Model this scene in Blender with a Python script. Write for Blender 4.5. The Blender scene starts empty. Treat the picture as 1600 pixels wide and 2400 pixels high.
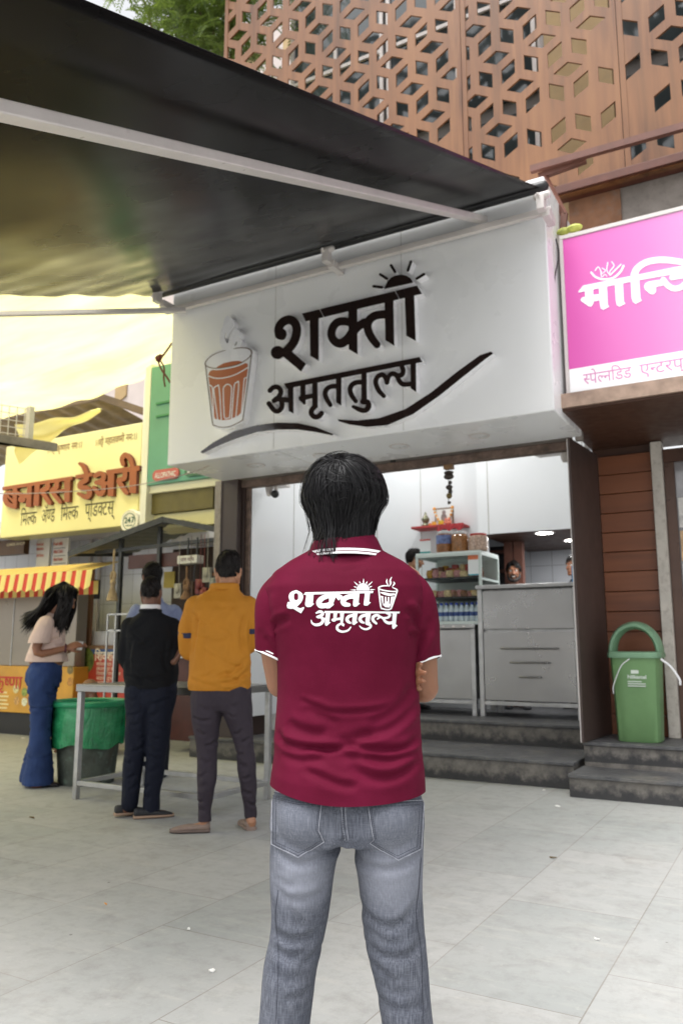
import bpy, bmesh, math, random
import numpy as np
from mathutils import Vector, Matrix
from mathutils.bvhtree import BVHTree
random.seed(7); rng = np.random.default_rng(7)
SC = bpy.context.scene; COL = SC.collection
PI = math.pi

# ------------------------------------------------------------------ camera
CAM_F, CAM_H, PITCH, YAW = 1880.0, 1.15, math.atan(315/1880), math.radians(29.5)
cam = bpy.data.cameras.new("camera"); cam_o = bpy.data.objects.new("camera", cam); COL.objects.link(cam_o)
cam.sensor_fit = 'VERTICAL'; cam.sensor_height = 36; cam.lens = CAM_F/2400*36
cam.clip_start = .05; cam.clip_end = 500
cam_o.location = (0, 0, CAM_H); cam_o.rotation_euler = (PI/2+PITCH, 0, YAW)
cam.dof.use_dof = True; cam.dof.focus_distance = 2.05; cam.dof.aperture_fstop = 5.0
SC.camera = cam_o
# ------------------------------------------------------------------ light
SUN_EL, SUN_AZ = math.radians(70), math.radians(195)      # azimuth clockwise from +Y
w = bpy.data.worlds.new("World"); SC.world = w; w.use_nodes = True
nt = w.node_tree; bg = nt.nodes['Background']
sky = nt.nodes.new('ShaderNodeTexSky'); sky.sky_type = 'NISHITA'; sky.sun_disc = False
sky.sun_elevation = SUN_EL; sky.sun_rotation = SUN_AZ; sky.air_density = 1.0; sky.dust_density = 4.0; sky.ozone_density = 1.0
hsv = nt.nodes.new('ShaderNodeHueSaturation'); hsv.inputs['Saturation'].default_value = .10
nt.links.new(sky.outputs[0], hsv.inputs['Color']); nt.links.new(hsv.outputs[0], bg.inputs['Color'])
bg.inputs['Strength'].default_value = .15
sl = bpy.data.lights.new("sun", 'SUN'); sl.energy = 1.15; sl.angle = math.radians(30); sl.color = (1, .985, .965)
so = bpy.data.objects.new("sun", sl); COL.objects.link(so)
so.rotation_euler = (PI/2-SUN_EL, 0, -SUN_AZ+PI)
SC.view_settings.view_transform = 'Standard'; SC.view_settings.look = 'None'
SC.view_settings.gamma = 1; SC.view_settings.exposure = 1.0
SC.cycles.max_bounces = 8; SC.cycles.transparent_max_bounces = 12

# ------------------------------------------------------------------ pixel of the photograph <-> point on a real plane
FWD = np.array([-math.sin(YAW)*math.cos(PITCH), math.cos(YAW)*math.cos(PITCH), math.sin(PITCH)])
RT = np.array([math.cos(YAW), math.sin(YAW), 0.]); UP = np.cross(RT, FWD); CC = np.array([0, 0, CAM_H])
HD = np.array([-math.sin(YAW), math.cos(YAW), 0.])
def ray(x, y): return FWD*CAM_F + RT*(x-800) + UP*(1200-y)
def onZ(x, y, z=0): d = ray(x, y); return CC + d*((z-CC[2])/d[2])
def onY(x, y, Y): d = ray(x, y); return CC + d*((Y-CC[1])/d[1])
def onX(x, y, X): d = ray(x, y); return CC + d*((X-CC[0])/d[0])
def onDist(x, y, D): d = ray(x, y); return CC + d*(D/(d@HD))

# ------------------------------------------------------------------ objects
def tag(o, label=None, cat=None, group=None, kind=None):
    if label: o['label'] = label
    if cat: o['category'] = cat
    if group: o['group'] = group
    if kind: o['kind'] = kind
    return o
def thing(name, label, cat, loc=(0, 0, 0), rz=0, group=None):
    o = bpy.data.objects.new(name, None); COL.objects.link(o); o.empty_display_size = .1
    o.location = loc; o.rotation_euler = (0, 0, rz)
    return tag(o, label, cat, group)
def link(name, me, parent=None, mats=(), loc=None):
    o = bpy.data.objects.new(name, me); COL.objects.link(o)
    for m in mats: me.materials.append(m)
    if parent is not None: o.parent = parent
    if loc is not None: o.location = loc
    return o
def copy_tree(o, parent=None):
    c = o.copy(); COL.objects.link(c)
    if parent is not None: c.parent = parent; c.matrix_parent_inverse = o.matrix_parent_inverse.copy()
    for ch in list(o.children): copy_tree(ch, c)
    return c
def smooth(me, ang=40):
    me.polygons.foreach_set('use_smooth', [True]*len(me.polygons))
    try: me.set_sharp_from_angle(angle=math.radians(ang))
    except Exception: pass

class MB:
    """collects shapes and links them as one mesh object"""
    def __init__(s, off=(0, 0, 0)): s.v = []; s.f = []; s.m = []; s.off = np.array(off, float)
    def add(s, V, F, mi=0):
        n = len(s.v); s.v += [tuple(np.asarray(p, float)-s.off) for p in V]
        s.f += [tuple(i+n for i in f) for f in F]; s.m += [mi]*len(F)
    def box(s, x0, x1, y0, y1, z0, z1, mi=0):
        V = [(x, y, z) for z in (z0, z1) for y in (y0, y1) for x in (x0, x1)]
        s.add(V, [(0, 2, 3, 1), (4, 5, 7, 6), (0, 1, 5, 4), (2, 6, 7, 3), (0, 4, 6, 2), (1, 3, 7, 5)], mi)
    def bar(s, a, b, w, h=None, upv=(0, 0, 1), mi=0):
        a, b = np.array(a, float), np.array(b, float); h = h or w; t = (b-a)/np.linalg.norm(b-a)
        u = np.cross(t, upv); 
        if np.linalg.norm(u) < 1e-3: u = np.cross(t, (1, 0, 0))
        u /= np.linalg.norm(u); n = np.cross(u, t)
        V = [p+u*sx*w/2+n*sz*h/2 for p in (a, b) for sz in (-1, 1) for sx in (-1, 1)]
        s.add(V, [(0, 2, 3, 1), (4, 5, 7, 6), (0, 1, 5, 4), (2, 6, 7, 3), (0, 4, 6, 2), (1, 3, 7, 5)], mi)
    def tube(s, pts, rad, n=10, sub=1, mi=0, flat=None, ref=None, caps=True):
        V, F = tube_geo(pts, rad, n, sub, flat, ref, caps); s.add(V, F, mi)
    def lathe(s, c, prof, n=24, mi=0, sx=1, sy=1, cap=True):
        V = []; F = []
        for r, z in prof:
            for k in range(n):
                a = 2*PI*k/n; V.append((c[0]+r*sx*math.cos(a), c[1]+r*sy*math.sin(a), c[2]+z))
        for i in range(len(prof)-1):
            for k in range(n):
                a, b = i*n+k, i*n+(k+1) % n; F.append((a, b, b+n, a+n))
        if cap: F.append(tuple(range(n-1, -1, -1))); F.append(tuple((len(prof)-1)*n+k for k in range(n)))
        s.add(V, F, mi)
    def rings(s, R, mi=0, cap=True):
        n = len(R[0]); V = [p for r in R for p in r]; F = []
        for i in range(len(R)-1):
            for k in range(n):
                a, b = i*n+k, i*n+(k+1) % n; F.append((a, b, b+n, a+n))
        if cap: F.append(tuple(range(n-1, -1, -1))); F.append(tuple((len(R)-1)*n+k for k in range(n)))
        s.add(V, F, mi)
    def grid(s, fn, nu, nv, mi=0):
        V = [fn(i/nu, j/nv) for j in range(nv+1) for i in range(nu+1)]
        F = [(j*(nu+1)+i, j*(nu+1)+i+1, (j+1)*(nu+1)+i+1, (j+1)*(nu+1)+i) for j in range(nv) for i in range(nu)]
        s.add(V, F, mi)
    def prism(s, poly, d, mi=0):
        n = len(poly); A = [np.array(p, float) for p in poly]; B = [p+np.array(d, float) for p in A]
        s.add(A+B, [tuple(range(n)), tuple(range(2*n-1, n-1, -1))]+[(i, i+n, (i+1) % n+n, (i+1) % n) for i in range(n)], mi)
    def ball(s, c, r, n=12, m=8, mi=0):
        r = (r, r, r) if np.isscalar(r) else r
        R = []
        for j in range(m+1):
            a = PI*(j/m-.5)*.995
            R.append([(c[0]+r[0]*math.cos(a)*math.cos(2*PI*k/n), c[1]+r[1]*math.cos(a)*math.sin(2*PI*k/n), c[2]+r[2]*math.sin(a)) for k in range(n)])
        s.rings(R, mi)
    def mesh(s, name):
        me = bpy.data.meshes.new(name); me.from_pydata(s.v, [], s.f)
        me.polygons.foreach_set('material_index', s.m); me.update(); return me
    def build(s, name, mats, parent=None, bevel=0, sm=35, fixn=True, loc=None):
        me = s.mesh(name)
        if fixn:
            b = bmesh.new(); b.from_mesh(me); bmesh.ops.recalc_face_normals(b, faces=b.faces); b.to_mesh(me); b.free()
        if not isinstance(mats, (list, tuple)): mats = [mats]
        o = link(name, me, parent, mats, loc)
        if sm: smooth(me, sm)
        if bevel:
            bv = o.modifiers.new('bevel', 'BEVEL'); bv.width = bevel; bv.segments = 2; bv.limit_method = 'ANGLE'; bv.angle_limit = math.radians(40)
        return o

def catmull(P, sub):
    P = np.asarray(P, float)
    if sub <= 1 or len(P) < 3: 
        if sub <= 1 or len(P) < 2: return P
    Q = np.vstack([2*P[0]-P[1], P, 2*P[-1]-P[-2]]); out = []
    for i in range(1, len(Q)-2):
        for k in range(sub):
            t = k/sub; a, b, c, d = Q[i-1], Q[i], Q[i+1], Q[i+2]
            out.append(.5*((2*b)+(-a+c)*t+(2*a-5*b+4*c-d)*t*t+(-a+3*b-3*c+d)*t**3))
    out.append(P[-1]); return np.array(out)
def tube_geo(pts, rad, n=10, sub=1, flat=None, ref=None, caps=True):
    P = np.asarray(pts, float); k = len(P)
    R = np.full((k, 1), float(rad)) if np.isscalar(rad) else np.asarray(rad, float).reshape(k, -1)
    if R.shape[1] == 1: R = np.hstack([R, R*(flat or 1)])
    if sub > 1: D = catmull(np.hstack([P, R]), sub); P, R = D[:, :3], np.maximum(D[:, 3:], 1e-4)
    T = np.gradient(P, axis=0); T /= np.linalg.norm(T, axis=1)[:, None]+1e-9
    a = np.array(ref if ref is not None else ((1, 0, 0) if abs(T[0][0]) < .8 else (0, 1, 0)), float)
    rings = []; A = None
    th = np.arange(n)*2*PI/n; fr = []
    for i in range(len(P)):
        a = a-T[i]*(a@T[i]); a /= np.linalg.norm(a)+1e-9; fr.append((a.copy(), np.cross(T[i], a)))
    def ring(i, sc, sh):
        A, B = fr[i]; return [P[i]+T[i]*sh+A*math.cos(t)*R[i][0]*sc+B*math.sin(t)*R[i][1]*sc for t in th]
    if caps:
        for q in (75, 50, 25): rings.append(ring(0, math.cos(math.radians(q)), -min(R[0])*math.sin(math.radians(q))))
    for i in range(len(P)): rings.append(ring(i, 1, 0))
    if caps:
        for q in (25, 50, 75): rings.append(ring(len(P)-1, math.cos(math.radians(q)), min(R[-1])*math.sin(math.radians(q))))
    V = [p for r in rings for p in r]; F = []
    for i in range(len(rings)-1):
        for q in range(n): F.append((i*n+q, i*n+(q+1) % n, (i+1)*n+(q+1) % n, (i+1)*n+q))
    F.append(tuple(range(n-1, -1, -1))); F.append(tuple((len(rings)-1)*n+q for q in range(n)))
    return V, F

def union(mb, voxel, it=6, fac=.5):
    """voxel union of the collected closed shapes -> mesh"""
    b = bmesh.new(); me = mb.mesh('u'); b.from_mesh(me); bmesh.ops.recalc_face_normals(b, faces=b.faces); b.to_mesh(me); b.free()
    o = bpy.data.objects.new('u', me); COL.objects.link(o)
    r = o.modifiers.new('r', 'REMESH'); r.mode = 'VOXEL'; r.voxel_size = voxel
    if it: s_ = o.modifiers.new('s', 'SMOOTH'); s_.iterations = it; s_.factor = fac
    dg = bpy.context.evaluated_depsgraph_get(); out = bpy.data.meshes.new_from_object(o.evaluated_get(dg))
    bpy.data.objects.remove(o); bpy.data.meshes.remove(me); out.materials.clear(); return out
def get_v(me): 
    a = np.empty(len(me.vertices)*3, np.float32); me.vertices.foreach_get('co', a); return a.reshape(-1, 3).astype(float)
def get_n(me):
    a = np.empty(len(me.vertices)*3, np.float32); me.vertices.foreach_get('normal', a); return a.reshape(-1, 3).astype(float)
def set_v(me, V): me.vertices.foreach_set('co', V.astype(np.float32).ravel()); me.update()
def cut(me, co, no, where=None):
    """remove what lies on the +no side of the plane (only near points passing where)"""
    b = bmesh.new(); b.from_mesh(me)
    ff = b.faces[:] if where is None else [f for f in b.faces if where(f.calc_center_median())]
    es = {e for f in ff for e in f.edges}; vs = {v for f in ff for v in f.verts}
    bmesh.ops.bisect_plane(b, geom=list(vs)+list(es)+ff, plane_co=co, plane_no=no, clear_outer=True, dist=1e-5)
    b.to_mesh(me); b.free()
def vnoise(V, f, seed=0):
    """cheap smooth 3-d noise from sines"""
    r = np.random.default_rng(seed); o = np.zeros(len(V))
    for k in range(7):
        d = r.normal(size=3); d /= np.linalg.norm(d); o += np.sin(V@d*f*(.6+r.random()*.9)*2*PI+r.random()*6.28)
    return o/3.5
def seg_dist(Q, pts):
    """distance of 2-d points to a polyline, arc fraction and side"""
    P = np.asarray(pts, float); best = np.full(len(Q), 1e9); tt = np.zeros(len(Q)); sd = np.zeros(len(Q))
    L = np.r_[0, np.cumsum(np.linalg.norm(np.diff(P, axis=0), axis=1))]
    for i in range(len(P)-1):
        a, d = P[i], P[i+1]-P[i]; l2 = d@d+1e-12
        t = np.clip(((Q-a)@d)/l2, 0, 1); q = Q-(a+t[:, None]*d); ds = np.hypot(q[:, 0], q[:, 1])
        m = ds < best; best[m] = ds[m]; tt[m] = ((L[i]+t*math.sqrt(l2))/L[-1])[m]; sd[m] = np.sign(d[0]*q[:, 1]-d[1]*q[:, 0])[m]
    return best, tt, sd

# ------------------------------------------------------------------ flat shapes from strokes and outlines
def sdf_shape(elems, step):
    allp = np.vstack([np.asarray(e[1], float)[:, :2] for e in elems if not e[0].startswith('-')])
    mr = max([np.max(e[2]) for e in elems if e[0] == 's']+[0]); lo = allp.min(0)-mr-2*step; hi = allp.max(0)+mr+2*step
    nx, ny = [int(math.ceil(q)) for q in (hi-lo)/step]
    X, Y = np.meshgrid(lo[0]+np.arange(nx+1)*step, lo[1]+np.arange(ny+1)*step); F = np.full(X.shape, -1e6)
    for e in elems:
        k = e[0].lstrip('-'); P = np.asarray(e[1], float)
        if k == 's':
            r = e[2]; r = np.full(len(P), float(r)) if np.isscalar(r) else np.asarray(r, float)
            D = catmull(np.column_stack([P, r]), 6); P, r = D[:, :2], D[:, 2]; pad = r.max()+3*step
        else: pad = 3*step; P = np.vstack([P, P[:1]]); r = None
        i0, i1 = int(max(0, (P[:, 0].min()-pad-lo[0])//step)), int(min(nx+1, (P[:, 0].max()+pad-lo[0])//step+2))
        j0, j1 = int(max(0, (P[:, 1].min()-pad-lo[1])//step)), int(min(ny+1, (P[:, 1].max()+pad-lo[1])//step+2))
        if i1 <= i0 or j1 <= j0: continue
        x, y = X[j0:j1, i0:i1], Y[j0:j1, i0:i1]; g = np.full(x.shape, -1e6); ins = np.zeros(x.shape, bool); dm = np.full(x.shape, 1e9)
        for q in range(len(P)-1):
            a, d = P[q], P[q+1]-P[q]; l2 = d@d+1e-9
            t = np.clip(((x-a[0])*d[0]+(y-a[1])*d[1])/l2, 0, 1); ds = np.hypot(x-a[0]-t*d[0], y-a[1]-t*d[1])
            if r is not None: g = np.maximum(g, r[q]+(r[q+1]-r[q])*t-ds)
            else:
                dm = np.minimum(dm, ds)
                if abs(d[1]) > 1e-9: ins ^= ((P[q][1] > y) != (P[q+1][1] > y)) & (x < a[0]+(y-a[1])*d[0]/d[1])
        if r is None: g = np.where(ins, dm, -dm)
        sub = F[j0:j1, i0:i1]; F[j0:j1, i0:i1] = np.minimum(sub, -g) if e[0][0] == '-' else np.maximum(sub, g)
    F[0, :] = F[-1, :] = -step; F[:, 0] = F[:, -1] = -step
    F = np.where(np.abs(F) < 1e-6, 1e-6, F); I = F > 0
    V = []; vi = {}; faces = []; segs = []
    def vert(key):
        if key not in vi:
            k, i, j = key
            if k == 0: p = (X[j, i], Y[j, i])
            else:
                i2, j2 = (i+1, j) if k == 1 else (i, j+1); a, b = F[j, i], F[j2, i2]; t = min(max(a/(a-b), .02), .98)
                p = (X[j, i]+(X[j2, i2]-X[j, i])*t, Y[j, i]+(Y[j2, i2]-Y[j, i])*t)
            vi[key] = len(V); V.append(p)
        return vi[key]
    cnt = I[:-1, :-1].astype(int)+I[:-1, 1:]+I[1:, 1:]+I[1:, :-1]
    for j, i in zip(*np.nonzero(cnt)):
        c = [(i, j), (i+1, j), (i+1, j+1), (i, j+1)]
        if cnt[j, i] == 4: faces.append(tuple(vert((0, a, b)) for a, b in c)); continue
        E = [(1, i, j), (2, i+1, j), (1, i, j+1), (2, i, j)]; poly = []; kk = []
        for q in range(4):
            a, b = c[q], c[(q+1) % 4]; ia, ib = I[a[1], a[0]], I[b[1], b[0]]
            if ia: poly.append(vert((0,)+a)); kk.append(0)
            if ia != ib: poly.append(vert(E[q])); kk.append(1 if ia else 2)   # 1 leaves, 2 enters
        if len(poly) >= 3: faces.append(tuple(poly))
        for q in range(len(poly)):
            if kk[q] == 1 and kk[(q+1) % len(poly)] == 2: segs.append((poly[q], poly[(q+1) % len(poly)]))
    return np.array(V), faces, segs
def shape(name, elems, to3, mats, parent=None, step=4, back=None, off=(0, 0, 0)):
    """flat (or, with back, thick) lettering; mats[0] face, mats[1] returns"""
    V, faces, segs = sdf_shape(elems, step); P = [np.asarray(to3(*v), float) for v in V]; mb = MB(off)
    mb.add(P, faces, 0)
    if back is not None:
        n = len(P); use = sorted({i for sg in segs for i in sg}); mp = {i: k for k, i in enumerate(use)}
        W = [P[i] for i in use]+[P[i]+np.array(back) for i in use]; m = len(use)
        mb.add(W, [(mp[a], mp[b], mp[b]+m, mp[a]+m) for a, b in segs], 1)
    return mb.build(name, mats, parent, sm=0)

# ------------------------------------------------------------------ small lettering with Blender's own font
_cu = bpy.data.curves.new('txt', 'FONT'); _to = bpy.data.objects.new('txt', _cu); COL.objects.link(_to); _tc = {}
def glyph(ch, bold=0):
    if (ch, bold) in _tc: return _tc[ch, bold]
    def get(s):
        _cu.body = s; _cu.offset = bold; _cu.resolution_u = 3; bpy.context.view_layer.update()
        dg = bpy.context.evaluated_depsgraph_get(); return bpy.data.meshes.new_from_object(_to.evaluated_get(dg))
    x0 = get_v(get('\u092e\u092e'))[:, 0].max(); adv = get_v(get('\u092e'+ch+'\u092e'))[:, 0].max()-x0
    _tc[ch, bold] = (get(ch), adv); return _tc[ch, bold]
def text(name, seq, org, u, v, size, m, parent=None, bold=0, width=None, off=(0, 0, 0), half=.24, nrm=None):
    """seq: visual order glyphs; 'X/' is a half form (stem cut off)"""
    u, v = np.array(u, float), np.array(v, float); u /= np.linalg.norm(u); v /= np.linalg.norm(v)
    n = np.cross(u, v) if nrm is None else np.array(nrm, float); x = 0; pieces = []
    toks = []
    for ch in seq:
        if ch == '/' and toks: toks[-1] += '/'
        elif ch == '\u093f' and toks:                                # the short i is written before its cluster
            i = len(toks)-1
            while i > 0 and toks[i-1].endswith('/'): i -= 1
            toks.insert(i, ch)
        else: toks.append(ch)
    for tk in toks:
        if tk == ' ': x += .3; continue
        me, adv = glyph(tk[0], bold); b = bmesh.new(); b.from_mesh(me)
        if tk.endswith('/'):
            cx = adv-half; bmesh.ops.bisect_plane(b, geom=b.verts[:]+b.edges[:]+b.faces[:], plane_co=(cx, 0, 0), plane_no=(1, 0, 0), clear_outer=True); adv = cx-.02
        b.verts.index_update()
        pieces.append(([(q.co.x+x, q.co.y) for q in b.verts], [tuple(q.index for q in f.verts) for f in b.faces])); b.free(); x += adv
    s = (width/x) if width else size; mb = MB(off)
    for k, (P, Fc) in enumerate(pieces):
        mb.add([np.array(org)+u*p[0]*s+v*p[1]*size+n*(.0004*(k % 3)) for p in P], Fc)
    return mb.build(name, m, parent, sm=0, fixn=False)

# ------------------------------------------------------------------ materials
def srgb(h):
    c = [int(h[i:i+2], 16)/255 for i in (0, 2, 4)]; return tuple(((q+.055)/1.055)**2.4 if q > .04045 else q/12.92 for q in c)
class N:
    def __init__(s, name):
        s.m = bpy.data.materials.new(name); s.m.use_nodes = True; s.t = s.m.node_tree; s.b = s.t.nodes['Principled BSDF']; s._c = None
    def new(s, ty, **kw):
        n = s.t.nodes.new('ShaderNode'+ty)
        for k, v in kw.items():
            if hasattr(n, k): setattr(n, k, v)
            else: n.inputs[k.replace('_', ' ')].default_value = v
        return n
    def lk(s, a, b): s.t.links.new(a, b)
    def co(s, scale=(1, 1, 1), kind='Object'):
        tc = s.new('TexCoord'); mp = s.new('Mapping'); mp.inputs['Scale'].default_value = scale; s.lk(tc.outputs[kind], mp.inputs[0]); return mp.outputs[0]
    def noise(s, scale, detail=4, rough=.55, vec=None, dist=0):
        n = s.new('TexNoise'); n.inputs['Scale'].default_value = scale; n.inputs['Detail'].default_value = detail
        n.inputs['Roughness'].default_value = rough; n.inputs['Distortion'].default_value = dist
        s.lk(vec if vec is not None else s.co(), n.inputs['Vector']); return n.outputs[0]
    def ramp(s, fac, stops):
        r = s.new('ValToRGB'); e = r.color_ramp.elements
        while len(e) < len(stops): e.new(.5)
        for q, (p, c) in zip(e, stops): q.position = p; q.color = (*c, 1) if len(c) == 3 else c
        s.lk(fac, r.inputs[0]); return r.outputs[0]
    def val(s, fac, a, b, lo=0., hi=1.):
        r = s.new('MapRange'); r.inputs[1].default_value = a; r.inputs[2].default_value = b; r.inputs[3].default_value = lo; r.inputs[4].default_value = hi
        s.lk(fac, r.inputs[0]); return r.outputs[0]
    def math(s, op, a, b):
        n = s.new('Math'); n.operation = op
        for i, q in enumerate((a, b)):
            if isinstance(q, (int, float)): n.inputs[i].default_value = q
            else: s.lk(q, n.inputs[i])
        return n.outputs[0]
    def mix(s, fac, a, b, ty='MIX'):
        n = s.new('Mix'); n.data_type = 'RGBA'; n.blend_type = ty
        for q, i in ((fac, 0), (a, 6), (b, 7)):
            if isinstance(q, (int, float)): n.inputs[i].default_value = q
            elif isinstance(q, tuple): n.inputs[i].default_value = (*q, 1)
            else: s.lk(q, n.inputs[i])
        return n.outputs[2]
    def bump(s, h, strength=.3, dist=.01):
        b = s.new('Bump'); b.inputs['Strength'].default_value = strength; b.inputs['Distance'].default_value = dist; s.lk(h, b.inputs['Height'])
        if s.b.inputs['Normal'].links: s.lk(s.b.inputs['Normal'].links[0].from_socket, b.inputs['Normal'])
        s.lk(b.outputs[0], s.b.inputs['Normal']); return b
    def color(s, c):
        if isinstance(c, tuple): s.b.inputs['Base Color'].default_value = (*c, 1)
        else: s.lk(c, s.b.inputs['Base Color'])
    def set(s, **kw):
        for k, v in kw.items():
            k = {'rough': 'Roughness', 'metal': 'Metallic', 'spec': 'Specular IOR Level', 'trans': 'Transmission Weight', 'sheen': 'Sheen Weight', 'coat': 'Coat Weight', 'alpha': 'Alpha', 'ior': 'IOR', 'sss': 'Subsurface Weight', 'aniso': 'Anisotropic'}.get(k, k)
            if isinstance(v, (int, float)): s.b.inputs[k].default_value = v
            else: s.lk(v, s.b.inputs[k])
        return s
def mat(name, c, rough=.6, metal=0, var=.12, scale=3, bump=0, bscale=40, dirt=0, dirtc=(.08, .07, .06), spec=.5, **kw):
    """plain surface with uneven colour, uneven gloss and optional grime"""
    n = N(name); f = n.noise(scale, 5)
    lo = tuple(max(0, q*(1-var)) for q in c); hi = tuple(min(1, q*(1+var)) for q in c)
    col = n.ramp(f, [(.3, lo), (.7, hi)])
    if dirt: col = n.mix(n.val(n.noise(scale*2.3, 8, .7), .5, .75, 0, dirt), col, dirtc)
    n.color(col); n.set(rough=n.val(n.noise(scale*3, 4), .3, .7, max(.02, rough-.08), min(1, rough+.08)), metal=metal, spec=spec, **kw)
    if bump: n.bump(n.noise(bscale, 4), bump, .004)
    return n.m
def emit(name, c, s):
    n = N(name); n.color((.8, .8, .8)); n.b.inputs['Emission Color'].default_value = (*c, 1); n.b.inputs['Emission Strength'].default_value = s; return n.m
# ================================================================== MATERIALS of the setting
def m_pave():
    n = N('stone_paving'); v = n.co(); sw = n.new('SeparateXYZ'); n.lk(v, sw.inputs[0]); cb = n.new('CombineXYZ')
    n.lk(sw.outputs[1], cb.inputs[0]); n.lk(n.math('ADD', sw.outputs[0], .12), cb.inputs[1])
    br = n.new('TexBrick'); br.offset = .37; br.offset_frequency = 2; br.squash = 1
    for k, q in (('Scale', 1), ('Mortar Size', .003), ('Mortar Smooth', .3), ('Bias', 0), ('Brick Width', 1.05), ('Row Height', .575)): br.inputs[k].default_value = q
    br.inputs['Color1'].default_value = (*srgb('999d9b'), 1); br.inputs['Color2'].default_value = (*srgb('a9aaa8'), 1); br.inputs['Mortar'].default_value = (*srgb('85817a'), 1)
    n.lk(cb.outputs[0], br.inputs['Vector'])
    big = n.noise(.8, 6, .6); mid = n.noise(5, 8, .65, dist=.6); fine = n.noise(60, 6, .7); streak = n.noise(3, 6, .6, n.co((1, 5, 1)))
    c = n.mix(n.val(big, .35, .7, 0, .6), br.outputs[0], srgb('b6b4b1'))
    c = n.mix(n.val(mid, .52, .75, 0, .5), c, srgb('8b8a85'))
    c = n.mix(n.val(streak, .55, .75, 0, .35), c, srgb('c2bfb6'))
    c = n.mix(n.val(n.noise(1.7, 9, .75), .56, .76, 0, .6), c, srgb('938a81')); c = n.mix(n.val(n.noise(11, 8, .75), .48, .72, 0, .42), c, srgb('83827e')); c = n.mix(n.val(n.noise(26, 6, .7), .58, .75, 0, .35), c, srgb('c4c3be'))
    c = n.mix(n.val(fine, .6, .85, 0, .3), c, srgb('76726a'))
    vo = n.new('TexVoronoi'); vo.inputs['Scale'].default_value = 3.5; n.lk(n.co(), vo.inputs['Vector'])
    c = n.mix(n.val(vo.outputs[0], .018, .03, .6, 0), c, srgb('4c463e'))
    n.color(c); n.set(rough=n.val(mid, .3, .7, .7, .9), spec=.2)
    n.bump(n.math('ADD', n.math('MULTIPLY', br.outputs['Fac'], -1.5), n.math('ADD', mid, n.math('MULTIPLY', fine, .4))), .22, .006)
    return n.m
def m_step(nm, top):
    n = N(nm); a = n.noise(9, 8, .7); b = n.noise(2.2, 6, .6, n.co((1, 1, 3)))
    sz = n.new('SeparateXYZ'); n.lk(n.co(), sz.inputs[0])
    if top: c = n.ramp(a, [(.3, srgb('3c3d40')), (.55, srgb('5c5c5d')), (.8, srgb('807d78'))])
    else:
        c = n.ramp(a, [(.25, srgb('37363a')), (.5, srgb('6b6762')), (.75, srgb('8b8680'))])
        hz = n.math('ADD', n.math('MODULO', sz.outputs[2], .21), n.math('MULTIPLY', n.math('SUBTRACT', a, .5), .22))
        c = n.mix(n.val(hz, .04, .10, .85, 0), c, srgb('2a2b2f'))
    c = n.mix(n.val(b, .6, .8, 0, .5), c, srgb('8e867b')); n.color(c); n.set(rough=n.val(a, .3, .7, .3 if top else .5, .75)); n.bump(a, .3, .004)
    return n.m
def m_wood(nm, c1, c2, c3, sx=14, axis=2, rough=.35):
    n = N(nm); s = [sx, sx, sx]; s[axis] = .7
    a = n.noise(1, 5, .6, n.co(tuple(s)), .4); b = n.noise(.35, 3, .5, n.co(tuple(s)))
    c = n.ramp(a, [(.3, c1), (.5, c2), (.7, c3)]); c = n.mix(n.val(b, .4, .65, 0, .5), c, c3)
    c = n.mix(n.val(n.noise(1.3, 6, .7), .58, .8, 0, .35), c, tuple(q*.55 for q in c1)); c = n.mix(n.val(n.noise(.7, 2, .5), .4, .6, 0, .35), c, tuple(q*1.3 for q in c3))
    n.color(c); n.set(rough=rough); n.bump(a, .05, .002); return n.m
def m_steel():
    n = N('brushed_steel'); a = n.noise(2.2, 4, .6); s_ = n.noise(1, 4, .6, n.co((60, 60, 1.2))); n.color(n.mix(n.val(a, .35, .7, 0, .5), (.37, .365, .36), (.31, .305, .30)))
    n.set(metal=.9, rough=n.val(n.math('ADD', n.math('MULTIPLY', a, .9), n.math('MULTIPLY', s_, .1)), .3, .7, .22, .40)); n.bump(s_, .015, .001); n.bump(n.noise(1.3, 3, .5, n.co((2, 2, .6))), .10, .05); return n.m
M = {}
M['pave'] = m_pave(); M['riser'] = m_step('step_riser_granite', 0); M['tread'] = m_step('step_tread_granite', 1)
M['jali'] = m_wood('wood_grain_panel', srgb('4a2c14'), srgb('6e4425'), srgb('855a35'), 10, 2, .38)
M['white'] = mat('white_board', (.87, .87, .875), .3, var=.015, scale=.6)
M['whitewall'] = mat('white_laminate', (.80, .82, .83), .12, var=.02, scale=.8)
M['brown'] = mat('brown_cladding', srgb('40332f'), .4, var=.1, scale=2, dirt=.3, dirtc=(.03, .025, .02))
M['darkbrown'] = mat('dark_brown_board', srgb('4a2f22'), .5, var=.2, scale=4)
M['plank'] = m_wood('brown_plank', srgb('5e331f'), srgb('744228'), srgb('875234'), 9, 0, .42)
M['concrete'] = mat('worn_concrete', srgb('8d857e'), .85, var=.22, scale=5, bump=.4, dirt=.6, dirtc=(.13, .11, .1))
M['rustbeam'] = mat('stained_beam', srgb('6d5a50'), .8, var=.45, scale=14, bump=.5, dirt=.7, dirtc=(.04, .035, .03))
M['steel'] = m_steel()
M['steelsoft'] = mat('dull_steel', (.50, .50, .50), .42, .8, var=.15, scale=5, dirt=.3, dirtc=(.2, .19, .18))
M['alu'] = mat('painted_aluminium', srgb('d6cfcb'), .35, 0, var=.06, scale=4, dirt=.3, dirtc=(.45, .42, .4))
M['fabric_blk'] = mat('black_awning_fabric', (.006, .0052, .0055), .25, var=.05, scale=.4, spec=.08)
M['black'] = mat('black_plastic', (.018, .018, .02), .4)
M['blkmetal'] = mat('dark_painted_steel', srgb('2e302f'), .45, 0, var=.25, scale=6, dirt=.4, dirtc=(.12, .1, .08))
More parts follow.
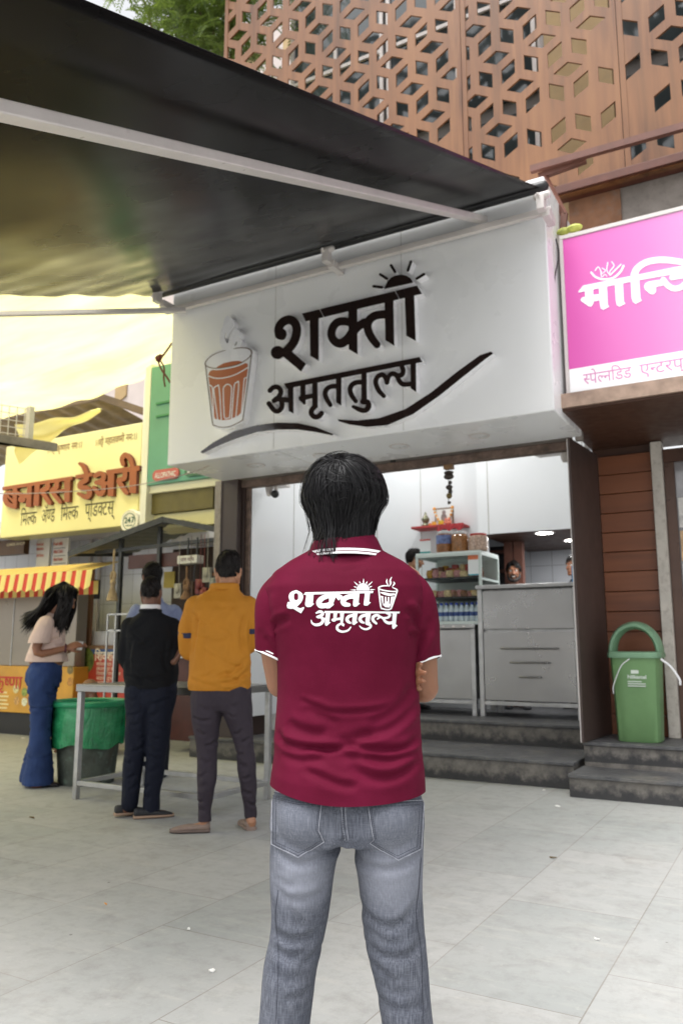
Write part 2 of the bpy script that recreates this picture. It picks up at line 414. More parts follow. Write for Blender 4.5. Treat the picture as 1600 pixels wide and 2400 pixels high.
M['glass'] = mat('window_glass_dark', (.03, .042, .045), .04, var=.3, scale=.7, spec=.9)
M['beige'] = mat('beige_wall', srgb('b79c72'), .8, var=.1, scale=2, dirt=.3, dirtc=(.25, .2, .14))
M['rustpaint'] = mat('brown_painted_steel', srgb('6b4438'), .5, var=.2, scale=8, dirt=.4, dirtc=(.06, .04, .03))
M['tile'] = None
def m_tile(nm, c, w, h, rough=.15):
    n = N(nm); br = n.new('TexBrick'); br.offset = 0
    for k, q in (('Scale', 1), ('Mortar Size', .004), ('Brick Width', w), ('Row Height', h)): br.inputs[k].default_value = q
    sx = n.new('SeparateXYZ'); n.lk(n.co(), sx.inputs[0]); cb = n.new('CombineXYZ'); n.lk(n.math('ADD', sx.outputs[0], sx.outputs[1]), cb.inputs[0]); n.lk(sx.outputs[2], cb.inputs[1])
    n.lk(cb.outputs[0], br.inputs['Vector'])
    br.inputs['Color1'].default_value = (*c, 1); br.inputs['Color2'].default_value = (*tuple(q*.95 for q in c), 1); br.inputs['Mortar'].default_value = (.35, .36, .38, 1)
    n.color(n.mix(n.val(n.noise(3, 6, .6), .5, .75, 0, .25), br.outputs[0], tuple(q*.7 for q in c))); n.set(rough=rough); return n.m
M['tile'] = m_tile('white_wall_tile', (.72, .74, .78), .3, .45)
M['yellow'] = mat('yellow_sign_board', (.78, .70, .30), .4, var=.03, scale=1.5)
M['lamp'] = emit('lit_lamp', (1, .97, .92), 14)

# ================================================================== GROUND
g = MB(); g.grid(lambda u, v: (-60+120*u, -60+120*v, 0), 4, 4)
tag(g.build('pavement', M['pave']), kind='structure')
# litter on the pavement
LIT = [((310, 1855), .02, 'white'), ((497, 2278), .016, 'white'), ((442, 2181), .009, 'white'), ((1306, 1891), .024, 'white'), ((1274, 1853), .013, 'white'),
       ((248, 2121), .008, 'org'), ((1296, 2012), .022, 'leaf'), ((55, 1731), .04, 'white'), ((1398, 2204), .011, 'white'), ((75, 1918), .025, 'leaf')]
M['paper'] = mat('paper_scrap', (.8, .79, .76), .7); M['org'] = mat('orange_petal', srgb('e09a3c'), .6, var=.2); M['leaf'] = mat('dry_leaf', srgb('6b5a3a'), .7, var=.3)
LL = ['white paper scrap on the paving in front of the table', 'folded white paper strip on the paving left of the grey jeans', 'small white crumb beside the folded paper strip', 'round white scrap on the joint below the steps', 'tiny white scrap close to the foot of the steps',
      'small orange petal on the paving in the middle left', 'brown dry leaf on the paving right of the maroon shirt', 'white paper flake on the far paving left of the woman', 'white crumb on the right paving', 'flat dark leaf on the paving below the woman']
for k, (p, s, m) in enumerate(LIT):
    c = onZ(*p); b = MB(c); a = random.random()*3; n = 7
    top = [c+np.array([math.cos(a+2*PI*i/n)*s*(.7+.4*random.random()), math.sin(a+2*PI*i/n)*s*.5*(.7+.4*random.random()), .006+.006*random.random()]) for i in range(n)]
    b.prism(top, (0, 0, -.005)); nm = {'white': 'paper_scrap', 'org': 'flower_petal', 'leaf': 'dry_leaf'}[m]
    tag(b.build(nm, M['paper' if m == 'white' else m], loc=c, sm=0), LL[k], nm.replace('_', ' '))

# ================================================================== TEA SHOP BUILDING
XR, XL = -1.61, -5.12                                              # right fin and left jamb
Y1, H1, Y2, H2 = 6.85, .215, 7.79, .42
shop = thing('tea_shop', 'open white tea shop front between two brown pillars under the big white sign', 'shop', (-3.4, 7, 0))
def wm(o):
    b = Matrix.LocRotScale(o.location, o.rotation_euler, o.scale); return b if o.parent is None else wm(o.parent) @ o.matrix_parent_inverse @ b
def part(mb, name, m, parent=shop, **k):
    """geometry given in world coordinates, parented without moving"""
    o = mb.build(name, m, **k); return adopt(o, parent)
def adopt(o, parent):
    o.parent = parent; o.matrix_parent_inverse = wm(parent).inverted(); return o
XS = -5.72
def step(name, x0, x1, y0, y1, z0, z1, parent, nose=.02):
    b = MB(); b.box(x0, x1, y0, y1, z0, z1-.03); o = part(b, name, M['riser'], parent, bevel=.004)
    b = MB(); b.box(x0-.004, x1+.004, y0-nose, y1, z1-.03, z1); t = part(b, 'tread', M['tread'], parent, bevel=.006); return o
step('step', XS, -1.70, Y1, Y2+.02, 0, H1, shop); step('step', XS+.5, -1.70, Y2, 11.5, 0, H2, shop)
b = MB(); b.box(XL-.06, XL, 7.05, 11.2, H2, 4.2); part(b, 'left_wall', M['whitewall'])
b = MB(); b.box(XR-.06, XR-.02, 7.7, 11.2, H2, 4.2); part(b, 'right_wall', M['whitewall'])
b = MB(); b.box(XL, XR-.06, 11.0, 11.06, H2, 4.2); part(b, 'back_wall', M['tile'])
ZF = onY(1240, 1245, 9.0)[2]; XF = onY(1118, 1200, 9.0)[0]
b = MB(); b.box(XL, XR-.06, 7.06, 11.0, 4.1, 4.2); part(b, 'ceiling', M['whitewall'])
b = MB(); b.box(XF, XR-.06, 9.0, 9.04, ZF, 4.1); part(b, 'loft_fascia', M['whitewall'])
b = MB(); b.box(XL, XF, 9.35, 9.39, H2, 4.1); part(b, 'rear_partition', M['whitewall'])
b = MB(); b.box(XF, XR-.06, 9.04, 11.0, ZF, ZF+.04); part(b, 'alcove_ceiling', M['darkbrown'])
seam = mat('panel_joint', srgb('a8a59c'), .6)
for x_, y_, z0, z1, mm in ((-3.1, 8.997, ZF, 4.1, 0), (-1.98, 8.997, ZF, 4.1, 0), (onY(985, 1150, 9.35)[0], 9.347, H2, 4.1, 0), (-4.75, 9.347, H2, 4.1, 0)):
    b = MB(); b.box(x_-.004, x_+.004, y_, y_+.004, z0, z1); part(b, 'panel_seam', seam)
b = MB(); b.box(XL+.0, XL+.02, 8.62, 8.78, H2, 3.9); part(b, 'corner_post', mat('grey_white_post', (.6, .61, .62), .3))
b = MB(); b.box(XL+.0005, XL+.004, 7.9, 7.906, H2, 3.9); part(b, 'panel_seam', seam)
# alcove posts
for x0 in (onY(1208, 1300, 9.7)[0], onY(1224, 1300, 10.4)[0]):
    b = MB(); b.box(x0-.06, x0+.05, 9.8, 9.9, H2, ZF); part(b, 'alcove_post', M['rustpaint'])
b = MB(); b.box(-4.3, -3.25, 10.2, 10.25, 1.9, ZF); part(b, 'alcove_shelf_back', M['black'])
for z in (2.1, 2.35): b = MB(); b.box(-4.3, -3.2, 10.0, 10.2, z, z+.03); part(b, 'alcove_shelf', M['rustpaint'])
# pillars, beam and soffit
b = MB(); b.prism([(XR-.018, 6.855, .375), (XR, 6.855, .375), (-1.543, 7.64, .375), (-1.60, 7.64, .375)], (0, 0, 2.565)); part(b, 'right_pillar', mat('charcoal_brown_panel', srgb('4a3d39'), .4, var=.04, scale=1), bevel=.003)
b = MB(); b.box(XR-.026, XR-.019, 6.853, 6.88, .375, 2.93); part(b, 'pillar_edge_strip', M['alu'])
xa, xb = onY(520, 1200, 6.9)[0], onY(556, 1200, 6.9)[0]
b = MB(); b.box(xa, xb, 6.9, 7.5, 0, 2.95); b.box(xb, xb+.03, 6.98, 7.45, 0, 2.95); part(b, 'left_pillar', M['brown'], bevel=.004)
b = MB(); b.box(xb+.03, XL+.0, 7.02, 7.06, H2, 2.95); part(b, 'left_jamb', M['rustbeam'])
b = MB(); b.box(xa-.085, xa-.003, 6.88, 7.0, 1.95, 2.95); part(b, 'pillar_stone_edge', M['concrete'])
b = MB(); b.box(xb, XR-.02, 6.96, 7.06, 2.86, 2.94); part(b, 'lintel_beam', M['rustbeam'], bevel=.008)
b = MB(); b.box(xa, XR-.02, 7.0, 7.06, 2.941, 4.15); part(b, 'upper_wall', M['concrete'])
# downlights
def downlight(x, y, z, label, lit, r=.07, grp=None, power=0):
    t = thing('downlight', label, 'ceiling light', (x, y, z), 0, grp)
    a = MB(); a.lathe((0, 0, 0), [(r, -.004), (r*1.2, -.006), (r*1.25, 0), (r*.9, .002)], 24); a.build('rim', M['alu'], t)
    a = MB(); a.lathe((0, 0, 0), [(r*.95, -.005), (r*.5, -.006)], 24); a.build('diffuser', M['lamp'] if lit else mat('unlit_diffuser', (.75, .75, .74), .3), t)
    if power:
        L = bpy.data.lights.new('downlight_lamp', 'AREA'); L.shape = 'DISK'; L.size = .16; L.energy = power; L.color = (.98, .99, 1)
        o = bpy.data.objects.new('downlight_lamp', L); COL.objects.link(o); o.parent = t; o.location = (0, 0, -.02)
    return t
for p, l, pw in (((1275, 1249), 'lit round ceiling light in the alcove, the one nearer the front', 4), ((1341, 1266), 'lit round ceiling light in the alcove beside the right pillar', 4)):
    c = onZ(*p, ZF); downlight(c[0], c[1], ZF, l, 1, .1, 'lit alcove lights', pw)
for k, (x, y) in enumerate(((-4.4, 7.9), (-3.3, 7.9), (-2.3, 7.9), (-4.3, 8.9), (-3.2, 8.6))):
    downlight(x, y, 4.1, 'lit round light in the white ceiling of the tea shop', 1, .09, 'tea shop ceiling lights', 3.8)
for p, l in (((1122, 1021), 'unlit round light in the sign soffit, nearest the right pillar'), ((935, 1045), 'unlit round light in the middle of the sign soffit'), ((755, 1067), 'unlit round light in the sign soffit just left of the black hair'), ((600, 1090), 'unlit round light in the sign soffit, farthest left')):
    c = onZ(*p, 2.945); downlight(c[0], c[1], 2.943, l, 0, .075, 'unlit lights in the sign soffit')

# ================================================================== RIGHT NEIGHBOUR
nb = thing('neighbour_shop', 'right neighbouring shop front of brown planks with a white post and glass door', 'shop', (0, 7, 0))
step('step', -1.66, 2.5, 6.52, 7.02, 0, .174, nb); step('step', -1.645, 2.5, 6.99, 7.9, 0, .371, nb)
xw = onY(1546, 1400, 7.65)[0]
b = MB()
for k in range(14): b.box(-1.54, xw, 7.65+.002*(k % 2), 7.72, .371+.182*k+.003, .371+.182*k+.179)
part(b, 'plank_panel', M['plank'], nb, bevel=.004)
b = MB(); b.box(-1.60, xw, 7.705, 7.9, .371, 3.0); part(b, 'backing_wall', M['darkbrown'], nb)
x2 = onY(1572, 1400, 7.6)[0]; b = MB(); b.grid(lambda u, v: (xw+.004+(x2-xw)*u, 7.6, .371+2.6*v), 1, 1); b = MB(); b.box(xw+.004, x2, 7.58, 7.75, .371, 2.99); part(b, 'white_post', mat('chipped_white_paint', srgb('c9c2b8'), .7, var=.1, scale=7, dirt=.7, dirtc=(.25, .2, .16), bump=.3), nb, bevel=.006)
b = MB(); b.box(x2+.003, x2+.09, 7.64, 7.72, .371, 2.8); part(b, 'door_frame', mat('bronze_aluminium', srgb('5c463c'), .35, .3, var=.15), nb, bevel=.004)
b = MB(); b.box(x2+.003, 2.5, 7.63, 7.73, 2.8, 2.92); part(b, 'door_frame', M['darkbrown'], nb)
b = MB(); b.box(x2+.09, 2.5, 7.68, 7.69, .42, 2.8); part(b, 'glass_door', mat('shop_glass', (.25, .24, .25), .06, var=.5, scale=2, spec=.9), nb)
PC = [srgb(c) for c in ('4f8ad0', 'c9c4c0', '8d3c38', 'd8b48a', '6a5a58', 'e0dcd8')]
for k in range(6):
    b = MB(); z = .7+k*.3; b.box(x2+.1, x2+.9, 7.672, 7.679, z, z+.27); part(b, 'door_poster', mat('door_poster_%s' % 'abcdef'[k], PC[(k*2+1) % 6], .4, var=.35, scale=9), nb)
b = MB(); b.box(-1.60, 2.5, 6.25, 7.9, 3.0, 3.12); part(b, 'canopy_board', M['darkbrown'], nb, bevel=.004)
b = MB(); b.box(-1.60, 2.5, 6.22, 6.248, 3.02, 3.135); part(b, 'canopy_edge', mat('weathered_wood_edge', srgb('a08878'), .7, var=.25, scale=12), nb)
b = MB(); b.box(-1.61, 3.0, 7.3, 7.5, 3.12, 5.6); part(b, 'upper_wall', M['concrete'], nb)
b = MB(); b.box(-1.61, onY(1452, 450, 7.28)[0], 7.28, 7.298, 4.88, 5.45); part(b, 'brown_paint_patch', mat('flaking_brown_paint', srgb('8a6248'), .8, var=.25, scale=6, dirt=.6, dirtc=(.2, .17, .15)), nb)
b = MB(); b.box(-1.61, 3.0, 7.24, 7.29, 3.12, 4.86); part(b, 'stained_lower_wall', mat('stained_dark_wall', srgb('4e4040'), .8, var=.35, scale=5), nb)
b = MB(); b.box(-1.9, 3.0, 7.08, 7.28, 5.37, 5.45); part(b, 'ledge', mat('rust_brown_ledge', srgb('5d3427'), .5, var=.25, scale=5), nb, bevel=.004)

# rusty angle frame above the pink sign
fr = thing('angle_frame', 'rust brown steel angle frame sticking out above the pink sign', 'frame', (-1, 6.7, 5))
P0 = onY(1243, 398, 6.55); P1 = onY(1610, 298, 6.55)
b = MB(); b.bar(P0, P1+np.array([1.2, 0, 0]), .05, .06); part(b, 'rail', M['rustpaint'], fr)
P2, P3 = onY(1262, 415, 6.6), onY(1345, 383, 6.6); b = MB(); b.bar(P2, P3+np.array([.1, 0, 0]), .05, .05); part(b, 'rail', M['rustpaint'], fr)
b = MB(); b.bar(onY(1275, 415, 6.6), onY(1322, 505, 6.45), .035, .05); part(b, 'strut', M['rustpaint'], fr)
b = MB(); b.bar(onY(1322, 500, 6.45), onY(1318, 545, 6.45), .04, .05); part(b, 'strut', M['rustpaint'], fr)
# ================================================================== PERFORATED SCREEN AND THE BUILDING BEHIND IT
YS = 7.15
scr = thing('lattice_screen', 'tall brown wood-look screen with cut-out cube pattern above the shops', 'facade screen', (-1, YS, 5.4))
S = .272; W = S*math.sqrt(3); ZB = 5.42; ZT = 10.5
seams = [-5.75, onY(1082, 200, YS)[0], onY(1250, 260, YS)[0]+.0, onY(1462, 350, YS)[0], 3.2]
seams = [seams[0], seams[1], seams[3], seams[4]]
r2 = random.Random(11)
for k in range(3):
    x0, x1 = seams[k]+.003, seams[k+1]-.003; b = MB(); th = .022
    for row in range(-1, 15):
        for col in range(-1, 24):
            cx = -6.0+col*W+(row % 2)*W/2; cz = ZB-.1+row*1.5*S
            if cx < x0-W or cx > x1+W: continue
            c = np.array([cx, cz]); hx = [c+S*np.array([math.cos(math.radians(a)), math.sin(math.radians(a))]) for a in (90, 30, -30, -90, -150, 150)]
            for q in ((0, 1, None, 5), (1, 2, 3, None), (3, 4, 5, None)):
                P = [c if i is None else hx[i] for i in q]; ce = sum(P)/4
                ps = min(.6, max(.02, .5-(ce[1]-ZB)/2.2))
                if ce[0] > -2.6: ps = min(.6, max(.04, .62-(ce[1]-ZB)/1.6))
                if -1.3 < ce[0] < -.6: ps = max(ps, .4)
                solid = r2.random() < ps; V = [(p[0], YS, p[1]) for p in P]; Vb = [(p[0], YS+th, p[1]) for p in P]
                if solid: b.add(V, [(0, 1, 2, 3)]); b.add(Vb, [(3, 2, 1, 0)]); continue
                I = [ce+(p-ce)*.60 for p in P]; Vi = [(p[0], YS, p[1]) for p in I]; Vj = [(p[0], YS+th, p[1]) for p in I]
                b.add(V+Vi+Vb+Vj, [(i, (i+1) % 4, 4+(i+1) % 4, 4+i) for i in range(4)]+[(4+i, 4+(i+1) % 4, 12+(i+1) % 4, 12+i) for i in range(4)]+[(8+(i+1) % 4, 8+i, 12+i, 12+(i+1) % 4) for i in range(4)])
    me = b.mesh('screen_panel'); bm_ = bmesh.new(); bm_.from_mesh(me); bmesh.ops.remove_doubles(bm_, verts=bm_.verts, dist=1e-4)
    for co, no in (((x0, 0, 0), (-1, 0, 0)), ((x1, 0, 0), (1, 0, 0)), ((0, 0, ZB), (0, 0, -1)), ((0, 0, ZT), (0, 0, 1))):
        bmesh.ops.bisect_plane(bm_, geom=bm_.verts[:]+bm_.edges[:]+bm_.faces[:], plane_co=co, plane_no=no, clear_outer=True)
    bmesh.ops.recalc_face_normals(bm_, faces=bm_.faces); bm_.to_mesh(me); bm_.free()
    adopt(link('screen_panel', me, None, [M['jali']]), scr)
    for x in ((x0, x0+.05), (x1-.05, x1)): b = MB(); b.box(x[0], x[1], YS-.006, YS+.03, ZB, ZT); part(b, 'panel_edge', M['jali'], scr)
b = MB(); b.box(seams[0], seams[3], YS-.03, YS+.03, ZB-.06, ZB-.001); part(b, 'bottom_rail', M['jali'], scr)
up = thing('upper_building', 'upper storeys with dark windows seen through the brown lattice screen', 'building', (-1, 8.5, 5))
b = MB(); b.box(-5.7, 3.2, 8.6, 9.0, 4.3, 11.5); part(b, 'wall', mat('grey_render', (.32, .31, .3), .8, var=.15), up)
b = MB(); b.box(onY(1262, 150, 8.5)[0], onY(1432, 150, 8.5)[0], 8.5, 8.598, 4.3, 11.5); part(b, 'beige_bay', M['beige'], up)
for x0, x1 in ((-5.6, -4.2), (-4.1, onY(1262, 150, 8.5)[0]-.05), (onY(1432, 150, 8.5)[0]+.05, .5), (.6, 2.4)):
    for z0 in (4.6, 7.6):
        b = MB(); b.box(x0, x1, 8.52, 8.56, z0, z0+2.8); o = part(b, 'window', M['glass'], up)
        b = MB(); 
        for x in (x0, (x0+x1)/2, x1): b.box(x-.025, x+.025, 8.48, 8.519, z0, z0+2.8)
        b.box(x0, x1, 8.485, 8.518, z0+1.3, z0+1.35); part(b, 'frame', M['alu'], o)
for x in (onY(1270, 200, 7.9)[0], onY(1080, 300, 7.9)[0]): b = MB(); b.tube([(x, 7.9, 4.4), (x, 7.9, 11)], .035, 12); part(b, 'drain_pipe', M['alu'], up)
b = MB(); b.box(-5.7, 3.2, 7.25, 8.6, 4.9, 5.0); part(b, 'floor_slab', M['concrete'], up)
# pale building further left
fb = thing('pale_building', 'pale perforated building front far behind the tree leaves at the top', 'building', (-8, 11, 0))
b = MB(); b.box(-14, -5.9, 11, 11.3, 3, 13); part(b, 'wall', mat('pale_pink_wall', srgb('cfc3bf'), .8, var=.06), fb)
for x in range(9):
    for z in range(7):
        b = MB(); cx = -13.4+x*.85+(z % 2)*.4; cz = 4.6+z*1.2; b.prism([(cx, 10.97, cz), (cx+.3, 10.97, cz+.15), (cx+.3, 10.97, cz+.55), (cx, 10.97, cz+.4)], (0, .028, 0)); part(b, 'window', M['beige'], fb)
# ================================================================== MAIN SIGNBOARD
YF = 6.0; SX0, SX1, SZ0, SZ1 = -5.41, -1.512, 2.946, 4.667
sg = thing('signboard', 'big white tea shop signboard with dark raised lettering and a tea glass under the awning', 'sign', (-3.46, YF, SZ0))
b = MB(); b.box(SX0, SX1, YF, 6.9, SZ0, SZ1+.25); part(b, 'sign_box', M['white'], sg, bevel=.012)
ln = mat('sign_panel_joint', (.55, .54, .52), .6)
for px_ in (644, 943):
    x_ = onY(px_, 850, YF)[0]; b = MB(); b.box(x_-.003, x_+.003, YF-.002, YF+.01, SZ0+.012, SZ1+.2); part(b, 'panel_joint', ln, sg)
x_ = onY(644, 1057, YF)[0]; b = MB(); b.box(x_-.003, x_+.003, YF+.01, 6.9, SZ0-.002, SZ0+.01); part(b, 'panel_joint', ln, sg)
LET = .08                                                           # how far the letters stand off the board
M['face'] = mat('dark_brown_gloss_face', srgb('2a201e'), .12, var=.1, spec=.6)
M['ret'] = mat('white_letter_return', (.94, .93, .95), .3, var=.03)
def crop(ox, oy, sc, plane): return lambda u, v: plane(ox+u*sc, oy+v*sc)
pf = lambda x, y: onY(x, y, YF-LET)
K1 = crop(620, 600, .2551, pf); K2 = crop(600, 800, .2551, pf); K3 = crop(460, 720, .1531, pf); K4 = crop(380, 560, .5995, pf)
word1 = [('p', [(342, 528), (1398, 272), (1445, 347), (378, 602)]), ('p', [(413, 570), (497, 555), (498, 965), (418, 917)]),
 ('p', [(767, 500), (850, 480), (854, 905), (772, 857)]), ('p', [(1100, 420), (1182, 400), (1190, 825), (1108, 775)]), ('p', [(1285, 375), (1372, 355), (1387, 780), (1300, 733)]),
 ('s', [(160, 735), (130, 700), (135, 650), (170, 605), (228, 586), (275, 612), (295, 665), (288, 735), (262, 800), (222, 850), (195, 885)], [38, 40, 40, 41, 41, 41, 41, 41, 41, 42, 44]), ('s', [(150, 718), (146, 716)], 54),
 ('p', [(170, 925), (245, 872), (380, 990), (335, 1063)]), ('s', [(118, 887), (122, 887)], 61), ('s', [(140, 885), (215, 890)], 40),
 ('s', [(790, 612), (730, 600), (672, 608), (630, 650), (613, 710), (628, 765), (672, 800), (720, 795), (768, 755), (800, 710), (850, 655), (915, 610)], [36, 38, 38, 38, 38, 38, 40, 42, 42, 42, 40, 38]),
 ('s', [(1105, 535), (1050, 540), (1000, 555), (960, 590), (944, 640), (955, 695), (985, 755), (1030, 815)], [39, 39, 39, 39, 38, 38, 37, 33]), ('s', [(880, 630), (950, 600)], 34),
 ('p', [(1095, 305), (1130, 225), (1165, 195), (1205, 178), (1250, 170), (1300, 180), (1340, 205), (1358, 230), (1362, 246)])] + \
 [('s', q, 13) for q in ([(1000, 279), (1075, 288)], [(1062, 170), (1122, 208)], [(1160, 86), (1196, 145)], [(1342, 52), (1315, 132)], [(1462, 168), (1396, 207)])] + \
 [('-s', [(500, 480), (552, 575)], 3), ('-s', [(1192, 310), (1245, 412)], 3), ('-s', [(1085, 322), (1400, 243)], 6)]
def letters(name, el, K, parent, step=4, back=(0, LET, 0), mats=None, label=None):
    o = shape(name, el, K, mats or [M['face'], M['ret']], None, step, back); adopt(o, parent)
    if label: o['label'] = label
    return o
letters('lettering', word1, K1, sg, 4, (0, LET-.001, 0), label='upper word of the sign with the rising sun over its last letter')
R = 23
word2 = [('p', [(255, 388), (1500, 143), (1527, 190), (280, 436)]), ('p', [(290, 425), (343, 410), (345, 665), (300, 640)]),
 ('s', [(128, 452), (152, 428), (185, 418), (215, 432), (228, 465), (212, 505), (165, 545)], R), ('s', [(165, 545), (212, 528), (236, 560), (236, 605), (205, 640), (165, 632), (118, 572)], R), ('s', [(225, 532), (300, 540)], 24),
 ('p', [(405, 400), (455, 390), (455, 510), (405, 520)]), ('p', [(400, 498), (525, 478), (525, 520), (430, 545)]), ('p', [(388, 508), (455, 500), (456, 575), (440, 584), (392, 537)]),
 ('p', [(515, 380), (565, 372), (568, 610), (515, 620)]), ('s', [(542, 595), (512, 630), (508, 665), (535, 693), (572, 690), (600, 662)], 24),
 ('p', [(733, 340), (785, 320), (783, 592), (735, 562)]), ('s', [(740, 412), (690, 415), (650, 438), (634, 480), (650, 532), (682, 585)], [R, R, R, R, R, 20]),
 ('p', [(965, 290), (1015, 280), (1018, 545), (965, 550)]), ('s', [(970, 375), (920, 378), (880, 400), (862, 445), (880, 502), (915, 550)], [R, R, R, R, R, 20]),
 ('s', [(980, 555), (1022, 560), (1032, 598), (1005, 632), (955, 628), (892, 600)], [25, 26, 26, 25, 24, 16]),
 ('s', [(1172, 502), (1125, 450), (1098, 380), (1112, 330), (1155, 306), (1188, 332), (1200, 378)], [20, R, R, R, R, R, 22]), ('s', [(1202, 375), (1215, 325), (1250, 298), (1290, 312), (1312, 360), (1350, 394), (1420, 392)], [22, 22, R, R, R, R, R]),
 ('s', [(1335, 225), (1350, 268), (1335, 308), (1290, 318)], R), ('p', [(1415, 205), (1467, 192), (1470, 467), (1418, 432)])]
letters('lettering', word2, K2, sg, 4, (0, LET-.001, 0), label='lower word of the sign')
sw1 = [('p', [(685, 705), (760, 710), (850, 700), (950, 665), (1050, 600), (1150, 520), (1240, 455), (1283, 440), (1293, 448), (1262, 470), (1180, 535), (1080, 615), (980, 685), (880, 728), (800, 735), (730, 725), (690, 713)])]
sw2 = [('p', [(150, 832), (200, 795), (280, 752), (370, 728), (450, 718), (530, 720), (600, 735), (668, 763), (665, 768), (600, 755), (530, 745), (450, 745), (370, 755), (290, 780), (220, 808), (160, 838), (152, 836)])]
letters('swoosh', sw1, K4, sg, 2.5, (0, LET-.001, 0)); letters('swoosh', sw2, K4, sg, 2.5, (0, LET-.001, 0))
# tea glass emblem
plate = [('p', [(115, 850), (150, 770), (220, 715), (320, 665), (420, 635), (560, 600), (700, 590), (800, 605), (860, 640), (872, 700), (745, 1690), (700, 1770), (560, 1840), (400, 1868), (290, 1848), (230, 1790)]),
 ('s', [(475, 650), (415, 560), (395, 490), (405, 400), (450, 300), (468, 200), (480, 150)], [60, 50, 38, 38, 42, 40, 22]), ('s', [(480, 160), (530, 210), (535, 280), (490, 380), (470, 450)], [30, 38, 38, 30, 20]),
 ('s', [(520, 620), (545, 520), (570, 430), (600, 350)], [60, 50, 44, 28]), ('s', [(600, 350), (635, 385), (630, 430), (590, 480), (560, 540)], [28, 38, 38, 36, 30]), ('s', [(640, 500), (665, 530), (640, 600)], 32)]
cup = letters('tea_glass_emblem', plate, K3, sg, 8, (0, LET-.001, 0), [mat('white_acrylic', (.83, .83, .88), .25, var=.02), M['ret']])
brown = mat('emblem_brown_line', srgb('5e4636'), .4); teac = mat('emblem_tea', srgb('b0623f'), .4, var=.06)
def onplate(dy): 
    return crop(460, 720, .1531, lambda x, y: onY(x, y, YF-LET-dy))
tea = [('p', [(185, 1035), (200, 995), (230, 968), (290, 950), (330, 905), (420, 858), (560, 826), (650, 822), (730, 842), (790, 872), (792, 930), (700, 1600), (640, 1660), (520, 1715), (400, 1730), (290, 1710), (262, 1660)])] + \
 [('-s', q, 9) for q in ([(180, 1050), (280, 1085), (400, 1085), (550, 1050), (680, 990), (800, 915)], [(330, 1720), (270, 1290), (285, 1225), (318, 1207), (350, 1240), (385, 1735)], [(425, 1650), (413, 1280), (438, 1205), (480, 1180), (528, 1205), (540, 1280), (515, 1650), (498, 1692), (440, 1700), (425, 1650)],
  [(540, 1720), (575, 1260), (590, 1175), (620, 1152), (650, 1182), (605, 1690)], [(265, 1690), (250, 1270), (225, 1205), (190, 1185)], [(690, 1640), (730, 1150), (745, 1088), (780, 1072)])] + [('-s', [(150, 905), (220, 938), (330, 948), (500, 925), (650, 885), (790, 815), (850, 740)], 15)]
o = letters('tea_print', tea, onplate(.002), cup, 4, None, [teac])
lines = [('s', [(445, 660), (360, 685), (260, 728), (180, 790), (137, 855), (150, 895), (220, 925), (330, 935), (500, 910), (650, 870), (770, 800), (835, 735), (845, 680), (810, 640), (740, 622), (660, 622), (575, 634)], [4, 5, 6, 6, 7, 7, 6, 6, 6, 6, 6, 7, 9, 9, 8, 7, 5]),
 ('s', [(138, 865), (190, 1290), (247, 1760), (290, 1812), (380, 1838), (500, 1828), (620, 1780), (700, 1730), (716, 1690), (780, 1230), (846, 700)], 6)]
o = letters('outline_print', lines, onplate(.004), cup, 4, None, [brown])
# ================================================================== AWNING
AX0, AX1, AZ, ASL = -5.6, -1.527, 4.805, .40
aw = thing('awning', 'large retractable black fabric awning sloping out from above the white sign', 'awning', (-3.4, 5.9, AZ))
def az(y): return AZ+ASL*(y-6)
b = MB()
def fab(u, v):
    y = 1.15+(5.93-1.15)*v; x = AX0+(AX1-.019*(5.93-y)-AX0)*u; e = (1-u)
    sag = -.05*math.sin(PI*u)*math.sin(PI*v)+.02*math.sin(u*23+2*v)*(1-v)*.3+.013*math.sin(v*42+3*math.sin(u*4)+u*2.2)*e**3*v+.007*math.sin(v*83+u*5)*e**3*v
    return (x, y, az(y)+sag)
b.grid(fab, 60, 200); o = part(b, 'awning_fabric', M['fabric_blk'], aw, sm=80)
so_ = o.modifiers.new('thick', 'SOLIDIFY'); so_.thickness = .003
b = MB(); b.tube([(AX0+.1, 5.94, az(5.93)+.01), (AX1+.02, 5.94, az(5.93)+.01)], .045, 16); part(b, 'roller_tube', M['black'], aw)
T0, T1 = onY(420, 722, 5.9), onY(1290, 492, 5.9); zt = (T0[2]+T1[2])/2
b = MB(); b.box(-5.42, -1.44, 5.88, 5.93, zt-.025, zt+.025); part(b, 'torsion_bar', M['alu'], aw, bevel=.005)
def arm(p, q, w, h):
    b = MB(); b.bar(p, q, w, h); return part(b, 'arm', M['alu'], aw, bevel=.006)
def onA(x, y, dz):                                                  # a point a little below the fabric plane
    d = ray(x, y); s_ = (AZ-dz-ASL*6-CC[2])/(d[2]-ASL*d[1]); return CC+d*s_
pA, pB = onA(1162, 522, .13), onA(0, 258, .13); arm(pA+(pA-pB)*.0, pB+(pB-pA)*.6, .075, .05)
pC = onY(436, 727, 5.8); pD = onA(0, 735, .2); pD = np.array([pD[0], pD[1], pD[2]])
pD = onDist(0, 736, pC@HD-.35); arm(pC, pC+(pD-pC)*1.8, .05, .045)
b = MB(); b.box(AX0-.02, AX1, 1.1, 1.16, az(1.15)-.06, az(1.15)+.03); part(b, 'front_bar', M['alu'], aw, bevel=.006)
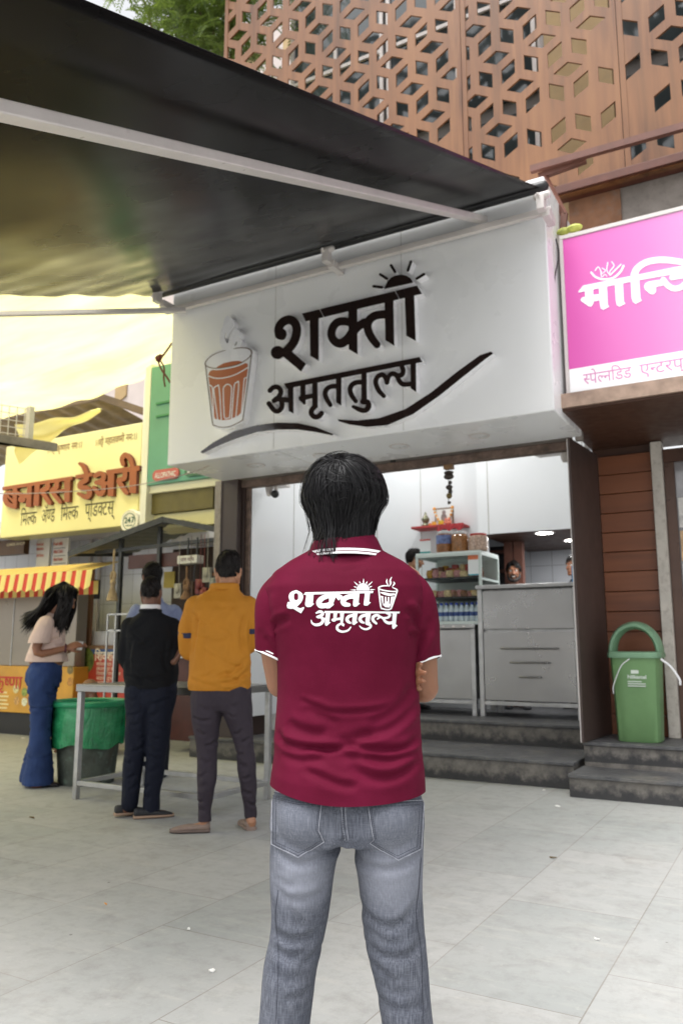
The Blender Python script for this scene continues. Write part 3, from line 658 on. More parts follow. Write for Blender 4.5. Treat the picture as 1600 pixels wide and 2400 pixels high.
for p in ((783, 620), (388, 712), (1282, 500)):
    c = onY(p[0], p[1], 5.86); b = MB(); b.box(c[0]-.03, c[0]+.03, 5.8, 5.99, c[2]-.05, c[2]+.02); b.box(c[0]-.05, c[0]+.01, 5.72, 5.8, c[2]-.02, c[2]+.1); b.tube([(c[0]-.05, 5.76, c[2]+.1), (c[0]+.03, 5.76, c[2]+.1)], .03, 10)
    b.tube([(c[0]-.03, 5.9, c[2]-.01), (c[0]-.03, 5.7, c[2]+.09)], .012, 8); part(b, 'bracket', M['alu'], aw, bevel=.003)
# ================================================================== PINK SIGN
YP = 6.3
pk = thing('backlit_signboard', 'backlit pink signboard with white lettering over the right neighbouring shop', 'sign', (-.2, YP, 3.14))
PZ0, PZ1, PXL = 3.14, 4.51, -1.474
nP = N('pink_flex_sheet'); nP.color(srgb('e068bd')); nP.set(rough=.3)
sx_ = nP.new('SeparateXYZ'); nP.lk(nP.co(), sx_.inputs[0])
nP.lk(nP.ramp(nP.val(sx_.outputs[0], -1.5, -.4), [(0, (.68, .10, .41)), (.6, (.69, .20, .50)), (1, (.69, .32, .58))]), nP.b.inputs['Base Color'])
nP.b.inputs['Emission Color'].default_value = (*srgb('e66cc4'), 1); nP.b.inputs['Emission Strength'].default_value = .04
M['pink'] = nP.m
nW = N('backlit_white_sheet'); nW.color((.85, .85, .86)); nW.set(rough=.3); nW.b.inputs['Emission Color'].default_value = (1, 1, 1, 1); nW.b.inputs['Emission Strength'].default_value = .08; M['bwhite'] = nW.m
b = MB(); b.box(PXL, 1.6, YP, YP+.22, PZ0, PZ1); part(b, 'sign_case', M['alu'], pk, bevel=.006)
zb = onY(1335, 866, YP)[2]
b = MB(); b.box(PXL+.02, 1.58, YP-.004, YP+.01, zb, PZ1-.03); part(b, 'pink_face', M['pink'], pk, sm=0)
b = MB(); b.box(PXL+.02, 1.58, YP-.0045, YP+.01, PZ0+.02, zb-.0005); part(b, 'white_band', M['bwhite'], pk, sm=0)
b = MB(); b.box(PXL-.008, 1.61, YP-.012, YP+.012, PZ1-.028, PZ1+.006); part(b, 'top_edge', M['alu'], pk, bevel=.003)
b = MB(); b.box(PXL-.01, PXL+.018, YP-.012, YP+.012, PZ0, PZ1-.03); part(b, 'side_edge', M['alu'], pk, bevel=.003)
K5 = crop(1310, 580, .18495, lambda x, y: onY(x, y, YP-.007))
pw = [('p', [(300, 482), (1568, 228), (2300, 80), (2300, 175), (1568, 318), (1000, 415), (600, 494), (252, 570), (235, 562)]), ('p', [(320, 520), (425, 500), (432, 700), (405, 748), (370, 745), (275, 680), (265, 660), (290, 630), (325, 625)]),
 ('p', [(415, 600), (515, 588), (515, 668), (420, 686)]), ('p', [(498, 490), (600, 470), (612, 720), (630, 750), (555, 790), (520, 770), (505, 660)]), ('p', [(700, 450), (803, 435), (815, 680), (835, 712), (760, 750), (725, 730), (712, 660)]),
 ('p', [(900, 390), (1008, 375), (1025, 640), (1042, 672), (965, 715), (930, 690), (912, 640)]), ('s', [(950, 390), (950, 340), (985, 265), (1080, 195), (1200, 163), (1350, 158), (1568, 188), (1760, 240), (1850, 330)], [48, 46, 42, 40, 40, 40, 38, 38, 40]),
 ('p', [(1085, 455), (1130, 430), (1285, 408), (1315, 480), (1222, 500), (1222, 560), (1190, 595), (1150, 590), (1080, 530), (1070, 490)]), ('s', [(1315, 410), (1370, 478), (1440, 518), (1520, 510), (1590, 460), (1620, 400)], 36), ('s', [(1425, 380), (1500, 365), (1600, 350)], 34),
 ('p', [(1800, 200), (1905, 180), (1925, 560), (1830, 600)]), ('s', [(1605, 420), (1680, 430), (1810, 380)], 32)] + \
 [('s', q, r) for q, r in (([(402, 318), (460, 375), (560, 403), (680, 385), (770, 310), (812, 232)], 13), ([(450, 292), (488, 247), (520, 290), (530, 370)], 6), ([(540, 262), (580, 290), (540, 330), (525, 300)], 5), ([(610, 190), (600, 290), (640, 350)], 6), ([(660, 180), (690, 230), (640, 300), (632, 340)], 6), ([(640, 350), (700, 290), (778, 215)], 8), ([(545, 370), (575, 340), (600, 365)], 5))]
letters('lettering', pw, K5, pk, 4, (0, .0028, 0), [M['bwhite'], M['bwhite']])
o1 = onY(1370, 875, YP-.006); u_ = (1, 0, 0); pr = mat('pink_small_lettering', srgb('dc8fc0'), .5)
hgt = .135
def tx(name, seq, o, size, m, parent, **k): return adopt(text(name, seq, o, k.pop('u', u_), (0, 0, 1), size, m, None, **k), parent)
tx('small_lettering', 'स/पेल/नडिड', (onY(1366, 890, YP-.006)[0], YP-.006, onY(1380, 900, YP)[2]), hgt, pr, pk, width=onY(1478, 870, YP)[0]-onY(1366, 890, YP)[0], half=.22)
tx('small_lettering', 'एन/टरप्ाइझेस', (onY(1498, 870, YP)[0], YP-.006, onY(1500, 880, YP)[2]-.0), hgt, pr, pk)
# scrap of paper and leaf wedged on the pink sign's top corner
c = onY(1345, 540, YP+.05); b = MB(c); b.ball(c+np.array([.0, 0, .02]), (.07, .05, .03), 10, 6); b.ball(c+np.array([-.09, 0, .015]), (.06, .04, .03), 8, 5); tag(b.build('crumpled_scrap', mat('lime_scrap', srgb('b9c05e'), .6, var=.3, scale=14), loc=c), 'crumpled lime and grey scrap lying on the pink sign corner', 'scrap')
# wires beside the white sign
for k, pts in enumerate(([(1297, 560), (1298, 640), (1292, 720), (1296, 800)], [(1302, 560), (1308, 600), (1298, 660), (1300, 740)])):
    b = MB(); P = [onY(x, y, 6.2) for x, y in pts]; b.tube(P, .006, 6, 6); tag(b.build('cable', M['black' if k else 'alu']), 'dark cable hanging in the gap between white and pink signs' if k else 'pale cable hanging in the gap between white and pink signs', 'cable')
# ================================================================== COUNTERS
CY = 8.32
M['glassclear'] = None
nG = N('display_glass'); nG.color((.93, .97, .96)); nG.set(rough=.02, trans=1.0, ior=1.01, spec=.6); M['glassclear'] = nG.m
M['darkgap'] = mat('dark_gap', (.03, .03, .03), .6)
def counter(label, x0, x1, ztop, panels, handles, strip):
    t = thing('steel_counter', label, 'counter', ((x0+x1)/2, CY, H2))
    b = MB()
    for x in (x0+.025, x1-.025):
        for y in (CY+.025, CY+.6): b.bar((x, y, H2), (x, y, ztop-.04), .05, mi=0)
    b.box(x0, x1, CY+.005, CY+.045, H2+.12, H2+.16); part(b, 'frame', M['steelsoft'], t, bevel=.003)
    for z0, z1 in panels: b = MB(); b.box(x0+.052, x1-.052, CY+.012, CY+.03, z0, z1); part(b, 'front_panel', M['steel'], t, bevel=.004)
    b = MB(); b.box(x0+.01, x1-.01, CY+.05, CY+.62, H2+.17, ztop-.05); part(b, 'body', M['steelsoft'], t)
    b = MB(); b.box(x0-.015, x1+.015, CY-.03, CY+.65, ztop-.045, ztop); part(b, 'counter_top', M['steel'], t, bevel=.008)
    for xa, xb, z in handles:
        b = MB(); b.tube([(xa, CY+.01, z), (xa, CY-.03, z), (xa+.02, CY-.035, z), (xb-.02, CY-.035, z), (xb, CY-.03, z), (xb, CY+.01, z)], .009, 8); part(b, 'handle', M['steel'], t)
    if strip:
        b = MB(); n = int((x1-x0)/.12)
        for i in range(n):
            b.ball((x0+.08+i*.12, CY-.032, ztop-.022), (.018, .006, .012), 10, 5)
        part(b, 'rivet_strip', M['alu'], t)
    return t
HX = lambda x, y: onY(x, y, CY)
hd = [(HX(a, y)[0], HX(c, y)[0], HX((a+c)/2, y)[2]) for a, c, y in ((1175, 1306, 1520), (1197, 1287, 1553), (1218, 1266, 1587))]
counter('tall steel service counter with three bar handles beside the right brown pillar', -3.02, -1.95, 1.80, ((.59, 1.30), (1.33, 1.74)), hd, 0)
counter('lower steel counter with a riveted edge under the glass display case', -5.05, -3.06, 1.385, ((.59, 1.33),), [], 1)
# glass display case
dx0, dx1 = HX(975, 1305)[0], HX(1122, 1295)[0]; dz1 = HX(1122, 1293)[2]; dz0 = 1.39; dy0, dy1 = CY+.02, CY+.6
dc = thing('display_case', 'glass display case of snacks and water bottles on the lower steel counter', 'display case', ((dx0+dx1)/2, CY+.3, dz0))
b = MB()
for x in (dx0, dx1):
    for y in (dy0, dy1): b.bar((x, y, dz0), (x, y, dz1), .03)
for z in (dz0+.015, dz1-.015):
    for y in (dy0, dy1): b.bar((dx0, y, z), (dx1, y, z), .035)
    for x in (dx0, dx1): b.bar((x, dy0, z), (x, dy1, z), .035)
b.bar((dx1, dy0, (dz0+dz1)/2+.1), (dx1, dy1, (dz0+dz1)/2+.1), .025); part(b, 'frame', mat('pale_green_aluminium', srgb('c3cfca'), .35, var=.05), dc, bevel=.003)
b = MB(); b.box(dx0-.01, dx1+.01, dy0-.01, dy1+.01, dz1+.002, dz1+.02); part(b, 'top', mat('pale_top', srgb('cfd8d4'), .3, var=.04), dc)
b = MB(); b.box(dx0+.02, dx1-.02, dy0-.003, dy0+.001, dz0+.04, dz1-.04); part(b, 'front_glass', M['glassclear'], dc, sm=0)
b = MB(); b.box(dx0+.02, dx1-.02, dy1, dy1+.01, dz0, dz1); part(b, 'back_panel', mat('pale_inner_panel', (.5, .55, .52), .4), dc)
zsh = [HX(1050, 1352)[2], HX(1050, 1398)[2]]
for z in zsh: b = MB(); b.box(dx0+.02, dx1-.02, dy0+.03, dy1-.01, z-.02, z); part(b, 'shelf', M['black'], dc)
# snacks: packets on the top shelves, bottles below
pk_m = [mat('snack_packet_'+n, srgb(c), .35, var=.45, scale=40) for n, c in (('pink', 'b07a78'), ('brown', '7a5238'), ('cream', 'c9b084'), ('gold', 'b5862f'), ('red', '9c3a30'))]
pb = []
for k in range(5):
    b = MB(); V = []; 
    R = [[(.055*math.cos(2*PI*i/12)*w_+.008*math.sin(i*3+z*40), .03*math.sin(2*PI*i/12)*w_**2+.004*math.cos(i*2), z) for i in range(12)] for z, w_ in ((0, .9), (.02, 1), (.06, 1.05), (.09, .95), (.11, .9), (.115, .6))]
    b.rings(R); pb.append(b.mesh('snack_packet'))
r3 = random.Random(3)
for s, (z, n) in enumerate(((zsh[0], 14), (zsh[0], 14), (zsh[1], 13), (zsh[1], 13))):
    for i in range(n):
        k = r3.randrange(5); me = pb[k]
        if not me.materials: me.materials.append(pk_m[k]); smooth(me)
        o = link('snack_packet', me, None); o.location = (dx0+.1+(dx1-dx0-.2)*i/(n-1), dy0+(.09 if s % 2 else .24)+.05*r3.random(), z+.002); o.rotation_euler = (r3.uniform(-.25, .1), 0, r3.uniform(-.5, .5)); o.scale = (.8, .9, (1.2 if s == 0 else .75 if s == 1 else .62)*(.8+.4*r3.random()))
        tag(o, 'small snack packet on the upper shelf of the glass display case' if s < 2 else 'small snack packet on the middle shelf of the glass display case', 'snack', 'snacks on the upper shelf' if s < 2 else 'snacks on the middle shelf')
mb_ = mat('clear_water_bottle', (.6, .66, .72), .12, var=.15, scale=20); lb = mat('blue_bottle_label', srgb('3a4f8c'), .4, var=.3, scale=30); cp = mat('blue_bottle_cap', srgb('2f4bb0'), .4)
root = thing('water_bottle', 'small water bottle with a blue label on the bottom shelf of the display case', 'bottle', (0, 0, 0), 0, 'water bottles in the display case')
b = MB(); b.lathe((0, 0, 0), [(.028, 0), (.031, .01), (.031, .05), (.029, .06), (.031, .07), (.031, .13), (.026, .15), (.013, .17), (.013, .18)], 14); b.build('body', mb_, root)
b = MB(); b.lathe((0, 0, 0), [(.0318, .055), (.0318, .1)], 14, cap=False); b.build('label', lb, root); b = MB(); b.lathe((0, 0, 0), [(.015, .178), (.015, .2), (.01, .202)], 12); b.build('cap', cp, root)
nb_ = 11
for r_ in range(2):
    for i in range(nb_):
        o = root if (i == 0 and r_ == 0) else copy_tree(root); o.location = (dx0+.07+(dx1-dx0-.14)*i/(nb_-1)+.03*r_, dy0+.07+.1*r_, dz0+.036)
# jars and card on top of the case
def jar(px_, wpx, label, body, lid, zt):
    c = HX(px_, 1290); r_ = wpx/1880*9.6/2; h_ = zt; t = thing('jar', label, 'jar', (c[0], CY+.12, dz1+.021))
    b = MB(); b.lathe((0, 0, 0), [(r_*.9, 0), (r_, .015), (r_, h_*.8), (r_*.82, h_*.88), (r_*.82, h_*.9)], 20); b.build('body', body, t)
    if lid: b = MB(); b.lathe((0, 0, 0), [(r_*.86, h_*.9), (r_*.88, h_), (r_*.8, h_*1.02)], 20); b.build('lid', lid, t)
    return t
rl = mat('red_jar_lid', srgb('b0342c'), .4); tl = mat('clear_jar_lid', (.6, .62, .62), .2)
t = jar(1032, 37, 'square-looking jar with a blue and red wrapper on the display case', mat('brown_biscuits_in_jar', srgb('8a5a34'), .15, var=.35, scale=45), tl, .24)
b = MB(); b.lathe((0, 0, 0), [(37/1880*9.6/2+.002, .1), (37/1880*9.6/2+.002, .2)], 20, cap=False); b.build('wrapper', mat('blue_red_wrapper', srgb('5f6f9a'), .4, var=.5, scale=25), t)
jar(1068, 38, 'tall clear jar of brown biscuits, between the wrapped jar and the red-lidded jar', mat('golden_biscuits_in_jar', srgb('94673f'), .15, var=.4, scale=60), tl, .225)
jar(1112, 42, 'wide jar with a red lid on the display case, nearest the smiling man', mat('striped_rolls_in_jar', srgb('b39a88'), .15, var=.45, scale=50), rl, .19)
def card(name, label, px_, x0, x1, y0, y1, Y, cols, tilt=0):
    t = thing(name, label, 'card', tuple(onY((x0+x1)/2, y1, Y)))
    A, B = onY(x0, y1, Y), onY(x1, y0, Y); z = A[2]; H_ = B[2]-A[2]
    for k, (f0, f1, c) in enumerate(cols):
        b = MB(); b.box(A[0], B[0], Y-.002-.001*k, Y+.004, z+H_*f0, z+H_*f1); part(b, 'card_face' if k == 0 else 'colour_band', mat(name+'_print_%s' % 'abc'[k], srgb(c), .4, var=.05), t, sm=0)
    return t
card('payment_card_stand', 'white payment card stand left of the jars on the display case', 0, 984, 1008, 1263, 1299, CY+.06, ((0, 1, 'd9dddd'), (0, .16, '2f8f8a'), (.9, 1, 'c05048')))
card('payment_sticker', 'orange topped white payment sticker on the display case front', 0, 1097, 1122, 1296, 1349, CY+.012, ((0, 1, 'dfe3e2'), (.72, 1, 'd6764a'), (0, .06, '3b9fb0')))
card('blue_card_stand', 'blue card on the tall counter beside the right pillar', 0, 1340, 1362, 1325, 1366, CY+.1, ((0, 1, '3b8fc4'),))
# red shrine shelf
ys = 9.33
sh = thing('shrine_shelf', 'small red shelf on the white wall carrying a garlanded picture', 'shelf', tuple(onY(1026, 1236, ys)))
A, B = onY(966, 1236, ys-.2), onY(1086, 1236, ys-.2); b = MB(); b.box(A[0], B[0], ys-.25, ys+.015, A[2]-.03, A[2]); part(b, 'board', mat('red_cloth_shelf', srgb('b23a3a'), .6, var=.25), sh, bevel=.006)
b = MB(); b.grid(lambda u, v: (A[0]+.35+(B[0]-A[0]-.33)*u, ys-.255-.01*math.sin(u*40), A[2]-.0-(.07+.02*math.sin(u*17))*v), 40, 3); part(b, 'cloth_edge', mat('red_cloth', srgb('a83238'), .7, var=.3), sh)
zs = A[2]; yp = ys-.12
pc = thing('framed_picture', 'framed shrine picture hung with orange and white garlands', 'picture', tuple(onY(1036, 1228, yp)))
C0, C1 = onY(1022, 1230, yp), onY(1058, 1192, yp)
b = MB(); b.box(C0[0]-.02, C1[0]+.02, yp, yp+.02, zs+.002, C1[2]+.02); part(b, 'frame', mat('dark_frame', srgb('7d6a58'), .4), pc, bevel=.004)
b = MB(); b.box(C0[0], C1[0], yp-.004, yp-.001, zs+.02, C1[2]); part(b, 'print', mat('white_print', (.75, .74, .72), .3), pc)
xm = (C0[0]+C1[0])/2; b = MB(); b.ball((xm, yp-.005, zs+.1), (.04, .003, .06)); b.ball((xm, yp-.005, zs+.17), (.025, .003, .028)); part(b, 'painted_figure', mat('painted_figure', srgb('8a7a78'), .5, var=.4, scale=30), pc)
for s in (-1, 1):
    b = MB(); b2 = MB()
    for i in range(9):
        q = i/8; p = (xm+s*(.12-.085*q+.02*math.sin(q*3)), yp-.02, C1[2]+.01-(C1[2]-zs-.03)*q); (b if i % 2 == 0 else b2).ball(p, .017+.006*(i == 0), 8, 6)
    part(b, 'garland_orange', M['org'], pc); part(b2, 'garland_white', mat('white_flower', (.75, .7, .6), .6), pc)
for k, (x_, c_, r_) in enumerate(((1017, 'e0a030', .03), (1034, 'd9b02a', .035), (1050, 'd98068', .045), (1008, 'd07a3a', .02))):
    p = onY(x_, 1230, ys-.2); b = MB(p); b.ball((p[0], p[1], zs+r_*.8), (r_, r_*.8, r_*.8)); 
    for i in range(7): b.ball((p[0]+r_*.8*math.cos(i), p[1]-r_*.5, zs+r_*.8+r_*.6*math.sin(i*2)), r_*.4, 6, 5)
    tag(b.build('flower_heap', mat('marigold_%s' % 'abcd'[k], srgb(c_), .6, var=.3, scale=30), loc=p), ['yellow flower heap at the left foot of the shrine picture', 'golden flower heap in front of the shrine picture', 'pink orange flower heap at the right foot of the shrine picture', 'small orange flower between brass lamp and shrine picture'][k], 'flowers')
p = onY(997, 1232, ys-.15); b = MB(p); b.lathe((p[0], p[1], zs), [(.045, 0), (.05, .02), (.03, .05), (.045, .07), (.05, .1), (.03, .13), (.012, .16), (.016, .17), (.004, .19)], 14); tag(b.build('brass_lamp', mat('dull_brass', srgb('7b7a62'), .35, .6), loc=p), 'small dull brass lamp at the left end of the red shelf', 'lamp')
# charm chain hanging from the lintel
yc = 7.02; ch = thing('hanging_charm', 'dangling lucky charm of wooden blocks and seeds hanging in the shop opening', 'charm', tuple(onY(1050, 1180, yc)))
b = MB(); b.tube([onY(1050, 1055, yc), onY(1050, 1182, yc)], .003, 6); part(b, 'string', M['black'], ch)
def at(x, y): return onY(x, y, yc)
b = MB(); q = at(1051, 1093); b.box(q[0]-.045, q[0]+.045, yc-.03, yc+.03, q[2]-.03, q[2]+.03); part(b, 'wooden_block', mat('charm_wood', srgb('8a6a48'), .6, var=.2, scale=20), ch, bevel=.004)
dkb = mat('dark_seed', srgb('3a322c'), .4, var=.3)
for k, (x_, y_, a_, b__) in enumerate(((1051, 1108, .05, .02), (1051, 1117, .052, .03), (1054, 1131, .02, .02), (1052, 1142, .035, .025), (1055, 1152, .02, .03), (1052, 1162, .03, .03), (1052, 1178, .018, .015))):
    b = MB(); b.ball(at(x_, y_), (a_, a_*.7, b__)); part(b, 'charm_bead', dkb if k != 5 else mat('old_coin', srgb('7a6a42'), .4, .5), ch)
# cctv pair, shutter case, dome camera, clip
cc = onY(640, 1146, 7.15); cv = thing('security_camera', 'pair of white and black security cameras under the lintel by the left pillar', 'camera', tuple(cc))
b = MB(); b.box(cc[0]-.1, cc[0]+.13, 7.06, 7.3, cc[2]+.03, cc[2]+.055); b.bar((cc[0], 7.07, cc[2]+.05), (cc[0], 7.07, 2.9), .03); part(b, 'mount', M['alu'], cv, bevel=.004)
b = MB(); b.tube([(cc[0]-.05, 7.15, cc[2]+.03), (cc[0]-.02, 7.1, cc[2]-.06)], [.05, .03], 12); part(b, 'white_camera', M['alu'], cv)
b = MB(); b.tube([(cc[0]+.06, 7.12, cc[2]+.03), (cc[0]+.06, 7.12, cc[2]-.03)], .02, 10); part(b, 'stem', M['alu'], cv); b = MB(); b.ball((cc[0]+.06, 7.1, cc[2]-.07), .045, 14, 10); part(b, 'black_dome', M['black'], cv)
c = onY(1283, 1050, 7.25); sb = thing('shutter_case', 'grey white metal case tucked under the lintel at the right end', 'case', tuple(c))
b = MB(); x0, x1 = onY(1228, 1050, 7.25)[0], -1.68; b.prism([(x0, 7.1, c[2]+.06), (x1, 7.1, c[2]+.06), (x1, 7.1, c[2]-.05), (x0+.1, 7.1, c[2]-.05), (x0, 7.1, c[2]+.0)], (0, .3, 0)); part(b, 'case', M['alu'], sb, bevel=.004)
q = onY(1322, 1075, 7.2); b = MB(); b.lathe((q[0], 7.25, q[2]-.02), [(.03, 0), (.045, .03), (.05, .12)], 14); part(b, 'hanging_fitting', M['alu'], sb)
q = onY(1356, 1018, 6.93); b = MB(); b.box(q[0]-.03, q[0]+.03, 6.9, 6.955, q[2]-.06, q[2]+.02); part(b, 'clamp', M['concrete'], sb, bevel=.004)
q = onY(922, 1090, 7.0); b = MB(q); b.box(q[0]-.02, q[0]+.02, 6.97, 7.0, q[2]-.01, q[2]+.06)
for s in (-1, 1): b.bar((q[0], 6.99, q[2]), (q[0]+s*.06, 6.99, q[2]-.03), .015); b.bar((q[0], 6.99, q[2]), (q[0]+s*.05, 6.99, q[2]+.01), .012)
tag(b.build('shutter_hook', M['blkmetal'], loc=q), 'small dark clip under the lintel beside the black hair', 'hook')
# steel boiler corner left
c = onY(612, 1390, 8.5); bo = thing('steel_boiler', 'steel tea boiler frame on the counter left of the maroon shirt', 'boiler', (c[0], 8.6, 1.386))
x0, x1 = onY(590, 1400, 8.5)[0], onY(690, 1400, 8.5)[0]; zt = onY(620, 1342, 8.5)[2]
b = MB(); b.box(x0, x1, 8.5, 8.85, 1.387, zt-.06); part(b, 'tank', M['steel'], bo, bevel=.02)
b = MB(); b.tube([(x0, 8.47, 1.39), (x0, 8.47, zt-.06), (x0+.06, 8.47, zt), (x1, 8.47, zt)], .022, 10); b.tube([(x0+.06, 8.47, 1.39), (x0+.06, 8.47, zt-.1)], .016, 10); part(b, 'pipe_frame', M['steelsoft'], bo)
for k, x_ in enumerate((626, 637)):
    q = onY(x_, 1338, 8.6); b = MB((q[0], 8.6, zt-.05)); b.lathe((q[0], 8.6, zt-.058), [(.028, 0), (.045, .14), (.043, .141), (.026, .005)], 16); tag(b.build('steel_tumbler', M['steel'], loc=(q[0], 8.6, zt-.05)), ['steel tumbler on the boiler, the one nearer the orange jacket', 'steel tumbler on the boiler, the one nearer the maroon shoulder'][k], 'tumbler')
# orange fruit peel on the step
q = onZ(1347, 1752, H1); b = MB(q); b.ball((q[0], q[1], H1+.022), (.045, .03, .02), 10, 6); b.ball((q[0]+.035, q[1]-.01, H1+.02), (.02, .02, .018), 8, 5); tag(b.build('orange_scrap', M['org'], loc=q), 'bright orange scrap on the lower step next to the right pillar', 'scrap')
# ================================================================== GREEN LITTER BIN, right
gb = thing('litter_bin', 'green plastic litter bin with an arched lid in front of the brown planks', 'litter bin', (-1.24, 7.2, .371))
gm = mat('green_plastic', srgb('6a8f5e'), .5, var=.10, scale=3, dirt=.25, dirtc=srgb('4a6a44')); gm2 = mat('green_plastic_lid', srgb('74997a'), .5, var=.12, scale=4, dirt=.3, dirtc=srgb('4a5a44'))
GX0, GX1 = onY(1432, 1640, 7.1)[0], onY(1545, 1640, 7.1)[0]; gx = (GX0+GX1)/2; gw = (GX1-GX0)/2; gy = 7.27
zl = onY(1488, 1535, 7.1)[2]; za = onY(1488, 1465, 7.15)[2]
def sq(cx, cy, hx, hy, z, n=32, e=5): 
    out = []
    for k in range(n):
        a = 2*PI*k/n; c_, s_ = math.cos(a), math.sin(a); r_ = (abs(c_)**e+abs(s_)**e)**(-1/e); out.append((cx+hx*c_*r_, cy+hy*s_*r_, z))
    return out
b = MB(); b.rings([sq(gx, gy, gw*.86, .15, .372), sq(gx, gy, gw*.9, .155, .38), sq(gx, gy, gw*.98, .17, .8), sq(gx, gy, gw*1.04, .185, zl-.02)]); part(b, 'body', gm, gb)
b = MB(); b.rings([sq(gx, gy, gw*1.14, .2, zl-.025), sq(gx, gy, gw*1.16, .205, zl+.0), sq(gx, gy, gw*1.13, .2, zl+.02), sq(gx, gy, gw*1.0, .17, zl+.028)]); part(b, 'rim', gm2, gb)
b = MB(); b.tube([(gx+gw*math.cos(a)*(1.0), gy, zl+.02+(za-zl-.02)*math.sin(a)) for a in np.linspace(0, PI, 25)], .034, 10, 1, flat=3.2, ref=(0, 0, 1)); part(b, 'arched_lid', gm2, gb)
stw = mat('white_plastic_strap', (.8, .8, .82), .4)
for pts in (((1473, 1545), (1455, 1560), (1442, 1590), (1436, 1610), (1437, 1625)), ((1548, 1545), (1570, 1562), (1590, 1590), (1593, 1605))):
    b = MB(); b.tube([onY(x, y, 7.05) for x, y in pts], .009, 8, 4, flat=.5); part(b, 'strap', stw, gb)
q = onY(1470, 1600, gy-.175); stk = mat('faded_white_print', (.62, .68, .62), .5)
xl, zl2 = q[0], q[2]; yb = gy-.177
for k, (a, b_, c_, d_) in enumerate(((.03, .09, .075, .125),)):
    b = MB(); b.box(xl+a, xl+b_, yb-.002, yb+.004, zl2+c_, zl2+d_); part(b, 'printed_mark', stk, gb)
tx('printed_name', 'Nilkamal', (xl, yb-.002, zl2+.035), .04, stk, gb, bold=.03, width=.15)
for k in range(3): b = MB(); b.box(xl, xl+.14-.03*(k == 2), yb-.002, yb+.003, zl2-.03+.018*k, zl2-.022+.018*k); part(b, 'printed_line', stk, gb)
# ================================================================== YELLOW DAIRY SHOP, left
YD = 8.0
ds = thing('dairy_shop', 'white tiled shop behind the yellow dairy sign on the left', 'shop', (-8.6, 9, 0))
b = MB(); b.box(-14, -5.78, 9.2, 9.4, 0, 3.3); part(b, 'tiled_wall', M['tile'], ds)
b = MB(); b.box(-14, -7.0, 8.1, 9.2, 2.85, 2.95); part(b, 'ceiling', M['alu'], ds)
b = MB(); b.box(-7.62, -5.79, 8.6, 9.2, 2.6, 5.0); part(b, 'concrete_upper_wall', mat('pale_concrete', srgb('b9b6b4'), .85, var=.12, scale=4, dirt=.3), ds)
q0, q1 = onY(150, 1240, 9.1), onY(160, 1380, 9.1)
b = MB(); b.box(q0[0]-.02, q0[0]+.02, 9.1, 9.14, .6, 2.85); part(b, 'dark_post', M['black'], ds)
for x_ in (onY(215, 1350, 9.2)[0], onY(236, 1350, 9.2)[0]): b = MB(); b.box(x_-.02, x_+.02, 9.14, 9.19, .5, 2.85); part(b, 'white_upright', M['alu'], ds)
yo = thing('yellow_signboard', 'yellow dairy signboard with raised brown lettering behind the striped cart', 'sign', (-9.1, YD, 2.78))
A = onY(0, 1260, YD); B = onY(332, 1000, YD); zy0, zy1 = 2.775, onY(330, 990, YD)[2]
XD0, XD1 = A[0], onY(328, 1100, YD)[0]
b = MB(); b.box(XD0, XD1, YD, YD+.35, zy0, zy1); part(b, 'board', M['yellow'], yo, bevel=.015)
b = MB(); b.box(XD1+.0, XD1+.14, YD+.02, YD+.34, 2.6, 5.0); part(b, 'cream_post', mat('cream_post', srgb('efe6c4'), .5, var=.04), yo)
K7 = crop(0, 1040, .21684, lambda x, y: onY(x, y, YD-.06))
bl = mat('brown_letter_face', srgb('8f4a20'), .4, var=.1, scale=3); bs = mat('dark_brown_letter_side', srgb('6a2c1a'), .5)
dw = [('p', [(28, 467), (785, 350), (785, 388), (28, 504)]), ('p', [(140, 470), (188, 462), (182, 700), (140, 690)]), ('s', [(150, 545), (95, 530), (60, 560), (60, 610), (90, 655), (150, 680)], [20, 22, 24, 26, 26, 22]), ('s', [(85, 565), (145, 625)], 12),
 ('p', [(298, 455), (345, 448), (338, 684), (280, 682)]), ('s', [(235, 600), (240, 602)], 36), ('s', [(195, 535), (250, 560), (310, 570)], 20), ('p', [(378, 445), (432, 436), (420, 672), (362, 670)]),
 ('s', [(515, 420), (512, 478), (458, 508), (482, 560), (535, 640)], [25, 25, 25, 24, 22]), ('s', [(615, 405), (610, 470), (565, 505), (595, 560), (650, 630)], [24, 24, 24, 22, 20]), ('p', [(695, 385), (762, 376), (752, 630), (695, 630)]), ('s', [(600, 520), (705, 500)], 16),
 ('p', [(815, 340), (1000, 308), (1000, 350), (822, 382)]), ('p', [(1150, 285), (1508, 233), (1508, 290), (1150, 332)]), ('s', [(930, 335), (930, 390), (875, 425), (868, 468), (935, 480), (970, 525), (935, 575), (850, 540)], [28, 28, 27, 27, 28, 28, 28, 18]),
 ('s', [(865, 215), (900, 245), (932, 315)], [18, 22, 22]), ('s', [(1030, 345), (1080, 320), (1122, 345), (1105, 395), (1045, 420)], 25), ('s', [(1070, 415), (1118, 450), (1112, 520), (1070, 540), (1015, 470)], [25, 26, 26, 26, 18]), ('s', [(1110, 430), (1190, 425)], 20), ('p', [(1165, 300), (1237, 288), (1227, 567), (1165, 567)]),
 ('s', [(1350, 275), (1345, 370), (1285, 395), (1310, 450), (1365, 530)], [26, 26, 26, 26, 24]), ('p', [(1400, 255), (1480, 243), (1470, 537), (1398, 532)]), ('s', [(1430, 250), (1405, 165), (1355, 120), (1318, 165), (1330, 222)], [22, 24, 26, 24, 22])]
letters('lettering', dw, K7, yo, 5, (0, .058, 0), [bl, bs])
dk = mat('dark_olive_lettering', srgb('4a4420'), .5)
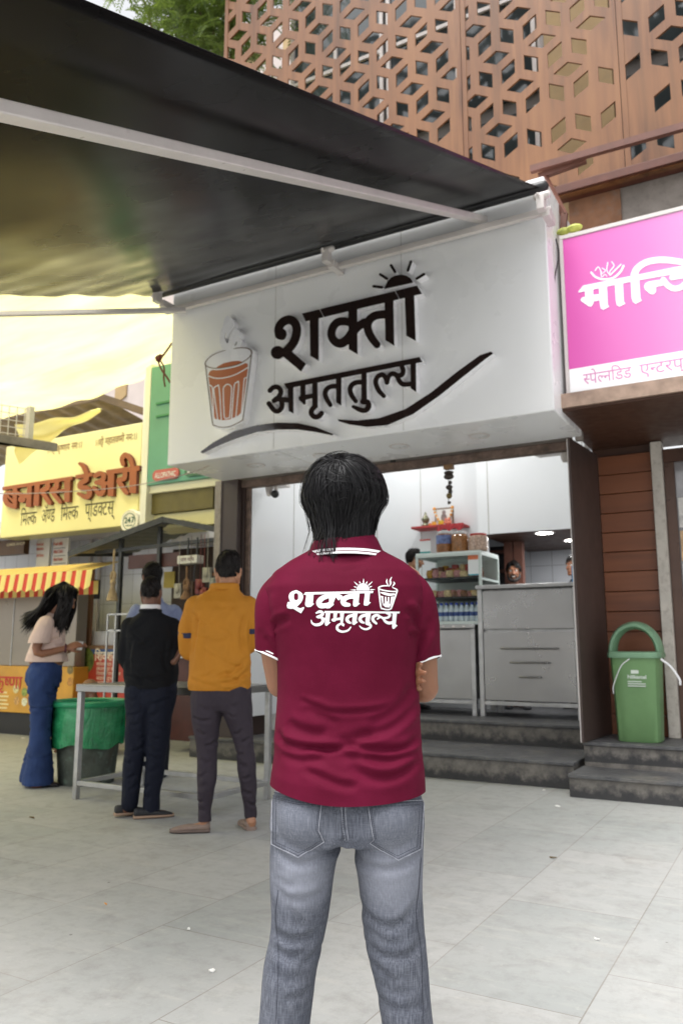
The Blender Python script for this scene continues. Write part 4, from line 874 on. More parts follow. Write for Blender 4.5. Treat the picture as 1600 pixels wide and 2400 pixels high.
def dt(seq, xa, ya, xb, yb_, h, half=.22, m=dk):
    P, Q = onY(xa, ya, YD-.004), onY(xb, yb_, YD-.004); tx('small_lettering', seq, P, h, m, yo, width=Q[0]-P[0], half=half)
dt('मिल/क', 48, 1232, 85, 1228, .30); dt('ॲण/ड', 97, 1225, 128, 1222, .30); dt('मिल/क', 142, 1220, 183, 1215, .30); dt('प्ोडक/टस्', 199, 1212, 266, 1205, .30)
dbr = mat('brown_fine_lettering', srgb('7a4a22'), .5)
dt('।।श्ी कृष/णाय नमः।।', 110, 1063, 193, 1052, .15, m=dbr); dt('।।श्ी महालक/ष/मी नमः।।', 223, 1046, 322, 1030, .15, m=dbr)
# round 24/7 sign
cy_ = 7.85; c = onY(303, 1222, cy_); rd = thing('round_sign', 'round white 24/7 sign hanging at the corner of the yellow signboard', 'sign', tuple(c))
rr = 28/1880*9.0*1.0
def disc(r0, r1, y, n=40): 
    b = MB(); V = [(c[0]+r_*math.cos(2*PI*k/n), y, c[2]+r_*math.sin(2*PI*k/n)) for r_ in (r0, r1) for k in range(n)]; b.add(V, [(k, (k+1) % n, n+(k+1) % n, n+k) for k in range(n)]); return b
b = MB(); n = 40; R_ = [[(c[0]+r_*math.cos(2*PI*k/n), y, c[2]+r_*math.sin(2*PI*k/n)) for k in range(n)] for r_, y in ((rr*1.2, cy_+.12), (rr*1.25, cy_+.03), (rr*1.15, cy_), (rr*1.05, cy_+.004))]; b.rings(R_); part(b, 'disc', mat('cream_disc', srgb('efe9d2'), .4, var=.04), rd)
gd = mat('dark_green_ring', srgb('2f5a44'), .5); part(disc(rr*.78, rr*.85, cy_-.003), 'ring_print', gd, rd, sm=0)
for s_, m_, dx in (('24', gd, -.085), ('/', mat('red_slash', srgb('c05a4a'), .5), .01), ('7', gd, .04)): tx('number', s_, (c[0]+dx*rr/.14, cy_-.004, c[2]-.02), .11, m_, rd, bold=.02)
b = MB(); b.box(c[0]-.06, c[0]+.06, cy_-.003, cy_+.001, c[2]-.06, c[2]-.05); part(b, 'underline_print', gd, rd)
b = MB(); b.box(c[0]-.02, c[0]+.02, cy_+.1, YD+.02, c[2]+.1, c[2]+.14); part(b, 'bracket', M['alu'], rd)
# green pharmacy sign
YG = 7.1; gs = thing('green_signboard', 'green pharmacy signboard half hidden behind the white tea sign', 'sign', (-6.2, YG, 3.0))
gx0 = onY(350, 1000, YG)[0]; gz0 = onY(420, 1128, YG)[2]; gz1 = onY(352, 862, YG)[2]
nGr = mat('green_sign_sheet', srgb('6aa78c'), .35, var=.14, scale=1.2)
b = MB(); b.box(gx0, -5.3, YG, YG+.2, gz0, gz1); part(b, 'board', nGr, gs, bevel=.008)
b = MB(); b.box(gx0-.09, gx0-.005, YG+.0, YG+.2, gz0-.5, gz1+.1); part(b, 'cream_edge', mat('cream_edge', srgb('f3efdc'), .5, var=.03), gs)
b = MB(); b.box(gx0, -5.3, YG+.05, YG+.2, gz0-.09, gz0-.002); part(b, 'cream_edge', mat('cream_edge_low', srgb('ece5c4'), .5, var=.03), gs)
for y_ in (945, 975): q = onY(383, y_, YG); b = MB(); b.box(q[0]-.1, q[0]+.2, YG-.025, YG, q[2]-.01, q[2]+.012); part(b, 'raised_bar', mat('green_bar', srgb('3f8a5c'), .4), gs)
red = mat('red_plate', srgb('c8645e'), .4); wl = mat('white_letter', (.85, .84, .8), .4)
def plate_(x0, y0, x1, y1, s_, m_):
    P, Q = onY(x0, y0, YG-.03), onY(x1, y1, YG-.03); h_ = .13; b = MB(); n = 10
    poly = [(P[0]+.06-.06*math.sin(PI*k/n), YG-.03, P[2]+h_/2+h_/2*math.cos(PI*k/n)) for k in range(n+1)]+[(Q[0]-.06+.06*math.sin(PI*k/n), YG-.03, P[2]+h_/2-h_/2*math.cos(PI*k/n)) for k in range(n+1)]
    b.prism(poly, (0, .028, 0)); o = part(b, 'name_plate', m_, gs, sm=0); tx('plate_lettering', s_, (P[0]+.04, YG-.032, P[2]+.03), .09, wl, o, bold=.02, width=Q[0]-P[0]-.08)
plate_(357, 1128, 418, 1120, 'ALLOPATHIC', red); plate_(432, 1118, 500, 1108, 'AYURVEDIC', mat('dark_green_plate', srgb('3d6a4c'), .4))
b = MB(); P, Q = onY(349, 1206, 7.2), onY(500, 1150, 7.2); b.box(P[0], Q[0], 7.2, 7.7, onY(349, 1206, 7.2)[2], onY(349, 1152, 7.2)[2]); sf = thing('shutter_housing', 'olive brown shutter housing under the green sign', 'shutter', tuple(P)); part(b, 'housing', mat('olive_shutter', srgb('6d6230'), .5, var=.15, scale=6), sf, bevel=.006)
b = MB(); z_ = onY(349, 1240, 7.2)[2]; b.box(P[0]-.1, Q[0], 7.25, 7.7, z_, P[2]-.005); part(b, 'cream_board', mat('cream_board', srgb('efe6b0'), .5, var=.05), sf)
# corrugated roof above the yellow board
cr = thing('lean_to_roof', 'rusty lean-to roof edge between tarpaulin and yellow signboard', 'roof', tuple(onY(240, 920, 8.6)))
P, Q, R2 = onY(30, 975, 8.2), onY(235, 930, 8.2), onY(338, 975, 8.6); P[0] -= 3
def roof(u, v): a = P+(Q-P)*u; return a+np.array([0, 1.6*v, -.25*v+.02*math.sin(u*90)])
b = MB(); b.grid(roof, 120, 4); part(b, 'sheet', mat('rust_sheet', srgb('7a6844'), .6, var=.3, scale=5), cr)
b = MB(); b.bar(P, Q, .06, .1); b.bar(Q, onY(338, 965, 8.55), .06, .1); part(b, 'fascia', mat('weathered_fascia', srgb('6d5a40'), .6, var=.3), cr)
# ================================================================== TARPAULIN
nT = N('yellow_tarpaulin'); f = nT.noise(1.2, 5, .6, nT.co((.6, 3, 1))); colT = nT.ramp(f, [(.35, (.93, .84, .34)), (.65, (.97, .91, .48))]); nT.color(colT); nT.set(rough=.5)
tr = nT.new('BsdfTranslucent'); nT.lk(colT, tr.inputs[0]); mx = nT.new('MixShader'); mx.inputs[0].default_value = .85
out = nT.t.nodes['Material Output']; nT.lk(nT.b.outputs[0], mx.inputs[1]); nT.lk(tr.outputs[0], mx.inputs[2]); nT.lk(mx.outputs[0], out.inputs[0]); M['tarp'] = nT.m
tp = thing('tarpaulin', 'big bright yellow tarpaulin stretched over the passage on the left', 'tarpaulin', (-9, 5, 4.6))
E0 = onY(412, 858, 7.3); Em = onY(238, 925, 7.3); E1 = onY(60, 970, 7.3); E2 = E1+(E1-Em)*3
far = catmull([E0, Em, E1, E2], 12)
def tarp(u, v):
    k = u*(len(far)-1); i = min(int(k), len(far)-2); p = far[i]+(far[i+1]-far[i])*(k-i)
    v = v**1.3; near = np.array([-5.62-8.5*u, 1.0, 5.25]); n_ = p+(near-p)*v
    n_[0] = p[0]+(near[0]-p[0])*min(1, v/.17)
    return n_+np.array([0, 0, -.12*math.sin(PI*v)*(.0+u)+.02*math.sin(u*30+v*4)+.012*math.sin(v*50+u*9)])
b = MB(); b.grid(tarp, 60, 40); part(b, 'sheet', M['tarp'], tp, sm=80)
q = onY(232, 962, 7.6); 
def tail(u, v): 
    a, b_ = onY(236, 958, 7.7), onY(40, 1000, 7.4); c_, d_ = onY(232, 965, 7.7), onY(40, 1085, 7.4); w_ = u
    return (a+(b_-a)*w_)*(1-v)+(c_+(d_-c_)*w_)*v+np.array([0, .04*math.sin(v*9+u*5), .02*math.sin(u*14+v*3)])
b = MB(); b.grid(tail, 30, 12); part(b, 'hanging_corner', M['tarp'], tp, sm=80)
# knot and rope on the tarp corner
b = MB(); K = [onY(x, y, 6.6) for x, y in ((403, 805), (385, 830), (372, 845), (366, 838), (378, 832), (372, 848), (380, 868), (392, 885), (398, 895))]; b.tube(K, .012, 6, 4); b.tube([onY(x, y, 6.6) for x, y in ((374, 842), (385, 862), (384, 885), (387, 905))], .01, 6, 4); b.ball(onY(372, 842, 6.6), .035, 8, 6)
b.off = np.array(K[2]); b.v = [tuple(np.array(p)-K[2]) for p in b.v]; tag(b.build('rope_knot', mat('dark_red_rope', srgb('5a2a20'), .8), loc=K[2]), 'dark red knotted rope tying the tarpaulin to the white sign', 'rope')
# thin cable across the yellow sign
b = MB(); P_ = [onY(-40, 1157, 5.5), onY(110, 1155, 5.6), onY(300, 1140, 5.8), onY(440, 1110, 6.0), onY(520, 1078, 6.4)]; b.tube(P_, .005, 6, 6); tag(b.build('overhead_cable', mat('pale_cable', srgb('b8a8a0'), .6)), 'thin pale cable strung across the yellow signboard', 'cable')
# ================================================================== CONCRETE LEDGE WITH WIRE CAGE
lg = thing('concrete_ledge', 'grey concrete canopy corner jutting in at the left edge', 'canopy', tuple(onY(60, 1040, 5.6)))
T = [onY(-10, 1018, 5.6), onY(137, 1040, 5.6)]; zt_ = T[0][2]
Lc = onZ(137, 1038, zt_); La = onZ(-60, 1012, zt_); 
b = MB(); dr = np.array([-.55, -.85, 0]); b.prism([tuple(Lc), tuple(Lc+(La-Lc)*1.5), tuple(Lc+(La-Lc)*1.5+np.array([-.3, -2.6, 0])), tuple(Lc+np.array([-.9, -2.4, 0]))], (0, 0, -.11)); part(b, 'slab', M['concrete'], lg, bevel=.01)
cg = thing('wire_cage', 'white wire mesh cage standing on the concrete ledge', 'cage', tuple(onY(20, 1000, 5.6)))
q = Lc+np.array([-.36, -.12, 0]); cd = (La-Lc)/np.linalg.norm(La-Lc); hC = .45
b = MB(); b.bar(q, q+np.array([0, 0, hC]), .07); part(b, 'post', M['alu'], cg, bevel=.004); b = MB(); b.bar(q+cd*1.2, q+cd*1.2+np.array([0, 0, hC]), .07); part(b, 'post', M['alu'], cg, bevel=.004)
b = MB()
for i in range(14): p = q+cd*(.06+i*.085); b.bar(p, p+np.array([0, 0, hC-.02]), .008)
for i in range(6): p = q+np.array([0, 0, .02+i*.08]); b.bar(p, p+cd*1.2, .008)
part(b, 'mesh', M['alu'], cg)
b = MB(); p = q+np.array([-.05, .15, 0])
bs_ = mat('dark_foliage_mass', srgb('3f5a24'), .8, var=.4, scale=12)
# ================================================================== YELLOW CART WITH STRIPED AWNING
ct = thing('food_cart', 'yellow snack cart with a steel front and red and yellow striped awning', 'cart', (-9.5, 8.0, 0))
YC = 7.35; cx1 = onY(172, 1600, YC)[0]; cx0 = cx1-4.2
z1 = onY(100, 1562, YC)[2]; z2 = onY(100, 1392, YC)[2]; zb_ = onY(60, 1672, YC)[2]
cyel = mat('cart_yellow_print', srgb('d09a35'), .45, var=.12, scale=3, dirt=.15)
b = MB(); b.box(cx0, cx1, YC, YC+.4, zb_, z1); part(b, 'lower_panel', cyel, ct, bevel=.01)
b = MB(); b.box(cx0+.1, cx1-.1, YC+.06, YC+.38, .0, zb_); part(b, 'dark_base', M['black'], ct)
b = MB(); b.box(cx0, cx1-.02, YC+.02, YC+.2, z1+.0, z2); part(b, 'steel_box', mat('cart_steel', srgb('958c80'), .35, .6, var=.1, scale=1.5), ct, bevel=.01)
xr_ = onY(30, 1450, YC)[0]; b = MB(); b.box(xr_-.006, xr_+.006, YC+.012, YC+.03, z1, z2); part(b, 'steel_seam', M['steelsoft'], ct)
for x_ in (cx1-.08, cx0+.1): b = MB(); b.bar((x_, YC+.3, z1), (x_, YC+.3, 2.2), .05); part(b, 'post', mat('cart_post_brown', srgb('7a5436'), .5), ct)
# striped awning
zA = onY(214, 1335, YC-.5)[2]; xA = onY(216, 1345, YC-.5)[0]
cyl = mat('awning_yellow', srgb('f0dc86'), .6, var=.06); crd = mat('awning_red', srgb('d3402a'), .6, var=.1)
b = MB(); ns = 26; wS = .17
def roofp(x, v): return (x-.5*v*0, YC-.5+.5*v, zA+.15*v)
for k in range(ns*2):
    x0_, x1_ = xA-k*wS/2*1.0-wS*.5*(k//1)*0, xA-(k+1)*wS/2
    b.grid(lambda u, v: roofp(x0_+(x1_-x0_)*u, v), 1, 6, k % 2)
o = part(b, 'striped_roof', [cyl, mat('awning_orange_stripe', srgb('e8b45a'), .6)], ct)
b = MB()
for k in range(ns*2):
    x0_, x1_ = xA-k*wS/2, xA-(k+1)*wS/2; red_ = k % 2
    zz = lambda x: -.20-.035*abs(math.sin((x-xA)*PI/wS/1.0))
    b.grid(lambda u, v: (x0_+(x1_-x0_)*u, YC-.5-.03*v+.012*math.sin((x0_+(x1_-x0_)*u)*37), zA+zz(x0_+(x1_-x0_)*u)*v), 4, 3, red_)
part(b, 'striped_valance', [cyl, crd], ct)
b = MB()
for k in range(ns*2):
    x0_, x1_ = xA-.42-k*wS/2, xA-.42-(k+1)*wS/2
    b.grid(lambda u, v: (x0_+(x1_-x0_)*u, YC+.02-.01, zA-.08-.17*v), 1, 2, k % 2)
part(b, 'rear_valance', [cyl, crd], ct)
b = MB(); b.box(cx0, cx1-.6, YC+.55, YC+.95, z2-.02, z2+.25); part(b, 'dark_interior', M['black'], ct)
rl_ = mat('cart_red_lettering', srgb('c23a26'), .5)
q = onY(-2, 1615, YC-.004); tx('lettering', 'कृष/णा', (onY(-14, 1612, YC)[0], YC-.006, onY(0, 1612, YC)[2]), .24, rl_, ct, bold=.012, width=onY(52, 1610, YC)[0]-onY(-14, 1612, YC)[0])
b = MB(); q = onY(20, 1588, YC); b.box(q[0]-.6, q[0]+.22, YC-.005, YC+.001, q[2]-.005, q[2]+.006); part(b, 'red_rule', rl_, ct)
for k, (x_, y_) in enumerate(((38, 1615), (58, 1622), (40, 1642), (58, 1645), (88, 1600), (172, 1570), (172, 1598))):
    q = onY(min(x_, 165), y_, YC-.004); b = MB(); n = 18; b.add([(q[0]+.055*math.cos(2*PI*i/n), YC-.005, q[2]+.055*math.sin(2*PI*i/n)) for i in range(n)], [tuple(range(n))]); part(b, 'food_print', mat('food_print_%s' % 'abcdefg'[k], srgb(['d8c890', '8a9a4a', 'c89a5a', 'e0d8b8', 'b07a3a', '7a6a3a', 'b8823a'][k]), .5, var=.5, scale=40), ct, sm=0)
for k in range(5): q = onY(-6, 1622+k*9, YC); b = MB(); b.box(q[0]-.1, q[0]+.2+.03*(k % 2), YC-.005, YC, q[2]-.012, q[2]+.01); part(b, 'print_line', mat('cream_print', srgb('ead9a0'), .5), ct)
# dark brown cake sign & menu board behind
q = onY(30, 1275, 8.3); ck = thing('cake_sign', 'dark brown sign reading cake shop behind the striped awning', 'sign', tuple(q)); b = MB(); A_, B_ = onY(-60, 1300, 8.3), onY(58, 1262, 8.3); b.box(A_[0], B_[0], 8.3, 8.4, A_[2]-.05, B_[2]); part(b, 'board', mat('cake_sign_brown', srgb('4e3418'), .5), ck)
tx('lettering', 'CAKE SHOP', (onY(17, 1280, 8.3)[0], 8.296, onY(17, 1280, 8.3)[2]), .06, mat('cream_letter', srgb('cfc09a'), .5), ck, bold=.02, width=.42)
mn = thing('menu_board', 'white menu board with red entries between the cart and the tiled wall', 'menu board', tuple(onY(110, 1400, 8.5)))
for k, (x0_, x1_, y0_, y1_) in enumerate(((80, 118, 1395, 1262), (119, 162, 1395, 1260))):
    A_, B_ = onY(x0_, y0_, 8.5), onY(x1_, y1_, 8.5); b = MB(); b.box(A_[0], B_[0], 8.5, 8.54, A_[2], B_[2]); part(b, 'panel', mat('menu_white_%s' % 'ab'[k], srgb('d8d2c6'), .5, var=.05), mn)
rm = mat('menu_red', srgb('c0604a'), .5); gm_ = mat('menu_rule', srgb('6a625a'), .5)
for k, s_ in enumerate(('Fresh Milk', 'Malai Dahi', 'Malai Paneer')):
    y_ = 1279+k*18; P_ = onY(126, y_, 8.49); tx('entry', s_, P_, .075, rm, mn, bold=.03, width=.2); q = onY(140, y_+5, 8.49); b = MB(); b.box(q[0]-.13, q[0]+.12, 8.492, 8.499, q[2]-.008, q[2]+.002); part(b, 'rule', gm_, mn)
for k, s_ in enumerate(('Sweet Lassi', 'Mattha', 'Soft Khoya', 'Soft Lassi')):
    y_ = (1279, 1290, 1305, 1388)[k]; P_ = onY(86, y_, 8.49); tx('entry', s_, P_, .06, rm, mn, bold=.03, width=.16)
# ================================================================== RED POSTER CABINET
YPo = 7.6; ps = thing('poster_cabinet', 'low cabinet with a red menu poster behind the seated man', 'cabinet', tuple(onY(232, 1620, YPo)))
A_, B_ = onY(180, 1640, YPo), onY(305, 1535, YPo); b = MB(); b.box(A_[0], B_[0], YPo, YPo+.5, .1, B_[2]+.12); part(b, 'body', mat('cabinet_wood', srgb('7a5a3a'), .5), ps)
rp = mat('red_poster', srgb('b03a26'), .45, var=.18, scale=3); b = MB(); b.box(A_[0]+.02, B_[0]-.02, YPo-.006, YPo, A_[2]-.3, B_[2]); part(b, 'poster', rp, ps)
b = MB(); b.box(A_[0]+.02, B_[0]-.02, YPo-.007, YPo+.001, B_[2]+.01, B_[2]+.07); part(b, 'blue_strip', mat('blue_strip', srgb('2f4a7a'), .5), ps)
cw = mat('cream_poster_lettering', srgb('e8d8b8'), .5)
P_ = onY(222, 1548, YPo-.008); tx('lettering', 'शिवशक/ती', P_, .17, cw, ps, bold=.015, width=onY(290, 1548, YPo)[0]-P_[0])
for k in range(5): P_ = onY(226, 1560+k*11, YPo-.008); tx('small_lettering', ['स्पेशल चहा', 'मसाला दूध कॉफी', 'शिवशकती पान मसाला', 'बदाम दूध', 'मसाला'][k], P_, .06, cw, ps, width=(.27, .38, .42, .28, .2)[k])
q = onY(203, 1548, YPo-.008); n = 24; b = MB(); b.add([(q[0]+.14*math.cos(2*PI*i/n), YPo-.009, q[2]+.16*math.sin(2*PI*i/n)) for i in range(n)], [tuple(range(n))]); part(b, 'leaf_emblem', mat('leaf_emblem', srgb('5f6a2a'), .5, var=.6, scale=18), ps, sm=0)
# white crates/basins on top
for k, x_ in enumerate((203, 222, 243, 262)):
    q = onY(x_, 1500, YPo+.2); b = MB(q); R_ = [sq(q[0], YPo+.25, .09, .1, B_[2]+.121, 16), sq(q[0], YPo+.25, .1, .11, B_[2]+.3, 16), sq(q[0], YPo+.25, .092, .1, B_[2]+.3, 16), sq(q[0], YPo+.25, .085, .09, B_[2]+.14, 16)]; b.rings(R_); tag(b.build('plastic_tub', mat('white_tub_%s' % 'abcd'[k], (.7, .7, .68), .4), loc=q), 'white plastic tub on the poster cabinet, ' + ['leftmost of the four', 'second of the four from the left', 'third of the four from the left', 'rightmost of the four'][k], 'tub', 'white tubs on the poster cabinet')
# ================================================================== PAAN KIOSK WITH DARK ROOF
kY0, kY1 = 7.08, 8.0
kk = thing('kiosk', 'dark roofed wooden kiosk crowded with hanging goods behind the customers', 'kiosk', (-6.6, 7, 0))
ridge = onY(405, 1222, kY0); eL = onY(185, 1303, kY0); eR = onY(530, 1246, kY0)
b = MB()
rp_ = lambda p, y, dz=0: (p[0], y, p[2]+dz)
def rsheet(a, c_): return lambda u, v: (a[0]+(c_[0]-a[0])*u, kY0-.15+(kY1-kY0+.15)*v, a[2]+(c_[2]-a[2])*u+.01*math.sin(u*60)+.12*v)
b.grid(rsheet(eL, ridge), 40, 2); b.grid(rsheet(ridge, eR), 30, 2); part(b, 'roof_sheet', mat('grey_roof_underside', srgb('7d7d72'), .6, var=.15, scale=4), kk)
b = MB(); b.bar(rp_(eL, kY0-.16), rp_(ridge, kY0-.16), .03, .07); b.bar(rp_(ridge, kY0-.16), rp_(eR, kY0-.16), .03, .06); b.bar(rp_(ridge, kY0-.15, -.03), rp_(ridge, kY1, .09), .04); b.bar(rp_(eL, kY0-.15), rp_(eL, kY1, .1), .04)
z_ = onY(300, 1290, kY0)[2]; b.bar((eL[0]+.3, kY0, z_), (eR[0], kY0, z_+.05), .04); part(b, 'roof_frame', M['blkmetal'], kk)
kx0, kx1 = onY(280, 1400, kY0)[0], onY(510, 1400, kY0)[0]
for x_ in (kx0, onY(374, 1300, kY0)[0], kx1): b = MB(); b.bar((x_, kY0, 0), (x_, kY0, z_+.25), .045); part(b, 'post', M['blkmetal'], kk)
kb = mat('dark_red_wood', srgb('4a2620'), .45, var=.25, scale=4, dirt=.3, dirtc=(.02, .015, .015))
b = MB(); b.box(onY(400, 1600, kY0)[0], -5.72, kY0+.02, kY1, .12, 1.02); part(b, 'counter_front', kb, kk, bevel=.006)
b = MB(); b.box(onY(400, 1600, kY0)[0]-.05, -5.7, kY0-.03, kY1, 1.021, 1.06); part(b, 'counter_top', M['steelsoft'], kk)
b = MB(); b.box(kx0, -5.75, kY1, kY1+.05, .2, 2.4); part(b, 'back_wall', mat('kiosk_back', srgb('3a2a20'), .6, var=.4, scale=6), kk)
b = MB(); b.box(kx0+.1, onY(420, 1300, kY0)[0], kY0+.02, kY0+.06, onY(350, 1330, kY0)[2], onY(350, 1298, kY0)[2]); part(b, 'red_board', kb, kk)
for z in (1.35, 1.7, 2.0): b = MB(); b.box(kx0+.9, -5.76, kY1-.3, kY1-.001, z, z+.03); part(b, 'shelf', mat('orange_shelf', srgb('8a5524'), .5, var=.3, scale=8), kk)
b = MB()
for i in range(7): x_ = onY(388+i*3.6, 1360, kY1)[0]; b.box(x_-.012, x_+.012, kY1-.02, kY1-.004, onY(400, 1378, kY1)[2], onY(400, 1340, kY1)[2])
part(b, 'yellow_slats', mat('yellow_slat', srgb('cfb95e'), .5), kk)
r4 = random.Random(5); gc = [srgb(c_) for c_ in ('9a3a2a', '3a5a3a', 'c9b48a', 'b06a2a', '2a2a30', '7a6a5a', 'c9c0b0', '5a2a2a')]
for i in range(26):
    x_ = kx0+1.0+(-5.8-kx0-1.0)*r4.random(); z = (1.38, 1.73, 2.03)[i % 3]; h_ = .08+.14*r4.random(); r_ = .03+.03*r4.random(); b = MB((x_, kY1-.15, z)); k_ = r4.randrange(8)
    b.lathe((x_, kY1-.12-.08*r4.random(), z), [(r_, 0), (r_, h_*.75), (r_*.6, h_*.85), (r_*.6, h_)], 12); part(b, 'shelf_good', mat('kiosk_good_%s' % 'abcdefghijklmnopqrstuvwxyz'[i], gc[k_], .45, var=.3, scale=30), kk)
wb = thing('box_sign', 'small white box sign hanging inside the kiosk', 'sign', tuple(onY(440, 1313, 6.8))); A_, B_ = onY(415, 1322, 6.8), onY(462, 1300, 6.8); b = MB(); b.box(A_[0], B_[0], 6.8, 6.92, A_[2], B_[2]); part(b, 'case', mat('grey_white_case', srgb('c9c6ba'), .4), wb, bevel=.006)
tx('lettering', 'पान शॉप', (A_[0]+.05, 6.796, A_[2]+.025), .06, M['rustpaint'], wb); b = MB(); b.bar((A_[0]+.1, 6.86, B_[2]), (A_[0]+.1, 6.86, z_+.05), .015); part(b, 'hanger', M['blkmetal'], wb); b = MB(); b.bar((B_[0]-.05, 6.86, B_[2]), (B_[0]-.05, 6.86, z_+.05), .015); part(b, 'hanger', M['blkmetal'], wb)
b = MB(); K = [onY(x, y, 6.85) for x, y in ((458, 1322), (455, 1345), (457, 1370), (455, 1400))]; b.tube(K, .008, 6, 5); part(b, 'wire', M['black'], wb)
def tassel(px_, y0, y1, Y, label, col):
    t = thing('jute_tassel', label, 'tassel', tuple(onY(px_, y1, Y))); f = lambda y: onY(px_, y, Y)
    H_ = f(y0)[2]-f(y1)[2]; c_ = f(y1); m_ = mat('jute_rope', srgb(col), .85, var=.25, scale=30, bump=.5)
    b = MB(); b.tube([c_+np.array([0, 0, H_]), c_+np.array([.005, 0, H_*.45])], .012, 8); part(b, 'rope', m_, t)
    b = MB(); b.tube([c_+np.array([.03*math.cos(a), .0, H_*.48+.05*math.sin(a)]) for a in np.linspace(0, 6.3, 12)], .016, 8); b.ball(c_+np.array([0, 0, H_*.36]), (.04, .03, .035)); part(b, 'knot', m_, t)
    b = MB(); b.lathe(tuple(c_), [(.065, 0), (.05, H_*.12), (.025, H_*.26), (.03, H_*.32)], 12); part(b, 'tassel_skirt', m_, t)
tassel(263, 1290, 1408, 6.45, 'jute rope tassel hanging at the left eave of the kiosk', 'a08a68'); tassel(436, 1330, 1405, 6.7, 'brown jute tassel hanging inside the kiosk', '7a5c40')
for k, (x_, y_, c_) in enumerate(((487, 1348, '908b78'), (470, 1375, '6e251c'), (478, 1395, '81311f'), (420, 1385, '959081'), (503, 1372, '7e7e73'), (447, 1380, '5a4634'))):
    q = onY(x_, y_, 6.75); b = MB(q); b.box(q[0]-.05, q[0]+.05, 6.72, 6.76, q[2]-.08, q[2]+.08); b.ball((q[0], 6.72, q[2]+.02), (.035, .02, .05)); b.bar((q[0], 6.74, q[2]+.08), (q[0], 6.74, z_+.06), .006)
    tag(b.build('hanging_packet', mat('hanging_packet_%s' % 'abcdef'[k], srgb(c_), .45, var=.3, scale=25), loc=q, bevel=.006), ['cream packet hanging highest at the right of the kiosk', 'red packet hanging below the cream one in the kiosk', 'orange red packet hanging lowest in the kiosk', 'white tag hanging beside the blue shirt in the kiosk', 'grey packet hanging next to the orange jacket collar', 'brown packet hanging behind the jute tassel'][k], 'packet')
# white railing left of kiosk
q = onY(262, 1460, 6.9); b = MB(); zr = onY(262, 1478, 6.9)[2]; z5 = onY(262, 1440, 6.9)[2]; x0_, x1_ = onY(253, 1460, 6.9)[0], onY(300, 1460, 6.9)[0]
for z in (zr, z5): b.bar((x0_, 6.9, z), (x1_, 6.9, z), .018)
for x_ in (x0_, onY(272, 1460, 6.9)[0]): b.bar((x_, 6.9, .0), (x_, 6.9, z5), .018)
rw = thing('white_rail_stand', 'white metal rail stand beside the left kiosk post', 'stand', (x0_, 6.9, 0)); part(b, 'rails', M['steelsoft'], rw)
# ================================================================== STANDING TABLE
TX0, TX1, TY0, TY1, TZ = -4.95, -3.62, 4.55, 5.33, .86
tb = thing('standing_table', 'stainless steel standing table with a sheet top and low foot rails', 'table', (-4.3, 4.9, 0))
b = MB(); b.box(TX0, TX1, TY0, TY1, TZ-.012, TZ); b.box(TX0, TX1, TY0, TY0+.012, TZ-.055, TZ-.0125); b.box(TX0, TX0+.012, TY0+.013, TY1, TZ-.055, TZ-.0125); b.box(TX1-.012, TX1, TY0+.013, TY1, TZ-.055, TZ-.0125); part(b, 'table_top', M['steel'], tb, bevel=.002)
for x_ in (TX0+.03, TX1-.03):
    for y_ in (TY0+.03, TY1-.03): b = MB(); b.bar((x_, y_, 0), (x_, y_, TZ-.057), .042); part(b, 'leg', M['steelsoft'], tb, bevel=.003)
for a_, b_ in (((TX0+.05, TY0+.03), (TX1-.05, TY0+.03)), ((TX0+.05, TY1-.03), (TX1-.05, TY1-.03)), ((TX0+.03, TY0+.05), (TX0+.03, TY1-.05)), ((TX1-.03, TY0+.05), (TX1-.03, TY1-.05))):
    b = MB(); b.bar((*a_, .12), (*b_, .12), .035); part(b, 'foot_rail', M['steelsoft'], tb, bevel=.003)
# ================================================================== DUSTBIN WITH LINER
qb = onZ(200, 1848); bn = thing('dustbin', 'big dirty round dustbin lined with a bright green plastic bag', 'dustbin', (qb[0]-.235, qb[1]+.23, 0))
bR = .285; bZ = .645
n_ = N('dirty_bin'); f = n_.noise(4, 8, .7); g_ = n_.noise(9, 6, .7, n_.co((1, 1, .3)))
cB = n_.ramp(f, [(.3, srgb('2e322d')), (.55, srgb('50574f')), (.8, srgb('6a766c'))]); cB = n_.mix(n_.val(g_, .55, .75, 0, .8), cB, srgb('4a3226')); cB = n_.mix(n_.val(n_.noise(14, 4), .6, .75, 0, .4), cB, srgb('8aa898')); n_.color(cB); n_.set(rough=.6)
b = MB(); b.lathe((0, 0, 0), [(bR*.8, 0), (bR*.82, .02), (bR*.98, bZ-.1), (bR*1.0, bZ), (bR*.97, bZ), (bR*.94, bZ-.1), (bR*.78, .03)], 40); b.build('bin_body', n_.m, bn)
gl = N('green_bin_liner'); fl = gl.noise(6, 5, .6, gl.co((1, 1, 2))); gl.color(gl.ramp(fl, [(.35, srgb('1f7a4c')), (.6, srgb('2f9a62')), (.8, srgb('62bf8c'))])); gl.set(rough=.22, spec=.7); gl.bump(gl.noise(9, 5, .6, gl.co((1, 1, .35)), 1.2), .7, .03)
b = MB()
def lin(u, v):
    a = u*2*PI
    if v < .3: q_ = v/.3; r_ = bR*(.72+.3*q_); z = bZ-.35+.38*q_
    else: q_ = (v-.3)/.7; r_ = bR*(1.05+.02*math.sin(q_*3)+.008*q_*math.sin(a*9+2)+.006*q_*math.sin(a*17+5*q_)); z = bZ+.03-.36*q_+.018*q_*math.sin(a*4)+.006*q_*math.sin(a*9)
    return (r_*math.cos(a), r_*math.sin(a), z)
b.grid(lin, 120, 24); b.build('bin_liner', gl.m, bn, sm=80)
b = MB(); b.tube([(bR*1.06*math.cos(a), bR*1.06*math.sin(a), bZ+.02) for a in np.linspace(0, 2*PI, 49)], .028, 10, caps=False); b.build('bin_rim', mat('green_rim', srgb('2f9a6a'), .35), bn)
